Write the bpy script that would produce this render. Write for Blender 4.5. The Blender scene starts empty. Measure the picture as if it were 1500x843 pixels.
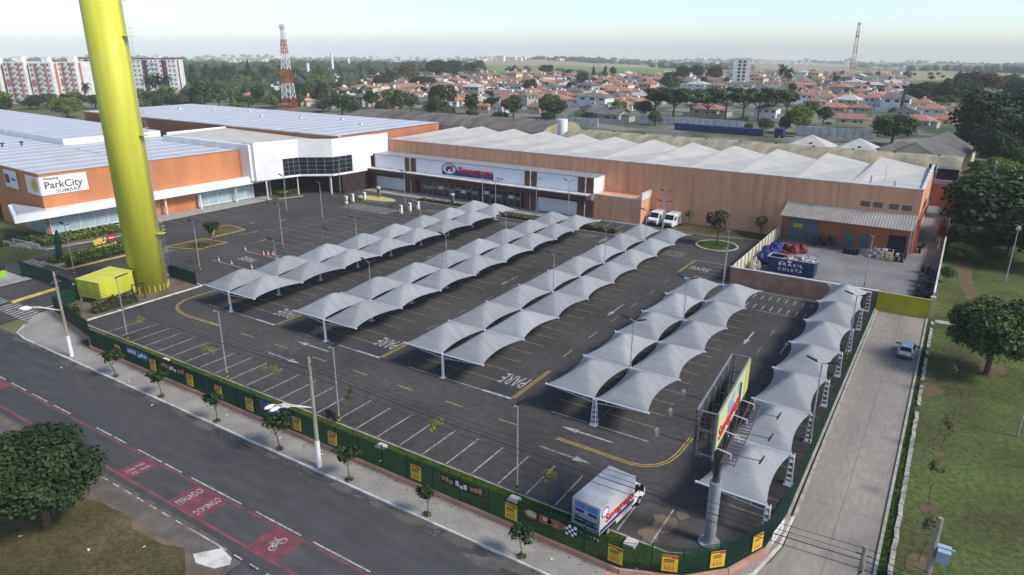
import bpy, bmesh, math, random
from mathutils import Vector, Matrix
S = bpy.context.scene
COL = S.collection
R = math.radians
random.seed(11)

# ------------------------------------------------------------------ materials
MATS = {}
def nodes(name):
    m = bpy.data.materials.new(name); m.use_nodes = True
    nt = m.node_tree
    return m, nt, nt.nodes['Principled BSDF']
def lk(nt, a, b): nt.links.new(a, b)
def rgba(c): return (c[0], c[1], c[2], 1)
def mat(name, c, c2=None, scale=1.0, rough=.8, metal=0., stretch=(1, 1, 1), contrast=(.35, .65), bump=0., bscale=8., fine=0., spec=.3, island=0., trans=0.):
    """noise-mottled base colour between c and c2, optional fine grain and bump"""
    m, nt, b = nodes(name)
    b.inputs['Roughness'].default_value = rough
    b.inputs['Metallic'].default_value = metal
    b.inputs['Specular IOR Level'].default_value = spec
    tc = nt.nodes.new('ShaderNodeTexCoord')
    mp = nt.nodes.new('ShaderNodeMapping'); mp.inputs['Scale'].default_value = stretch
    lk(nt, tc.outputs['Object'], mp.inputs['Vector'])
    c2 = c2 or tuple(x * .82 for x in c)
    n = nt.nodes.new('ShaderNodeTexNoise'); n.inputs['Scale'].default_value = scale; n.inputs['Detail'].default_value = 6
    lk(nt, mp.outputs['Vector'], n.inputs['Vector'])
    r = nt.nodes.new('ShaderNodeValToRGB')
    r.color_ramp.elements[0].position = contrast[0]; r.color_ramp.elements[1].position = contrast[1]
    r.color_ramp.elements[0].color = rgba(c2); r.color_ramp.elements[1].color = rgba(c)
    lk(nt, n.outputs['Fac'], r.inputs['Fac'])
    out = r.outputs['Color']
    if fine or island:
        mx = nt.nodes.new('ShaderNodeMix'); mx.data_type = 'RGBA'; mx.blend_type = 'MULTIPLY'; mx.inputs['Factor'].default_value = 1
        r2 = nt.nodes.new('ShaderNodeValToRGB')
        a = fine or island
        r2.color_ramp.elements[0].color = (1 - a, 1 - a, 1 - a, 1); r2.color_ramp.elements[1].color = (1 + a * .6,) * 3 + (1,)
        if fine:
            n2 = nt.nodes.new('ShaderNodeTexNoise'); n2.inputs['Scale'].default_value = scale * 14; n2.inputs['Detail'].default_value = 4
            lk(nt, mp.outputs['Vector'], n2.inputs['Vector'])
            r2.color_ramp.elements[0].position = .3; r2.color_ramp.elements[1].position = .7
            lk(nt, n2.outputs['Fac'], r2.inputs['Fac'])
        else:
            g = nt.nodes.new('ShaderNodeNewGeometry'); lk(nt, g.outputs['Random Per Island'], r2.inputs['Fac'])
        lk(nt, out, mx.inputs['A']); lk(nt, r2.outputs['Color'], mx.inputs['B']); out = mx.outputs['Result']
    lk(nt, out, b.inputs['Base Color'])
    if bump:
        n3 = nt.nodes.new('ShaderNodeTexNoise'); n3.inputs['Scale'].default_value = bscale; n3.inputs['Detail'].default_value = 4
        lk(nt, mp.outputs['Vector'], n3.inputs['Vector'])
        bp = nt.nodes.new('ShaderNodeBump'); bp.inputs['Strength'].default_value = bump; bp.inputs['Distance'].default_value = .05
        lk(nt, n3.outputs['Fac'], bp.inputs['Height']); lk(nt, bp.outputs['Normal'], b.inputs['Normal'])
    MATS[name] = m
    return m
def ribbed(name, c, c2, axis='X', period=.3, strip=None, strip_period=6., rough=.5, metal=0., stain=None, bump=.5, rib=.3):
    """sheet roofing: ribs as bump, lighter skylight strips, stains"""
    m, nt, b = nodes(name)
    b.inputs['Roughness'].default_value = rough; b.inputs['Metallic'].default_value = metal
    tc = nt.nodes.new('ShaderNodeTexCoord')
    def wave(per):
        w = nt.nodes.new('ShaderNodeTexWave'); w.bands_direction = axis; w.inputs['Scale'].default_value = .314 / per
        w.inputs['Distortion'].default_value = 0
        lk(nt, tc.outputs['Object'], w.inputs['Vector']); return w
    n = nt.nodes.new('ShaderNodeTexNoise'); n.inputs['Scale'].default_value = .25; n.inputs['Detail'].default_value = 7
    lk(nt, tc.outputs['Object'], n.inputs['Vector'])
    r = nt.nodes.new('ShaderNodeValToRGB'); r.color_ramp.elements[0].position = .35; r.color_ramp.elements[1].position = .65
    r.color_ramp.elements[0].color = rgba(c2); r.color_ramp.elements[1].color = rgba(c)
    if stain:
        e = r.color_ramp.elements.new(.28); e.color = rgba(stain)
    lk(nt, n.outputs['Fac'], r.inputs['Fac']); out = r.outputs['Color']
    w = wave(period)
    bp = nt.nodes.new('ShaderNodeBump'); bp.inputs['Strength'].default_value = bump; bp.inputs['Distance'].default_value = .06
    lk(nt, w.outputs['Fac'], bp.inputs['Height']); lk(nt, bp.outputs['Normal'], b.inputs['Normal'])
    mx = nt.nodes.new('ShaderNodeMix'); mx.data_type = 'RGBA'; mx.blend_type = 'MULTIPLY'; mx.inputs['Factor'].default_value = rib
    lk(nt, out, mx.inputs['A']); lk(nt, w.outputs['Color'], mx.inputs['B']); out = mx.outputs['Result']
    if strip:
        w2 = wave(strip_period)
        r2 = nt.nodes.new('ShaderNodeValToRGB'); r2.color_ramp.elements[0].position = .93; r2.color_ramp.elements[1].position = .95
        lk(nt, w2.outputs['Fac'], r2.inputs['Fac'])
        m2 = nt.nodes.new('ShaderNodeMix'); m2.data_type = 'RGBA'; lk(nt, r2.outputs['Color'], m2.inputs['Factor'])
        lk(nt, out, m2.inputs['A']); m2.inputs['B'].default_value = rgba(strip); out = m2.outputs['Result']
    lk(nt, out, b.inputs['Base Color'])
    MATS[name] = m
    return m
def glass(name, c, rough=.08):
    m, nt, b = nodes(name)
    n = nt.nodes.new('ShaderNodeTexNoise'); n.inputs['Scale'].default_value = .7
    tc = nt.nodes.new('ShaderNodeTexCoord'); lk(nt, tc.outputs['Object'], n.inputs['Vector'])
    r = nt.nodes.new('ShaderNodeValToRGB'); r.color_ramp.elements[0].color = rgba(tuple(x * .6 for x in c)); r.color_ramp.elements[1].color = rgba(c)
    lk(nt, n.outputs['Fac'], r.inputs['Fac']); lk(nt, r.outputs['Color'], b.inputs['Base Color'])
    b.inputs['Roughness'].default_value = rough; b.inputs['Specular IOR Level'].default_value = .6
    MATS[name] = m
    return m
def leafmat(name, dark, light):
    m, nt, b = nodes(name)
    g = nt.nodes.new('ShaderNodeNewGeometry')
    r = nt.nodes.new('ShaderNodeValToRGB'); r.color_ramp.elements[0].color = rgba(dark); r.color_ramp.elements[1].color = rgba(light)
    lk(nt, g.outputs['Random Per Island'], r.inputs['Fac'])
    tc = nt.nodes.new('ShaderNodeTexCoord'); n = nt.nodes.new('ShaderNodeTexNoise'); n.inputs['Scale'].default_value = .45; n.inputs['Detail'].default_value = 2
    lk(nt, tc.outputs['Object'], n.inputs['Vector'])
    r2 = nt.nodes.new('ShaderNodeValToRGB'); r2.color_ramp.elements[0].position = .3; r2.color_ramp.elements[1].position = .7
    r2.color_ramp.elements[0].color = (.72, .74, .7, 1); r2.color_ramp.elements[1].color = (1.15, 1.12, 1.0, 1)
    lk(nt, n.outputs['Fac'], r2.inputs['Fac'])
    mx = nt.nodes.new('ShaderNodeMix'); mx.data_type = 'RGBA'; mx.blend_type = 'MULTIPLY'; mx.inputs['Factor'].default_value = 1
    lk(nt, r.outputs['Color'], mx.inputs['A']); lk(nt, r2.outputs['Color'], mx.inputs['B'])
    lk(nt, mx.outputs['Result'], b.inputs['Base Color'])
    b.inputs['Roughness'].default_value = .6; b.inputs['Specular IOR Level'].default_value = .25
    MATS[name] = m
    return m

# ------------------------------------------------------------------ mesh builder
class MB:
    def __init__(s): s.v = []; s.f = []; s.mi = []; s.m = 0
    def poly(s, pts):
        i = len(s.v); s.v += [tuple(p) for p in pts]; s.f.append(tuple(range(i, i + len(pts)))); s.mi.append(s.m)
    def hexa(s, p):  # 8 pts: bottom 4 ccw, top 4 ccw
        i = len(s.v); s.v += [tuple(q) for q in p]
        for q in ((3, 2, 1, 0), (4, 5, 6, 7), (0, 1, 5, 4), (1, 2, 6, 5), (2, 3, 7, 6), (3, 0, 4, 7)):
            s.f.append(tuple(i + k for k in q)); s.mi.append(s.m)
    def box(s, x0, y0, z0, x1, y1, z1):
        s.hexa([(x0, y0, z0), (x1, y0, z0), (x1, y1, z0), (x0, y1, z0), (x0, y0, z1), (x1, y0, z1), (x1, y1, z1), (x0, y1, z1)])
    def wall(s, a, b, z0, z1, t):  # upright slab along a->b, thickness t to the right of a->b
        a = Vector(a[:2]); b = Vector(b[:2]); d = (b - a).normalized(); n = Vector((d.y, -d.x)) * t
        c, e = b + n, a + n
        s.prism([a, e, c, b], z0, z1)
    def prism(s, pts, z0, z1):
        pts = [(p[0], p[1]) for p in pts]
        ar = sum(pts[i][0] * pts[(i + 1) % len(pts)][1] - pts[(i + 1) % len(pts)][0] * pts[i][1] for i in range(len(pts)))
        if ar < 0: pts = pts[::-1]
        n = len(pts); i = len(s.v)
        s.v += [(x, y, z0) for x, y in pts] + [(x, y, z1) for x, y in pts]
        s.f.append(tuple(i + k for k in range(n))[::-1]); s.f.append(tuple(i + n + k for k in range(n)))
        for k in range(n): s.f.append((i + k, i + (k + 1) % n, i + n + (k + 1) % n, i + n + k))
        s.mi += [s.m] * (n + 2)
    def sheet(s, pts, z): s.poly([(p[0], p[1], z) for p in pts])
    def rect(s, x0, y0, x1, y1, z): s.poly([(x0, y0, z), (x1, y0, z), (x1, y1, z), (x0, y1, z)])
    def tube(s, path, r, n=8, caps=True):
        path = [Vector(p) for p in path]; rs = r if isinstance(r, (list, tuple)) else [r] * len(path)
        i = len(s.v); t = None
        for k, p in enumerate(path):
            d = (path[min(k + 1, len(path) - 1)] - path[max(k - 1, 0)]).normalized()
            if t is None: t = d.orthogonal().normalized()
            else: t = (t - d * t.dot(d)).normalized()
            q = d.cross(t)
            for a in range(n):
                an = 2 * math.pi * a / n
                s.v.append(tuple(p + (t * math.cos(an) + q * math.sin(an)) * rs[k]))
        for k in range(len(path) - 1):
            for a in range(n):
                s.f.append((i + k * n + a, i + k * n + (a + 1) % n, i + (k + 1) * n + (a + 1) % n, i + (k + 1) * n + a)); s.mi.append(s.m)
        if caps:
            s.f.append(tuple(i + a for a in range(n))[::-1]); s.f.append(tuple(i + (len(path) - 1) * n + a for a in range(n))); s.mi += [s.m] * 2
    def ball(s, c, r, n=8, m=5, jit=0.):
        c = Vector(c); rr = r if isinstance(r, (tuple, list)) else (r, r, r); i = len(s.v)
        for k in range(m + 1):
            th = math.pi * k / m
            for a in range(n):
                ph = 2 * math.pi * a / n; j = 1 + random.uniform(-jit, jit)
                s.v.append((c.x + rr[0] * math.sin(th) * math.cos(ph) * j, c.y + rr[1] * math.sin(th) * math.sin(ph) * j, c.z + rr[2] * math.cos(th) * j))
        for k in range(m):
            for a in range(n):
                s.f.append((i + k * n + a, i + (k + 1) * n + a, i + (k + 1) * n + (a + 1) % n, i + k * n + (a + 1) % n)); s.mi.append(s.m)
    def leaves(s, lobes, n, size, rng, up=.3, inner=.55):
        tot = sum(l[3] * l[4] + l[4] * l[5] + l[3] * l[5] for l in lobes)
        for cx, cy, cz, rx, ry, rz in lobes:
            k = int(n * (rx * ry + ry * rz + rx * rz) / tot)
            for _ in range(k):
                d = Vector((rng.gauss(0, 1), rng.gauss(0, 1), rng.gauss(0, 1)))
                if d.length < 1e-3: continue
                d.normalize()
                if d.z < -.45 and rng.random() < .6: d.z *= -1
                q = rng.uniform(inner, 1.04) if rng.random() < .75 else rng.uniform(inner * .4, 1.12)
                p = Vector((cx + d.x * rx * q, cy + d.y * ry * q, cz + d.z * rz * q))
                nrm = (d + Vector((rng.uniform(-.7, .7), rng.uniform(-.7, .7), rng.uniform(-.5, .7) + up))).normalized()
                t = nrm.orthogonal().normalized(); t = Matrix.Rotation(rng.uniform(0, 6.28), 3, nrm) @ t
                b = nrm.cross(t); sz = size * rng.uniform(.55, 1.25); sw = sz * rng.uniform(.45, .9)
                s.poly([p - t * sz, p - b * sw + nrm * sz * .15, p + t * sz, p + b * sw + nrm * sz * .15])
    def build(s, name, mats, parent=None, smooth=False):
        me = bpy.data.meshes.new(name); me.from_pydata(s.v, [], s.f)
        mats = mats if isinstance(mats, (list, tuple)) else [mats]
        for m in mats: me.materials.append(m)
        if len(mats) > 1: me.polygons.foreach_set('material_index', s.mi)
        if smooth: me.polygons.foreach_set('use_smooth', [True] * len(me.polygons))
        me.update()
        o = bpy.data.objects.new(name, me); COL.objects.link(o)
        if parent: o.parent = parent
        return o
def tag(o, label, cat, group=None):
    o['label'] = label; o['category'] = cat
    if group: o['group'] = group
    elif 'group' in o: del o['group']
    return o
def thing(name, label, cat, loc=(0, 0, 0), rz=0., group=None, scale=None):
    o = bpy.data.objects.new(name, None); COL.objects.link(o); o.empty_display_size = .2
    o.location = loc; o.rotation_euler = (0, 0, rz)
    if scale: o.scale = scale
    return tag(o, label, cat, group)
def struct(name, mb, mats, kind='structure', smooth=False):
    o = mb.build(name, mats, None, smooth); o['kind'] = kind; return o
KIDS = {}
def kids(o):
    if o.name not in KIDS: KIDS[o.name] = list(o.children)
    return KIDS[o.name]
def dup(root, loc, rz=0., label=None, cat=None, group=None, scale=None, mats=None):
    def cp(o, par):
        c = o.copy(); COL.objects.link(c)
        if par: c.parent = par
        if mats and c.type == 'MESH':
            for k, sl in enumerate(c.material_slots):
                if sl.material and sl.material.name in mats:
                    nm = mats[sl.material.name]; sl.link = 'OBJECT'; sl.material = nm
        for ch in kids(o): cp(ch, c)
        return c
    r = cp(root, None); r.location = loc; r.rotation_euler = (0, 0, rz)
    if scale: r.scale = scale
    if label: r['label'] = label
    if cat: r['category'] = cat
    if group: r['group'] = group
    return r
class Once:
    """first use moves the prototype itself, later uses copy it"""
    def __init__(s, proto): s.p = proto; s.used = False
    def put(s, loc, rz=0., label=None, group=None, scale=None, mats=None):
        if not s.used and not mats:
            s.used = True; o = s.p; kids(o); o.location = loc; o.rotation_euler = (0, 0, rz)
            if scale: o.scale = scale
            if label: o['label'] = label
            if group: o['group'] = group
            return o
        return dup(s.p, loc, rz, label, None, group, scale, mats)
    def done(s):
        if not s.used:
            for c in list(s.p.children_recursive): bpy.data.objects.remove(c)
            bpy.data.objects.remove(s.p)
def words(name, txt, size, m, parent=None, loc=(0, 0, 0), xdir=(1, 0, 0), ydir=(0, 0, 1), ext=.01, align='LEFT', width=None, kind=None, bold=0.):
    cu = bpy.data.curves.new(name, 'FONT'); cu.body = txt; cu.size = size; cu.extrude = ext; cu.align_x = align; cu.resolution_u = 3; cu.offset = bold
    t = bpy.data.objects.new(name, cu); COL.objects.link(t)
    dg = bpy.context.evaluated_depsgraph_get(); dg.update()
    me = bpy.data.meshes.new_from_object(t.evaluated_get(dg)); bpy.data.objects.remove(t)
    xs = [v.co.x for v in me.vertices]
    sx = width / (max(xs) - min(xs)) if width else 1.
    x = Vector(xdir).normalized(); y = Vector(ydir).normalized(); z = x.cross(y)
    M = Matrix((x, y, z)).transposed().to_4x4()
    me.transform(Matrix.Diagonal((sx, 1, 1, 1))); me.transform(M)
    me.materials.clear(); me.materials.append(m); me.name = name
    o = bpy.data.objects.new(name, me); COL.objects.link(o); o.location = loc
    if parent: o.parent = parent
    if kind: o['kind'] = kind
    return o
def ordn(i):
    w = ['first', 'second', 'third', 'fourth', 'fifth', 'sixth', 'seventh', 'eighth', 'ninth', 'tenth']
    if i < 10: return w[i]
    i += 1
    return '%d%s' % (i, 'th' if 10 < i % 100 < 14 else {1: 'st', 2: 'nd', 3: 'rd'}.get(i % 10, 'th'))
def tz(x, y):
    d = math.hypot(x - 74.7, y + 50.35)
    if d < 900: return 0.
    k = min(1, (d - 900) / 1800)
    z = -.015 * (d - 900) if d < 5200 else -.015 * 4300 + (d - 5200) * .004
    return z + (6 * math.sin(x / 410 + 1.3) * math.sin(y / 530 + .4) + 4 * math.sin(x / 190 + y / 260)) * k * 1.6
def inside(x, y, P):
    c = False; j = len(P) - 1
    for i in range(len(P)):
        if (P[i][1] > y) != (P[j][1] > y) and x < (P[j][0] - P[i][0]) * (y - P[i][1]) / (P[j][1] - P[i][1]) + P[i][0]: c = not c
        j = i
    return c

# ------------------------------------------------------------------ palette
asphalt = mat('lot_asphalt', (.088, .083, .081), (.058, .055, .054), .10, .9, fine=.22, contrast=(.3, .7), bump=.15, bscale=20, spec=.06)
street_m = mat('street_asphalt', (.084, .083, .085), (.060, .060, .062), .1, .9, fine=.2, stretch=(.25, 1, 1), contrast=(.3, .7), bump=.15, bscale=20, spec=.08)
concrete = mat('drive_concrete', (.32, .285, .24), (.205, .185, .165), .16, .9, fine=.15, stretch=(1.6, .35, 1), contrast=(.3, .72))
pave = mat('pavement', (.34, .32, .29), (.25, .235, .21), .3, .9, fine=.15)
yardc = mat('yard_concrete', (.24, .235, .235), (.155, .15, .15), .18, .85, fine=.15, contrast=(.3, .7))
kerb_w = mat('kerb_white', (.62, .6, .56), (.36, .34, .31), 1.2, .8, contrast=(.3, .55))
kerb_c = mat('kerb_concrete', (.4, .38, .34), (.25, .24, .21), 1.2, .85)
kerb_y = mat('kerb_yellow', (.62, .47, .10), (.42, .31, .09), 1.2, .8)
white_p = mat('road_white', (.46, .45, .44), (.20, .195, .19), 2.2, .8, contrast=(.36, .60), fine=.15)
white_f = mat('road_white_worn', (.30, .275, .25), (.12, .11, .10), 1.6, .85, contrast=(.36, .62), fine=.2)
yellow_p = mat('road_yellow', (.45, .31, .085), (.26, .19, .07), 1.6, .8, contrast=(.28, .55), fine=.15)
red_p = mat('road_red', (.25, .055, .075), (.12, .052, .058), 1.4, .85, contrast=(.36, .66), fine=.2)
red_f = mat('road_red_worn', (.23, .075, .085), (.10, .055, .06), 1.0, .85, contrast=(.3, .65), fine=.2)
darkpatch = mat('worn_paint_ground', (.035, .04, .055), (.045, .045, .05), 1., .9)
grass = mat('grass', (.105, .135, .045), (.068, .066, .034), .16, 1., fine=.35, contrast=(.3, .65), bump=.6, bscale=6, spec=.05)
grass_d = mat('dry_grass', (.14, .115, .06), (.062, .056, .028), .25, 1., fine=.35, contrast=(.3, .7), bump=.6, bscale=6, spec=.05)
grass_g = mat('strip_grass', (.055, .09, .018), (.034, .056, .014), .4, 1., fine=.35, bump=.6, bscale=8, spec=.05)
dirt = mat('red_dirt', (.155, .10, .06), (.10, .08, .04), .6, 1., fine=.25)
soil = mat('brown_soil', (.19, .14, .10), (.12, .09, .065), .6, 1., fine=.25)
town_m = mat('town_ground', (.22, .20, .17), (.06, .08, .035), .05, 1., fine=.3, contrast=(.42, .6))
land_m = mat('land', (.19, .19, .09), (.085, .10, .045), .006, 1., fine=.3, spec=.05)
gfield = mat('crop_green', (.16, .25, .08), (.13, .21, .07), .01, 1., spec=.05, stretch=(1, 4, 1))
tfield = mat('crop_tan', (.33, .27, .19), (.26, .22, .14), .008, 1., spec=.05)
dfield = mat('crop_dry', (.32, .29, .17), (.24, .23, .13), .008, 1., spec=.05)
white = mat('white_paint', (.80, .80, .79), (.70, .70, .69), .3, .6)
white_d = mat('white_weathered', (.66, .65, .62), (.45, .44, .41), .6, .75)
steel = mat('white_steel', (.62, .66, .70), (.50, .53, .57), 2., .4)
galv = mat('galvanised', (.40, .42, .44), (.30, .31, .33), 2., .45, metal=.3)
black = mat('black_plastic', (.02, .02, .024), (.012, .012, .014), 3., .5)
yel = mat('yellow_paint', (.60, .61, .06), (.50, .50, .055), .8, .5, stretch=(1, 1, .08))
yel_s = mat('poster_yellow', (.70, .50, .04), (.58, .38, .04), 1.5, .5)
blackyel = mat('hazard_yellow', (.55, .38, .03), (.45, .3, .03), 3., .6)
orange = mat('mall_orange', (.58, .23, .095), (.46, .18, .075), .35, .7, stretch=(1, 1, .22), fine=.08)
storeor = mat('store_brick', (.74, .385, .225), (.60, .305, .175), .45, .8, stretch=(2.2, 2.2, .16), fine=.14)
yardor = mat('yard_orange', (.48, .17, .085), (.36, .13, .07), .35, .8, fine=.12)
terra = mat('terracotta_wall', (.50, .28, .19), (.36, .20, .14), .8, .85, fine=.15)
brown = mat('brown_clad', (.085, .035, .032), (.06, .026, .024), .8, .5)
brown_l = mat('brown_light', (.15, .068, .058), (.11, .05, .042), .8, .5)
sheet_b = ribbed('blue_white_sheet', (.53, .545, .57), (.45, .465, .49), 'X', .5, (.78, .78, .78), 5.2, .55, .0, bump=.08, rib=.1)
cream_r = ribbed('cream_sheet', (.66, .62, .52), (.56, .53, .46), 'X', .6, None, 6, .6, bump=.25)
saw_r = ribbed('hall_sheet', (.52, .495, .44), (.44, .42, .375), 'X', .8, None, 6, .6, bump=.06, rib=.06)
fibre = ribbed('fibre_cement', (.155, .14, .135), (.085, .08, .08), 'X', .6, None, 6, .9, stain=(.05, .05, .05))
vault_m = mat('vault_concrete', (.40, .35, .23), (.20, .18, .13), .35, .9, stretch=(1, .3, .3), fine=.2)
vault_g = mat('vault_grey', (.20, .175, .15), (.085, .078, .072), .25, .9, stretch=(1, .3, .3), fine=.25)
canopy_r = ribbed('zinc_sheet', (.40, .37, .34), (.28, .26, .24), 'X', .45, None, 6, .6, stain=(.13, .10, .08))
darkglass = glass('dark_glass', (.022, .026, .034))
paleglass = glass('pale_glass', (.42, .55, .58), .15)
shopglass = glass('shop_glass', (.03, .035, .045))
carglass = glass('car_glass', (.015, .018, .022))
fabric = mat('sail_fabric', (.285, .297, .312), (.26, .272, .286), .6, .8, fine=.06)
def wear(m):
    nt = m.node_tree; b = nt.nodes['Principled BSDF']; src = b.inputs['Base Color'].links[0].from_socket
    oi = nt.nodes.new('ShaderNodeObjectInfo'); mr_ = nt.nodes.new('ShaderNodeMapRange'); mr_.inputs['To Min'].default_value = .86; mr_.inputs['To Max'].default_value = 1.1; lk(nt, oi.outputs['Random'], mr_.inputs['Value'])
    tc = nt.nodes.new('ShaderNodeTexCoord'); mp = nt.nodes.new('ShaderNodeMapping'); mp.inputs['Scale'].default_value = (.5, 2.5, .5); lk(nt, tc.outputs['Object'], mp.inputs['Vector'])
    ad = nt.nodes.new('ShaderNodeVectorMath'); ad.operation = 'MULTIPLY_ADD'; lk(nt, mp.outputs['Vector'], ad.inputs[0]); ad.inputs[1].default_value = (1, 1, 1); lk(nt, oi.outputs['Location'], ad.inputs[2])
    n = nt.nodes.new('ShaderNodeTexNoise'); n.inputs['Scale'].default_value = .8; n.inputs['Detail'].default_value = 5; lk(nt, ad.outputs['Vector'], n.inputs['Vector'])
    r = nt.nodes.new('ShaderNodeValToRGB'); r.color_ramp.elements[0].position = .3; r.color_ramp.elements[1].position = .6; r.color_ramp.elements[0].color = (.88, .87, .86, 1); r.color_ramp.elements[1].color = (1, 1, 1, 1); lk(nt, n.outputs['Fac'], r.inputs['Fac'])
    wv = nt.nodes.new('ShaderNodeTexWave'); wv.bands_direction = 'Y'; wv.inputs['Scale'].default_value = .21; lk(nt, tc.outputs['Object'], wv.inputs['Vector'])
    r2 = nt.nodes.new('ShaderNodeValToRGB'); r2.color_ramp.elements[0].position = .0; r2.color_ramp.elements[1].position = .012; r2.color_ramp.elements[0].color = (.86, .86, .86, 1); r2.color_ramp.elements[1].color = (1, 1, 1, 1); lk(nt, wv.outputs['Fac'], r2.inputs['Fac'])
    o = src
    for s in (r.outputs['Color'], r2.outputs['Color'], mr_.outputs['Result']):
        mx = nt.nodes.new('ShaderNodeMix'); mx.data_type = 'RGBA'; mx.blend_type = 'MULTIPLY'; mx.inputs['Factor'].default_value = 1; lk(nt, o, mx.inputs['A']); lk(nt, s, mx.inputs['B']); o = mx.outputs['Result']
    lk(nt, o, b.inputs['Base Color'])
wear(fabric)
meshgreen = mat('fence_green', (.013, .062, .04), (.010, .048, .032), 1., .5)
bark = mat('bark', (.12, .09, .065), (.07, .055, .04), 3., .95)
conc_post = mat('concrete_post', (.33, .30, .25), (.24, .22, .18), 1.5, .9)
blue_s = mat('skip_blue', (.02, .06, .17), (.015, .04, .11), 1.2, .5)
blue_t = mat('tarp_blue', (.03, .04, .20), (.015, .02, .10), 1.5, .5)
red_t = mat('tarp_red', (.24, .025, .03), (.10, .015, .02), 1.5, .55)
navy = mat('logo_navy', (.02, .045, .20), (.018, .04, .18), 1., .5)
logo_red = mat('logo_red', (.55, .02, .03), (.5, .02, .03), 1., .5)
grey_d = mat('dark_grey', (.085, .085, .09), (.06, .06, .065), 1.5, .6)
doorblue = mat('grey_blue_door', (.13, .17, .19), (.10, .135, .155), 1., .6)
rubber = mat('rubber', (.015, .015, .016), (.01, .01, .011), 3., .85)
carsilver = mat('car_silver', (.55, .57, .60), (.50, .52, .55), 1., .25, metal=.35, spec=.5)
carwhite = mat('car_white', (.74, .75, .76), (.70, .71, .72), 1., .3, spec=.5)
redlight = mat('red_lens', (.4, .01, .01), None, 1., .2)
cone_m = mat('cone_orange', (.52, .12, .06), None, 1., .6)
card = mat('cardboard', (.36, .25, .15), (.25, .17, .10), 2., .9)
lime = mat('lime_green', (.28, .52, .03), None, 1., .5)
tile_o = mat('tile_orange', (.43, .22, .14), (.30, .155, .105), .5, .9, fine=.25)
tile_r = mat('tile_red', (.34, .18, .135), (.23, .125, .10), .5, .9, fine=.25)
tile_g = mat('tile_grey', (.17, .155, .145), (.11, .10, .10), .5, .9, fine=.2)
tile_k = mat('tile_khaki', (.23, .19, .14), (.16, .14, .10), .5, .9, fine=.2)
roof_w = mat('roof_pale', (.50, .48, .45), (.40, .38, .36), .5, .8)
w_white = mat('house_white', (.74, .73, .70), (.60, .58, .55), .4, .8)
w_cream = mat('house_cream', (.66, .57, .40), (.55, .47, .33), .4, .8)
w_grey = mat('house_grey', (.42, .39, .36), (.33, .31, .28), .4, .85)
w_peach = mat('house_peach', (.60, .40, .26), (.5, .33, .22), .4, .8)
w_lilac = mat('house_lilac', (.56, .54, .62), (.48, .46, .54), .4, .8)
win_m = glass('window_dark', (.05, .055, .06), .2)
lf_green = leafmat('leaf_green', (.022, .046, .012), (.075, .125, .03))
lf_dark = leafmat('leaf_dark', (.010, .025, .008), (.036, .066, .018))
lf_light = leafmat('leaf_light', (.065, .11, .018), (.16, .22, .04))
lf_olive = leafmat('leaf_olive', (.05, .05, .02), (.13, .12, .045))
lf_rust = leafmat('leaf_rust', (.045, .02, .016), (.10, .05, .035))
lf_yel = leafmat('leaf_yellow', (.16, .15, .03), (.36, .30, .06))
lf_far = leafmat('leaf_far', (.025, .042, .018), (.06, .085, .035))
LEAF = [lf_green, lf_dark, lf_light, lf_olive, lf_rust]
HAZE, SKY_S, SUN_E, EXPO = 0.00014, 0.112, 1.95, 0.95
DUST, AIR, OZ = 1.25, 0.72, 0.8
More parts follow.
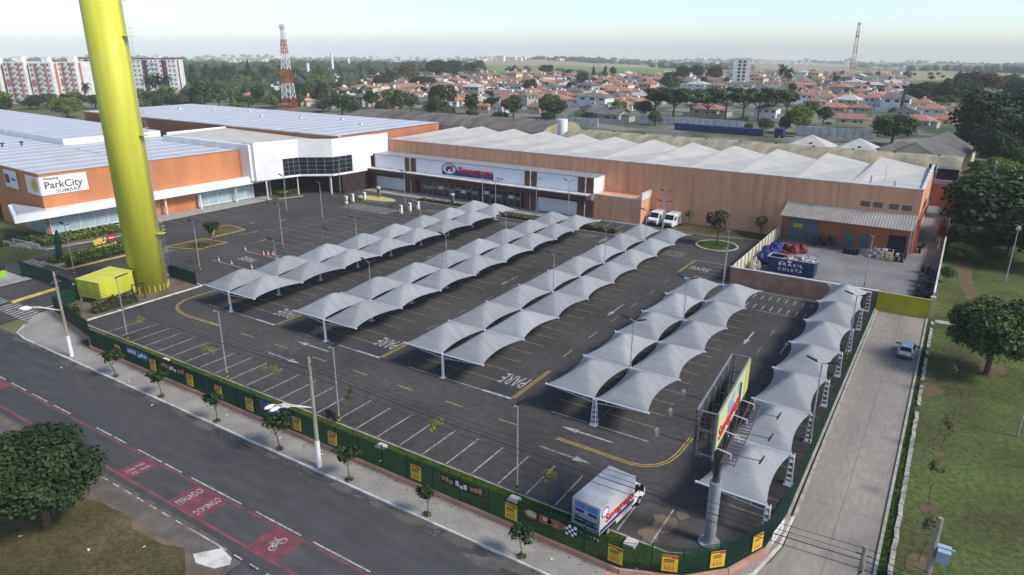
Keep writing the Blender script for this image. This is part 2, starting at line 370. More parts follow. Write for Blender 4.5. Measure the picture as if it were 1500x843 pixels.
HOUSES=[
(-251.6,277.3,15,'g',0,4),(-287.6,330,12.2,'s',0,0),(-279.7,354.1,20.1,'g',0,4),(-289.6,380.6,13.2,'s',0,1),(-261.5,365.8,10.1,'s',0,0),(-319.8,470.4,22.1,'h',0,0),(-330.7,511.8,14.3,'g',2,1),(-275.5,445.9,10.3,'t',1,0),(-355.6,583.2,17.3,'h',1,1),(-237.9,374.5,13,'h',1,3),(-230,412.1,17.8,'s',2,2),(-186.5,341.3,22.3,'s',1,0),(-172.5,301.2,9.8,'g',2,0),(-138.3,255,10.7,'h',0,1),(-129.7,256.1,7,'g',1,0),(-399.8,411.3,10.9,'g',2,2),(-408.2,445.7,11.5,'s',2,0),(-376.7,426.1,10.9,'s',0,1),(-237.1,320.3,6.4,'h',0,1),(-172.7,275.7,9.3,'h',0,0),(-162.5,318.1,15,'h',1,0),(-271.3,493.7,20.7,'h',0,1),(-270.7,542,14.2,'t',1,1),(-291,597.5,12.6,'h',1,0),(-198.6,412.6,12.2,'g',2,0),(-195,427.9,10.4,'g',2,1),(-231.8,511.2,15.7,'s',1,0),(-131.5,317.2,20.8,'h',0,0),(-115.9,269.4,8.5,'h',1,1),(-301.4,655.4,15,'h',1,2),(-162.4,422.8,14.9,'t',2,2),(-106.2,318.3,21.8,'t',3,0),(-85.8,275.4,12.4,'g',2,2),(-66.2,250,18.3,'s',2,2),(-200.6,523.6,15.5,'h',1,2),(-197.5,540.9,10.9,'h',0,1),(-132.6,410.9,20.9,'h',0,3),(-100,347.7,13.1,'h',0,1),(-84.4,308.1,9.6,'h',0,0),(-266.5,726.7,26.8,'g',4,0),(-186.3,548.1,14.6,'s',3,2),(-146.7,485.8,18.3,'h',0,1),(-118.3,408.2,12.1,'h',1,0),(-187.9,611.6,22.4,'s',0,2),(-117.2,445.5,8.9,'g',1,2),(-122.1,544.1,19.5,'h',4,0),(-144.1,639.7,18.4,'h',1,1),(-104.9,540.7,12.4,'h',1,2),(-90.3,564.5,29.8,'s',2,0),(-69.7,482.3,11,'h',0,3),(-64.1,518.4,9.4,'g',2,1),(-35.8,303,16.4,'h',1,2),(-6.6,300.4,11,'t',2,0),(-42.7,545.5,9.6,'h',1,0),(-44.4,593.8,14.9,'s',0,2),(-25.7,523.3,7.1,'h',0,1),(-5.9,423.8,10.9,'g',2,0),(-3.7,441.5,12.1,'h',0,1),(13.5,361.5,13,'h',0,3),(4.3,446.6,8.7,'h',1,0),(5.7,464.4,8,'h',1,1),(13.4,452.5,8.7,'h',0,0),(29.9,299.7,12.9,'s',1,1),(25.1,364.2,10,'h',1,2),(26.3,403.2,9.3,'t',0,0),(-23.4,629.6,17.7,'s',2,2),(5,523.7,9.9,'h',0,0),(29.4,400.3,8.5,'g',0,0),(39.1,392,15.7,'t',2,0),(27.5,495.6,9.2,'h',1,0),(45.3,415.3,9.3,'s',1,1),(51.2,419.1,8.5,'h',0,0),(61.2,435.6,9.5,'s',0,1),(58.1,376.4,12,'h',0,0),(56.2,305,11.9,'h',0,2),(65.5,314.8,10.2,'h',0,1),(66.5,359.9,7.4,'h',1,0),(96.8,414.8,8,'s',0,0),(46.4,360,9.7,'g',2,2),(19.1,558.5,10.3,'h',0,1),(-368,236.6,9.1,'h',1,1),(-304.5,237.9,12.7,'h',0,0),(-399.3,324,13,'h',1,0),(-362.9,307.3,12.2,'s',2,2),(-332.1,277.1,9.4,'g',4,0),(-244,230,11.7,'s',0,1),(-236.3,240,9.4,'h',0,0),(-403.8,393.3,11.9,'s',1,0),(-444.9,406,12.5,'h',0,1),(-12.6,1134.4,15.2,'h',0,0),(-63.9,807.6,14.1,'h',1,0),(-3.8,399,11.4,'h',1,2),(-116.8,700.2,15.9,'t',1,2),(-201.1,385.5,10.1,'t',2,0),(-214,244.2,10.2,'t',2,2),(-231.3,843.6,10.5,'h',1,0),(-240.1,490.7,13.1,'s',0,2),(-51,1026.1,17.5,'h',1,2),(-165.5,546,11.1,'h',0,1),(-95.9,637.7,15.1,'t',1,1),(-245.9,574.4,13.6,'h',4,2),(-187.6,261.2,13.9,'s',2,1),(-315.9,384.3,10.8,'s',1,0),(-247.8,449.2,10.8,'s',1,3),(-19.8,807.5,13.5,'g',2,0),(-160.3,369.6,11.8,'s',1,1),(-196.5,291.1,12.9,'h',2,1),(-113.2,365.9,14.1,'h',2,1),(-204.8,670.7,15.1,'s',1,0),(-326.8,350.2,11.1,'h',1,0),(-306.2,570.1,11,'h',3,3),(-210.6,325.9,12.2,'h',3,1),(-160.1,588.5,11.9,'g',2,1),(-127.8,356.5,14.1,'h',4,0),(-310,416.4,12.7,'h',1,0),(-208,467.5,11.4,'h',4,2),(-283.7,296.3,15.5,'h',1,0),(-58.2,720.2,12.1,'h',1,1),(-86,331.2,13.4,'g',0,0),(-60.8,668.3,13.6,'h',1,0),(-246.8,812.1,14.7,'s',4,2),(16.6,618.5,15.1,'h',0,2),(-79.2,681.2,10.9,'h',0,2),(-113.1,776,12.1,'s',1,0),(-261.8,310.3,10.5,'h',4,1),(-25.5,707.3,16.2,'t',2,2),(-345,696.7,15.6,'h',1,2),(-366.7,514,12.7,'s',2,0),(19.1,719.4,13.4,'h',1,0),(-227.7,265.8,15.2,'s',1,1),(-224.3,283.8,14.5,'t',1,0),(-97.9,757.5,11.5,'h',1,0),(-105.4,382,10.5,'s',4,1),(-437.7,577.6,13.9,'g',0,3),(-349.9,633.9,14.4,'s',2,0),(-384.5,602.2,12.2,'g',1,1),(-6,510.4,16.4,'t',0,2),(-374.3,637.8,14.2,'g',0,0),(-224.4,571.6,15.7,'h',1,2),(-393.7,488.2,11.9,'h',1,0),(-210.8,373.1,13.7,'h',4,2),(-185.9,748.7,15,'s',0,1),(-319.5,544.3,13.2,'h',1,2),(35.4,524.6,14.7,'g',1,2),(-22.5,469.6,12.3,'h',1,1),(51.7,460.6,14.8,'t',1,3),(-88.4,360.2,11.8,'g',3,2),(-267.6,639.5,11.8,'g',1,2),(-174.2,756.1,14.7,'t',2,0),(-291.9,435.3,12.6,'t',0,1),(-149.9,603,12.2,'h',3,0),(-254.2,417,10.7,'h',0,0),(-171.6,469.9,10.6,'h',4,0),(-347.1,378.5,14.2,'s',0,1),(22.4,463.8,16.2,'s',0,0),(-9,842.7,15.2,'s',0,2),(12.5,414.5,14.2,'h',4,1),(-255.5,263.8,10.5,'h',2,2),(-75.1,790.8,13.6,'t',0,1),(-259.3,323.7,12.2,'h',4,3),(-155.5,936.6,15.5,'s',1,1),(-84.9,915.5,13.7,'h',3,2),(-171.7,818,11.5,'g',3,0),(-174.2,654.6,12.9,'h',0,0),(-134.3,654.4,11.8,'s',1,0),(-349.5,355.9,13.1,'g',1,1),(-0.7,748.4,14.4,'t',0,0),(-130.5,784.2,10.8,'t',1,0),(-156.5,332.8,13.2,'h',1,0),(-146,378.8,10.7,'g',1,3),(-197.6,249.8,10.9,'h',0,3),(-23.5,578.7,12.2,'h',2,0),(-441.8,634.6,13,'s',4,1),(-227.9,655.9,15.8,'s',1,2),(-309.8,315.8,13.7,'g',4,3),(-62.8,984.4,14.5,'s',0,1),(34.5,465.9,11.8,'t',4,1),(-270.9,592.7,10.7,'s',1,2),(15.7,512.1,11,'s',4,1),(-255.7,647.1,11.7,'s',0,1),(61.5,477.8,12.8,'h',4,2),(0.2,553,13.3,'t',1,2),(-340.5,441.7,13.1,'g',0,0),(-446.5,446,9.8,'s',1,0),(-161.6,282.8,15.1,'h',4,1),(-240.5,468.2,11.9,'t',1,1),(5.9,824,13.9,'h',1,0),(-121.8,333.7,16.1,'g',0,2),(-103.7,616.6,14.5,'h',3,0),(-174.2,360.6,15.9,'h',0,3),(38.8,436.5,15.2,'h',3,2),(-219.2,298,10.7,'s',1,0),(-143,304.6,10.5,'t',3,2),(-92.2,1047.2,13.3,'s',1,0),(-236.9,735.7,15.9,'h',0,1),(-151.5,462.4,11.4,'t',0,0),(-219.4,425.6,11.3,'s',4,1),(-102.6,700.6,16.3,'h',2,1),(-15.5,1003.3,13,'t',1,0),(-381.3,496.1,13.4,'h',0,2),(-27.9,984.4,11.2,'h',0,0),(-64.3,626.2,10.7,'s',1,3),(-14.1,480.9,12.8,'g',0,1),(-344.1,394.6,10.2,'g',1,1),(25.8,638.9,10.5,'h',4,0),(23.5,529.3,11.4,'s',1,0),(-222.6,229.1,14.6,'h',1,2),(30.9,559.5,14.2,'s',3,1),(-146.6,355.5,12.5,'h',1,0),(1,637.6,14.8,'h',4,2),(-285.3,484.8,13.6,'h',0,0),(-326.6,729.1,11,'t',1,2),(-215.7,585.5,14.3,'h',1,1),(-6.1,679.2,14.6,'h',1,3),(-16.4,444.6,16.2,'s',1,3),(-133.5,460.6,12,'t',1,3),(23.6,426.8,15,'h',4,0),(-426.5,584.9,13.6,'t',0,2),(-14.3,418.4,11.7,'t',1,0),(-267.9,300.6,14.9,'t',0,1),(-169.4,492.2,11,'s',1,0),(-78.7,624.8,13.7,'h',1,0),(-347.5,421.9,14.4,'g',3,0),(-188.5,472.9,15.2,'s',0,1),(-35.9,510.2,10.8,'h',1,1),(-383.2,565.5,14.9,'h',3,3),(-166.1,896.2,16.2,'h',0,0),(-234,251.5,12.3,'g',4,0),(-207.2,263.6,13.5,'s',0,0),(-312.5,738.2,9.9,'h',1,1),(-167.7,406.9,11.4,'h',2,0),(-221.1,319.1,10.4,'g',0,1),(-151.7,299.2,11.9,'s',0,0),(-217.9,356.3,12.6,'t',4,2),(-354.8,670.1,15.3,'s',0,1),(-260.1,399.6,15,'h',0,0),(-36.7,834.5,15,'g',4,2),(-232.7,340.9,15.8,'t',1,0),(-217.7,512.7,12.6,'h',1,0),(-128.4,692.7,14.7,'h',2,0),(-205.7,871,11.3,'t',0,3),(-319.7,368.2,13.9,'s',0,1),(-432.8,661.2,14.8,'t',2,2),(-131.2,986.7,16.1,'h',0,0),(-41.7,696.9,12.8,'h',1,3),(-116,1008.2,12.2,'t',1,1),(-97.7,844.9,11.2,'t',4,0),(-19.3,540.4,14.5,'h',1,2),(-8.3,588.4,14.4,'t',4,0),(-175.6,264.1,10.6,'h',4,2),(-117,584.8,11.1,'g',3,1),(-49.6,826.3,15.5,'h',0,0),(-274.1,397.3,10.4,'t',4,0),(-337.3,459.2,14.4,'t',1,2),(-294.8,728.8,15.5,'g',1,3),(-256.1,436.7,10,'h',1,0),(-184.1,299,13.5,'g',0,2),(-16,738.7,11.8,'g',2,1),(-156.9,807,13.5,'h',0,0),(-322.4,525.5,14.4,'t',1,1),(11.7,667.2,14.4,'s',4,0),(-316.6,563.4,13.9,'t',0,1),(-336.5,722.7,14.9,'h',0,1),(-425.9,484.6,12.1,'s',2,0),(-152,435.9,14.4,'h',0,0),(-243.4,655,14.7,'g',4,2),(-429.8,448.3,10.9,'s',2,1),(-314.6,609.4,14.1,'h',1,2),(-413.3,663.3,9.9,'h',2,3),(-183.1,384.7,14.3,'h',1,0),(-194.5,723.8,14.2,'t',4,0),(-72.4,719.9,10.8,'h',3,0),(-209.5,835.9,13.9,'h',3,3),(-211.6,732.1,10.5,'t',4,0),(-136.2,937.7,10.7,'t',1,1),(-251.9,736.1,11,'s',3,1),(-387.1,459.2,13.2,'s',1,3),(-134.9,380,10.9,'s',4,3),(-237,281.2,10.8,'h',4,3),(-392.7,697.3,12.1,'t',1,1),]
TREES=[
(-443.7,281.9,0,17.4,11.6,1),(-419.7,277.4,0,18,12.3,1),(-411,282.9,0,18,12.3,1),(-444.8,315.8,0,16,12.2,1),(-476.6,346.8,0,17.2,9.5,1),(-443.7,345.4,0,20.3,6.9,1),(-278.5,188.5,0,13.8,12.7,1),(-264.6,188,0,13.6,11.7,0),(-283.2,185.5,0,10.8,10.5,1),(-261.5,194.6,0,8.4,5.2,2),(-244.8,191.4,0,7.4,9.3,0),(-277.4,223.7,0,10.7,10.4,1),(-245.5,209.7,0,9.2,11.2,0),(-244,225.1,0,12.7,12.3,1),(-254.8,243.3,0,12.5,8.9,0),(-249.7,246.6,0,11.7,8.9,1),(-221.7,229.6,0,8.5,7.5,0),(-295.7,177.4,0,10,11.9,0),(-453.9,338.8,0,15.5,8.1,1),(-461.6,356.4,0,13.5,17.9,1),(-469,382.7,0,12.8,14.9,1),(-453.3,392.7,0,11.5,16.1,0),(-486.3,437.5,0,9.7,14.8,0),(-181.7,196.7,0,10.9,13.9,0),(-175.2,196.6,0,7.4,9.8,1),(-198.6,234.9,0,9.9,9.6,1),(-176.8,225.9,0,12.3,12,2),(-165.2,220.1,0,12,10.2,0),(-165.7,228.6,0,10,8.4,3),(-149.4,234.7,0,14.9,15.9,1),(-146.5,223.5,0,10.3,10,0),(-135.6,239.1,0,10.5,8.9,1),(-110,238.4,0,9.5,12.5,0),(-316.3,370.3,0,12.1,16,1),(-368.2,463.2,0,19.6,21.5,3),(-382.3,521.4,0,21.2,30.1,1),(-390.7,560.7,0,20.8,24.5,1),(-418.3,629.4,0,16.2,18.9,1),(-433.4,671.2,0,18.8,16.6,3),(-316,419.9,0,9.4,26.3,1),(-333.6,401.4,0,12.9,14.7,1),(-512.5,549.2,0,11.1,20.1,0),(-532,536.7,0,9.5,23.2,0),(-576.7,633.3,-0.8,10.8,26.1,1),(-243.1,261.2,0,7.6,9.1,0),(-299.7,297.9,0,7.7,9.4,1),(-90,243,0,8.6,14.2,1),(-106.7,262,0,7.1,6.2,0),(-185.7,376.9,0,11.7,12.3,1),(-362,706.4,0,13.5,21.3,1),(-318.2,683.6,0,8.8,14,1),(-212.3,508.6,0,12.2,11.8,1),(-267,639.9,0,13.4,7.2,1),(-256.7,646.5,0,13.4,8.6,1),(-266.3,687.4,0,12.5,9.1,1),(-77.3,243,0,3.9,3.8,2),(-73.2,249.5,0,4.6,5.1,2),(-62,256.8,0,3.3,3.2,2),(-134.6,507.5,0,15.9,16.5,1),(-164.6,626.5,0,17.6,18.4,1),(-110.2,450,0,13.2,11.8,0),(-168,676.3,0,17.3,16.8,1),(-141.9,649.5,0,17.8,19.9,1),(18,248,0,11.7,12.5,2),(13.4,245.1,0,7.8,5.4,0),(7,241,0,6.7,7.1,3),(0.5,240.3,0,4,4.4,0),(20.8,286.2,0,8.7,7.2,1),(7.3,330.6,0,7.7,8.2,0),(-39,508.3,0,8.3,7,1),(-75.7,753.4,0,5.1,10,1),(-49.1,752.5,0,6.5,12.6,1),(52.9,231.2,0,11.9,15.9,0),(44.1,461.2,0,12.3,14.4,1),(53.3,461.7,0,14.7,22.7,1),(62.5,457,0,16.1,19.8,1),(68.5,471.5,0,19.1,19.4,1),(76.5,557.1,0,18.9,34.8,4),(80.3,219.6,0,22.5,24.4,1),(75.5,227.8,0,15.4,10.4,1),(87.9,250.6,0,22.1,15.7,1),(88.7,176.7,0,9.3,7.6,2),(83.5,173.4,0,6,9,2),(78.6,168,0,5.2,5.4,0),(60.9,435.4,0,7.3,14.3,0),(33.1,554.4,0,8.3,12.1,1),(12.8,574.4,0,4.4,9.5,0),(73.2,209.4,0,5.7,6.4,3),(92.5,598.9,0,15.7,25.4,0),(98.5,518.1,0,15.5,22.1,1),(93,356,0,14.4,17.2,1),(86.1,364.1,0,13.5,16.4,1),(90.1,214.9,0,13,10.5,1),(58.2,475.6,0,13.3,18.9,0),(48.3,453.2,0,10.3,15,1),(-318.9,108.7,0,8.2,11.3,1),(-334.3,129.6,0,7.3,11.4,1),(-275.6,115.9,0,10.4,17,2),(-344.9,141.2,0,7.6,9.6,0),(-316.7,149.9,0,7.5,11.6,0),(-288.7,168,0,9,14.5,0),(-278.1,170.2,0,7.4,10,1),(-350.8,277.3,0,7.6,12.6,0),(-333,247.4,0,9.2,8.9,2),(-241.2,217.2,0,6.1,10.3,3),(-435,336.4,0,8.5,10,2),(-296.8,191.3,0,8.7,10.3,1),(-433.5,302.1,0,12.2,14.4,1),(-304,301.2,0,8.5,7.8,3),(-203.6,204.3,0,5.2,7.2,1),(-430.4,290.5,0,11.6,13.9,2),(-282.8,176.3,0,6,9.6,1),(-522.7,332.6,0,12.1,9.9,0),(-292.9,245.4,0,7,7.2,0),(-445.9,381.9,0,12.4,11,2),(-467.8,415.7,0,11.1,15.6,0),(-237.8,219.3,0,7.7,6.2,3),(-231.1,177.9,0,5.5,7.5,3),(-277,208.9,0,8,9.8,0),(-413.1,395.2,0,14.1,12.3,0),(-218.9,168.6,0,6.7,5.3,2),(-342.2,253.1,0,7.6,9.7,1),(-341.6,320.9,0,8.8,11.3,0),(-277.7,175,0,8.2,8,3),(-271.9,253.4,0,6.4,10,0),(-298.9,304.4,0,8.7,12.5,1),(-410.4,276.8,0,11,13.5,0),(-242,153.8,0,5.3,9,0),(-499.5,420.4,0,10,12.3,1),(-534.9,389.3,0,14.9,12.8,1),(-434.3,358.9,0,8.9,13.2,3),(-365.8,243.7,0,7.3,10.5,1),(-236.8,201.1,0,7.7,7,2),(-280.8,275.1,0,6.8,7.3,2),(-266.7,177.4,0,8.2,6.4,0),(-376.2,359.7,0,10.7,12.8,2),(-433.8,330,0,10.9,15.4,2),(-304.1,196.5,0,8,9,1),(-299.1,246.8,0,8.6,11.6,0),(-260.1,255.6,0,10.1,7,0),(-435.9,388.2,0,13.1,13,1),(-230,229.1,0,8.2,6.2,0),(-360.6,348.8,0,12.4,13.4,2),(-397.2,318.4,0,11.1,9.1,0),(-322.1,283.6,0,7.1,8.6,2),(-442.3,399.7,0,9.1,14.6,2),(-497.3,405,0,14.6,13,1),(-317.1,105.7,0,6.7,11,1),(-327.9,186.3,0,7.1,9.2,0),(-365.8,142.3,0,5.9,8.3,0),(-309.7,131.8,0,6.6,9.4,1),(-328.3,191.1,0,5.8,12.3,0),(-376.1,130.8,0,7.8,12.6,2),(-334.9,186.9,0,6.8,12.8,2),(-278.6,160.7,0,7.5,7.7,0),(-259.8,142.5,0,7.4,10.7,0),(-261,150.1,0,8.2,7.1,1),(-328.4,147.2,0,6.5,10.2,1),(-363.1,163.7,0,6.9,10.5,2),(-331.1,150.1,0,6.6,7.7,0),(-337.4,127.6,0,5.8,10.6,0),(-322.1,195,0,9.8,13.4,2),(-269.5,144.7,0,7.4,7.7,2),(-337.4,185.2,0,8.5,10.4,0),(-305.2,176.2,0,8.7,10.3,0),(-369,170.1,0,9.7,9.2,0),(-317,105.9,0,4.9,7.2,0),(-304,158.1,0,8.2,9.3,1),(-320.2,138.5,0,8.3,9.6,1),(-155.2,239.7,0,6.5,8.5,0),(-70.4,239.4,0,5.1,6.4,1),(-123.6,297.3,0,7.7,12.1,3),(-106.3,193.5,0,4.5,6.6,2),(-118.7,216.4,0,5.5,7.3,3),(-87.4,232.4,0,4.7,7,1),(-206.3,211.5,0,8.5,10.2,0),(-137.1,242.5,0,8.2,6.9,1),(-178.4,229.4,0,8.1,8.8,2),(-40,243.5,0,6.9,7.7,0),(-120.8,199.4,0,7.7,7.6,3),(-57.4,272.1,0,8.5,11,0),(-79.6,292.8,0,6.2,9.1,2),(-160.3,202,0,8.4,8.7,3),(-128.8,175.4,0,4.3,8.5,2),(-127.1,266.9,0,8.9,8.1,0),(-150,225.5,0,5.2,10.5,0),(-104.9,198,0,4.4,6.1,0),(-62.5,252.4,0,7,9.7,2),(-123.7,205.2,0,7.8,8,1),(-151.3,160.9,0,4.7,7.1,3),(-142.5,181.6,0,6.7,5.9,1),(-133.9,257.9,0,7.8,11.8,1),(-93.1,201.9,0,6.9,8.3,1),(-126.3,191.9,0,5.1,5.5,1),(-104.5,276.7,0,6.4,6.5,3),(-129.2,649.2,0,5.8,5.2,1),(-432.6,489.1,0,6.5,6.8,1),(-327.9,356.1,0,6.7,6.8,1),(3.3,742.5,0,7.2,6.4,1),(-311.9,523.9,0,7,7.2,0),(-390.1,417.6,0,5.9,6.1,1),(-296.6,738,0,5,6.3,1),(-240.4,461,0,4.3,4.1,1),(-476.5,622.8,0,3.6,3.3,0),(-262.3,384.8,0,4.9,6.1,1),(24.6,1170.5,-5.1,5.8,7,0),(-11,841.5,0,6.2,6.6,1),(-72.4,956,-1.4,7,7,0),(55.5,695.3,0,6,5.5,0),(-0.9,607.3,0,6.1,6,1),(-168.9,543.9,0,6.6,6.7,1),(32.7,832,0,6.2,7.3,0),(-316.4,563.6,0,5,5.4,1),(-259.8,354.2,0,4.2,3.9,1),(-176.1,314.8,0,7.1,6.6,1),(-353.6,566.3,0,5.9,5.6,1),(-165.7,414.5,0,4.9,5.6,1),(-44.7,558,0,5.8,5.3,0),(-38,682.8,0,6.9,6.4,1),(-180.9,791.6,0,5.7,7.1,1),(-262,515.2,0,4.6,5.1,0),(-447.4,600.9,0,4,4.6,1),(-226.6,401,0,5.7,5.5,1),(2.4,1048.6,-2.9,5.4,4.9,1),(-357.2,591.4,0,3.8,3.7,0),(-150.5,974.4,-1.6,6.3,7.4,1),(-182.8,349.4,0,4.3,4.7,1),(-392.4,439.7,0,5.9,6.8,1),(-201.8,778.3,0,6.7,7.8,1),(-486.9,605.8,0,6.2,7.2,0),(-279,387.4,0,6.3,6.4,0),(-141.6,553.9,0,7.4,8.2,0),(-287.7,438,0,4.2,4.6,1),(-190.1,507.9,0,6.5,6.5,0),(-148.6,792.2,0,4.1,4,1),(-392.3,472.3,0,6.8,8.5,1),(19,502.1,0,7.4,9.2,0),(51,731.8,0,7.2,8.2,1),(-246.2,350.4,0,4.2,3.8,1),(-209.2,412.2,0,6.1,7.5,1),(-378.4,717.1,0,4.1,3.9,1),(-225,554.9,0,6.4,7.1,0),(-158.4,342.4,0,4.8,4.4,0),(-1.4,810.1,0,5.3,6.5,1),(-193.3,705.7,0,6.1,6.4,1),(-207.2,696.9,0,6.3,7.6,1),(-398.3,583.8,0,4.5,5.2,1),(3.5,899.5,-0.6,4.5,4,1),(-365.6,643.3,0,6.2,7.3,0),(-313.4,474.5,0,6.7,5.8,1),(19.8,1071.2,-3.3,6.8,7.9,0),(54.8,531.1,0,4.8,5.8,1),(38,962.1,-1.5,4.4,4.9,1),(-374,571.4,0,4,4.4,1),(9.5,650.6,0,4.2,3.9,0),(-236.4,523.8,0,7.2,8,0),(27.1,544.2,0,6.9,8,1),(-429.8,465.1,0,6.8,6.1,1),(20.6,473.9,0,7.9,7.9,1),(-26.8,749.1,0,4.5,4.2,0),(-144.4,487.3,0,6.5,6.3,0),(-358.1,730,0,6,7.2,0),(46.6,582.6,0,6.8,7.7,0),(-169.8,590.2,0,6.4,6.9,1),(-29.8,495.3,0,5.8,5.6,0),(-245.8,332.5,0,7,7.4,1),(-74.6,911.3,-0.8,5.6,4.9,1),(-540.5,521.6,0,3.8,4.7,0),(-213.5,312.7,0,5.2,6.1,0),(-34.9,709.6,0,5.8,7,1),(-120.7,733.6,0,5.1,4.7,0),(-309.9,423.8,0,5.2,4.9,1),(-57.5,1209.1,-5.9,5.2,5.9,0),(-138.4,389.4,0,6.8,7.9,0),(-237.1,632,0,6.7,8.4,0),(-232.3,480.9,0,4.5,5.3,1),(-315.7,757.2,0,4.3,4,1),(-414.9,417.4,0,5.7,5.7,0),(-282,559.8,0,5.6,5,1),(-75,810,0,4.7,4.3,1),(-335.4,429.7,0,5.9,7.1,1),(-67.8,639.7,0,5.5,6.2,0),(-194.8,455,0,6.4,7.8,1),(-172.4,410.2,0,6.1,7.5,0),(-304.9,643.6,0,5.4,4.9,0),(-383.9,391.1,0,6.1,7.3,1),(-164.7,791.9,0,4.4,5.3,1),(-4.4,590.8,0,7.5,9.3,0),(59.8,625,0,6.9,7.4,0),(-28.7,919.6,-0.9,7.1,8.5,1),(-231.7,273.8,0,6.4,5.8,0),(-261.2,299.1,0,6.7,7.6,1),(-138.7,563.3,0,4.5,4,0),(-145.5,630.4,0,6.4,7.5,1),(-36.9,591.4,0,4.8,5.9,1),(-193.1,303.8,0,6.8,8,1),(-205.8,295.8,0,7.1,6.7,1),(4.2,475,0,7.8,8.1,0),(-156,880.9,-0.6,5.3,6.1,0),(-183.2,941.9,-1.3,4.8,4.5,1),(-318.2,598,0,4.1,4.8,0),(-340.8,522,0,6.4,6.4,0),(-206.4,369.7,0,6.1,5.7,1),(-210.6,890.2,-0.8,5.3,5.7,1),(-200.1,349.9,0,6.4,7,1),(-286.5,300.4,0,4.2,4.7,1),]
FLATS=[
(-50.4,268.3,0,14.6,12.9,1),(-40.7,266.4,0,15.3,13.9,1),(-31.6,264.4,0,15,12.4,1),(-26,271.7,0,14.8,12.5,1),(-21.2,282.8,0,15.4,13.4,1),(-14.3,287.3,0,14.8,12.7,1),(-8.4,291.1,0,14.8,12.7,1),(-4.4,301.8,0,14.4,11.7,1),(0.3,309,0,13.5,11.2,1),]
PALMS=[
(-50,520.7,0,19.8,10.4,0),(-42.4,506.1,0,17.6,9.1,0),(43.3,328.3,0,6,5.1,0),(-402.8,143.4,0,10.7,8.8,0),(-398.1,146.4,0,9.9,9.6,0),(-384,150.4,0,12.2,10.3,0),(-375.6,165.9,0,10.8,9.7,0),(-362.7,169,0,11.5,9.6,0),(-343.1,197.1,0,14.4,9.1,0),(-335.1,197,0,15.1,10.6,0),(-334.8,202.5,0,14.4,9.9,0),(-445.7,315.2,0,14.9,6.7,0),(-400.7,380.3,0,13.2,8.2,0),(-393.9,268.2,0,12.2,5.9,0),(-386,254.7,0,11.8,5.7,0),]
FIELDS=[
('green_field', 0, [(-460, 719), (-240, 849), (-483, 1520), (-591, 1395), (-773, 1414), (-939, 1410)]),
('tan_field', 1, [(-998, 1458), (-799, 1459), (-618, 1453), (-580, 1791), (-757, 2290), (-858, 1878), (-1153, 2071), (-3371, 4798)]),
('green_field', 0, [(-128, 729), (-36, 701), (32, 704), (17, 850), (-82, 950), (-324, 1473)]),
('dry_field', 2, [(-86, 1088), (15, 877), (54, 864), (105, 1058), (125, 1656), (26, 1963), (-172, 1795)]),
('dry_field', 2, [(-1218, 882), (-1185, 974), (-1695, 1391), (-1687, 1223)]),
('tan_field', 1, [(-491, 2084), (-202, 1900), (-414, 3792), (-893, 4992), (-1276, 5034)]),
('green_field', 0, [(-1590, 1035), (-1695, 1391), (-3143, 2571), (-3202, 2088)]),
]
MISC={
'apt' :[(-396.1,134.3,21.9,10.1),(-385.8,141.9,22.7,13.3),(-374.4,150.3,22.4,14.1),(-368.1,161.4,22.7,11.9),(-421.6,203.9,23.4,21),(-391,227.1,23.2,30.3),],
'far' :[(-101.2,595.5,14.9,14.5),],
'tanks' :[(-554.2,508.7,11.6,3),(-578.4,568.4,21,2.8),(-799.4,813.6,17,3.4),],
'chim' :[(43.5,368.4,14.2,1.4),],
}
# ------------------------------------------------------------------ terrain and paving (the setting)
def terrain():
    mb = MB(); cx, cy = 74.7, -50.35
    ang = [-78 + .6 * i for i in range(160)] + [18 + 9 * i for i in range(30)]
    rad = [0.01, 60, 140, 230]
    while rad[-1] < 5700: rad.append(rad[-1] * 1.028 if rad[-1] > 500 else rad[-1] + 30)
    na = len(ang)
    for r in rad:
        for a in ang:
            x = cx + r * math.sin(R(a)); y = cy + r * math.cos(R(a)); mb.v.append((x, y, tz(x, y) - .06))
    for k in range(len(rad) - 1):
        for i in range(na):
            j = (i + 1) % na
            q = (k * na + i, k * na + j, (k + 1) * na + j, (k + 1) * na + i)
            X = sum(mb.v[t][0] for t in q) / 4; Y = sum(mb.v[t][1] for t in q) / 4; d = math.hypot(X - cx, Y - cy)
            m = 0
            if 150 < Y and d < 880: m = 1
            for nm, t, P in FIELDS:
                if inside(X, Y, P): m = 2 + t
            if d > 900 and m == 0:
                s = math.sin(X / 230 + 2 * math.sin(Y / 510)) + math.sin(Y / 310 + X / 700)
                m = 2 if s > 1.15 else 4 if s < -1.2 else 3 if abs(s) < .08 else 0
            mb.f.append(q[::-1]); mb.mi.append(m)
    struct('terrain', mb, [land_m, town_m, gfield, tfield, dfield], smooth=True)
terrain()
def sheet(name, pts, z, m, kind='structure'):
    mb = MB(); mb.sheet(pts, z); return struct(name, mb, m, kind)
def rsheet(name, x0, y0, x1, y1, z, m): return sheet(name, [(x0, y0), (x1, y0), (x1, y1), (x0, y1)], z, m)
rsheet('street', -320, -28.1, 320, -18.6, 0, street_m)
sheet('side_street', [(36.5, -28.1), (36.5, -120), (66, -120), (66, -28.1)], .0, street_m)
rsheet('parking_lot', -62, -12.5, 68.6, 72.2, .002, asphalt)
mb = MB(); mb.prism([(69.3, -7.5), (69.3, 46), (74.7, 46), (74.7, -18.6), (60.0, -18.6), (64.5, -16.6), (67.6, -13.0), (68.9, -9.6)], -.05, .016)
struct('driveway', mb, concrete)
# entrance road from the street
sheet('entry_road', [(-34.6, -18.6), (-19.2, -18.6), (-20.3, -11.8), (-20.5, -8), (-20.5, 0), (-35, 0), (-35, -12)], .006, asphalt)
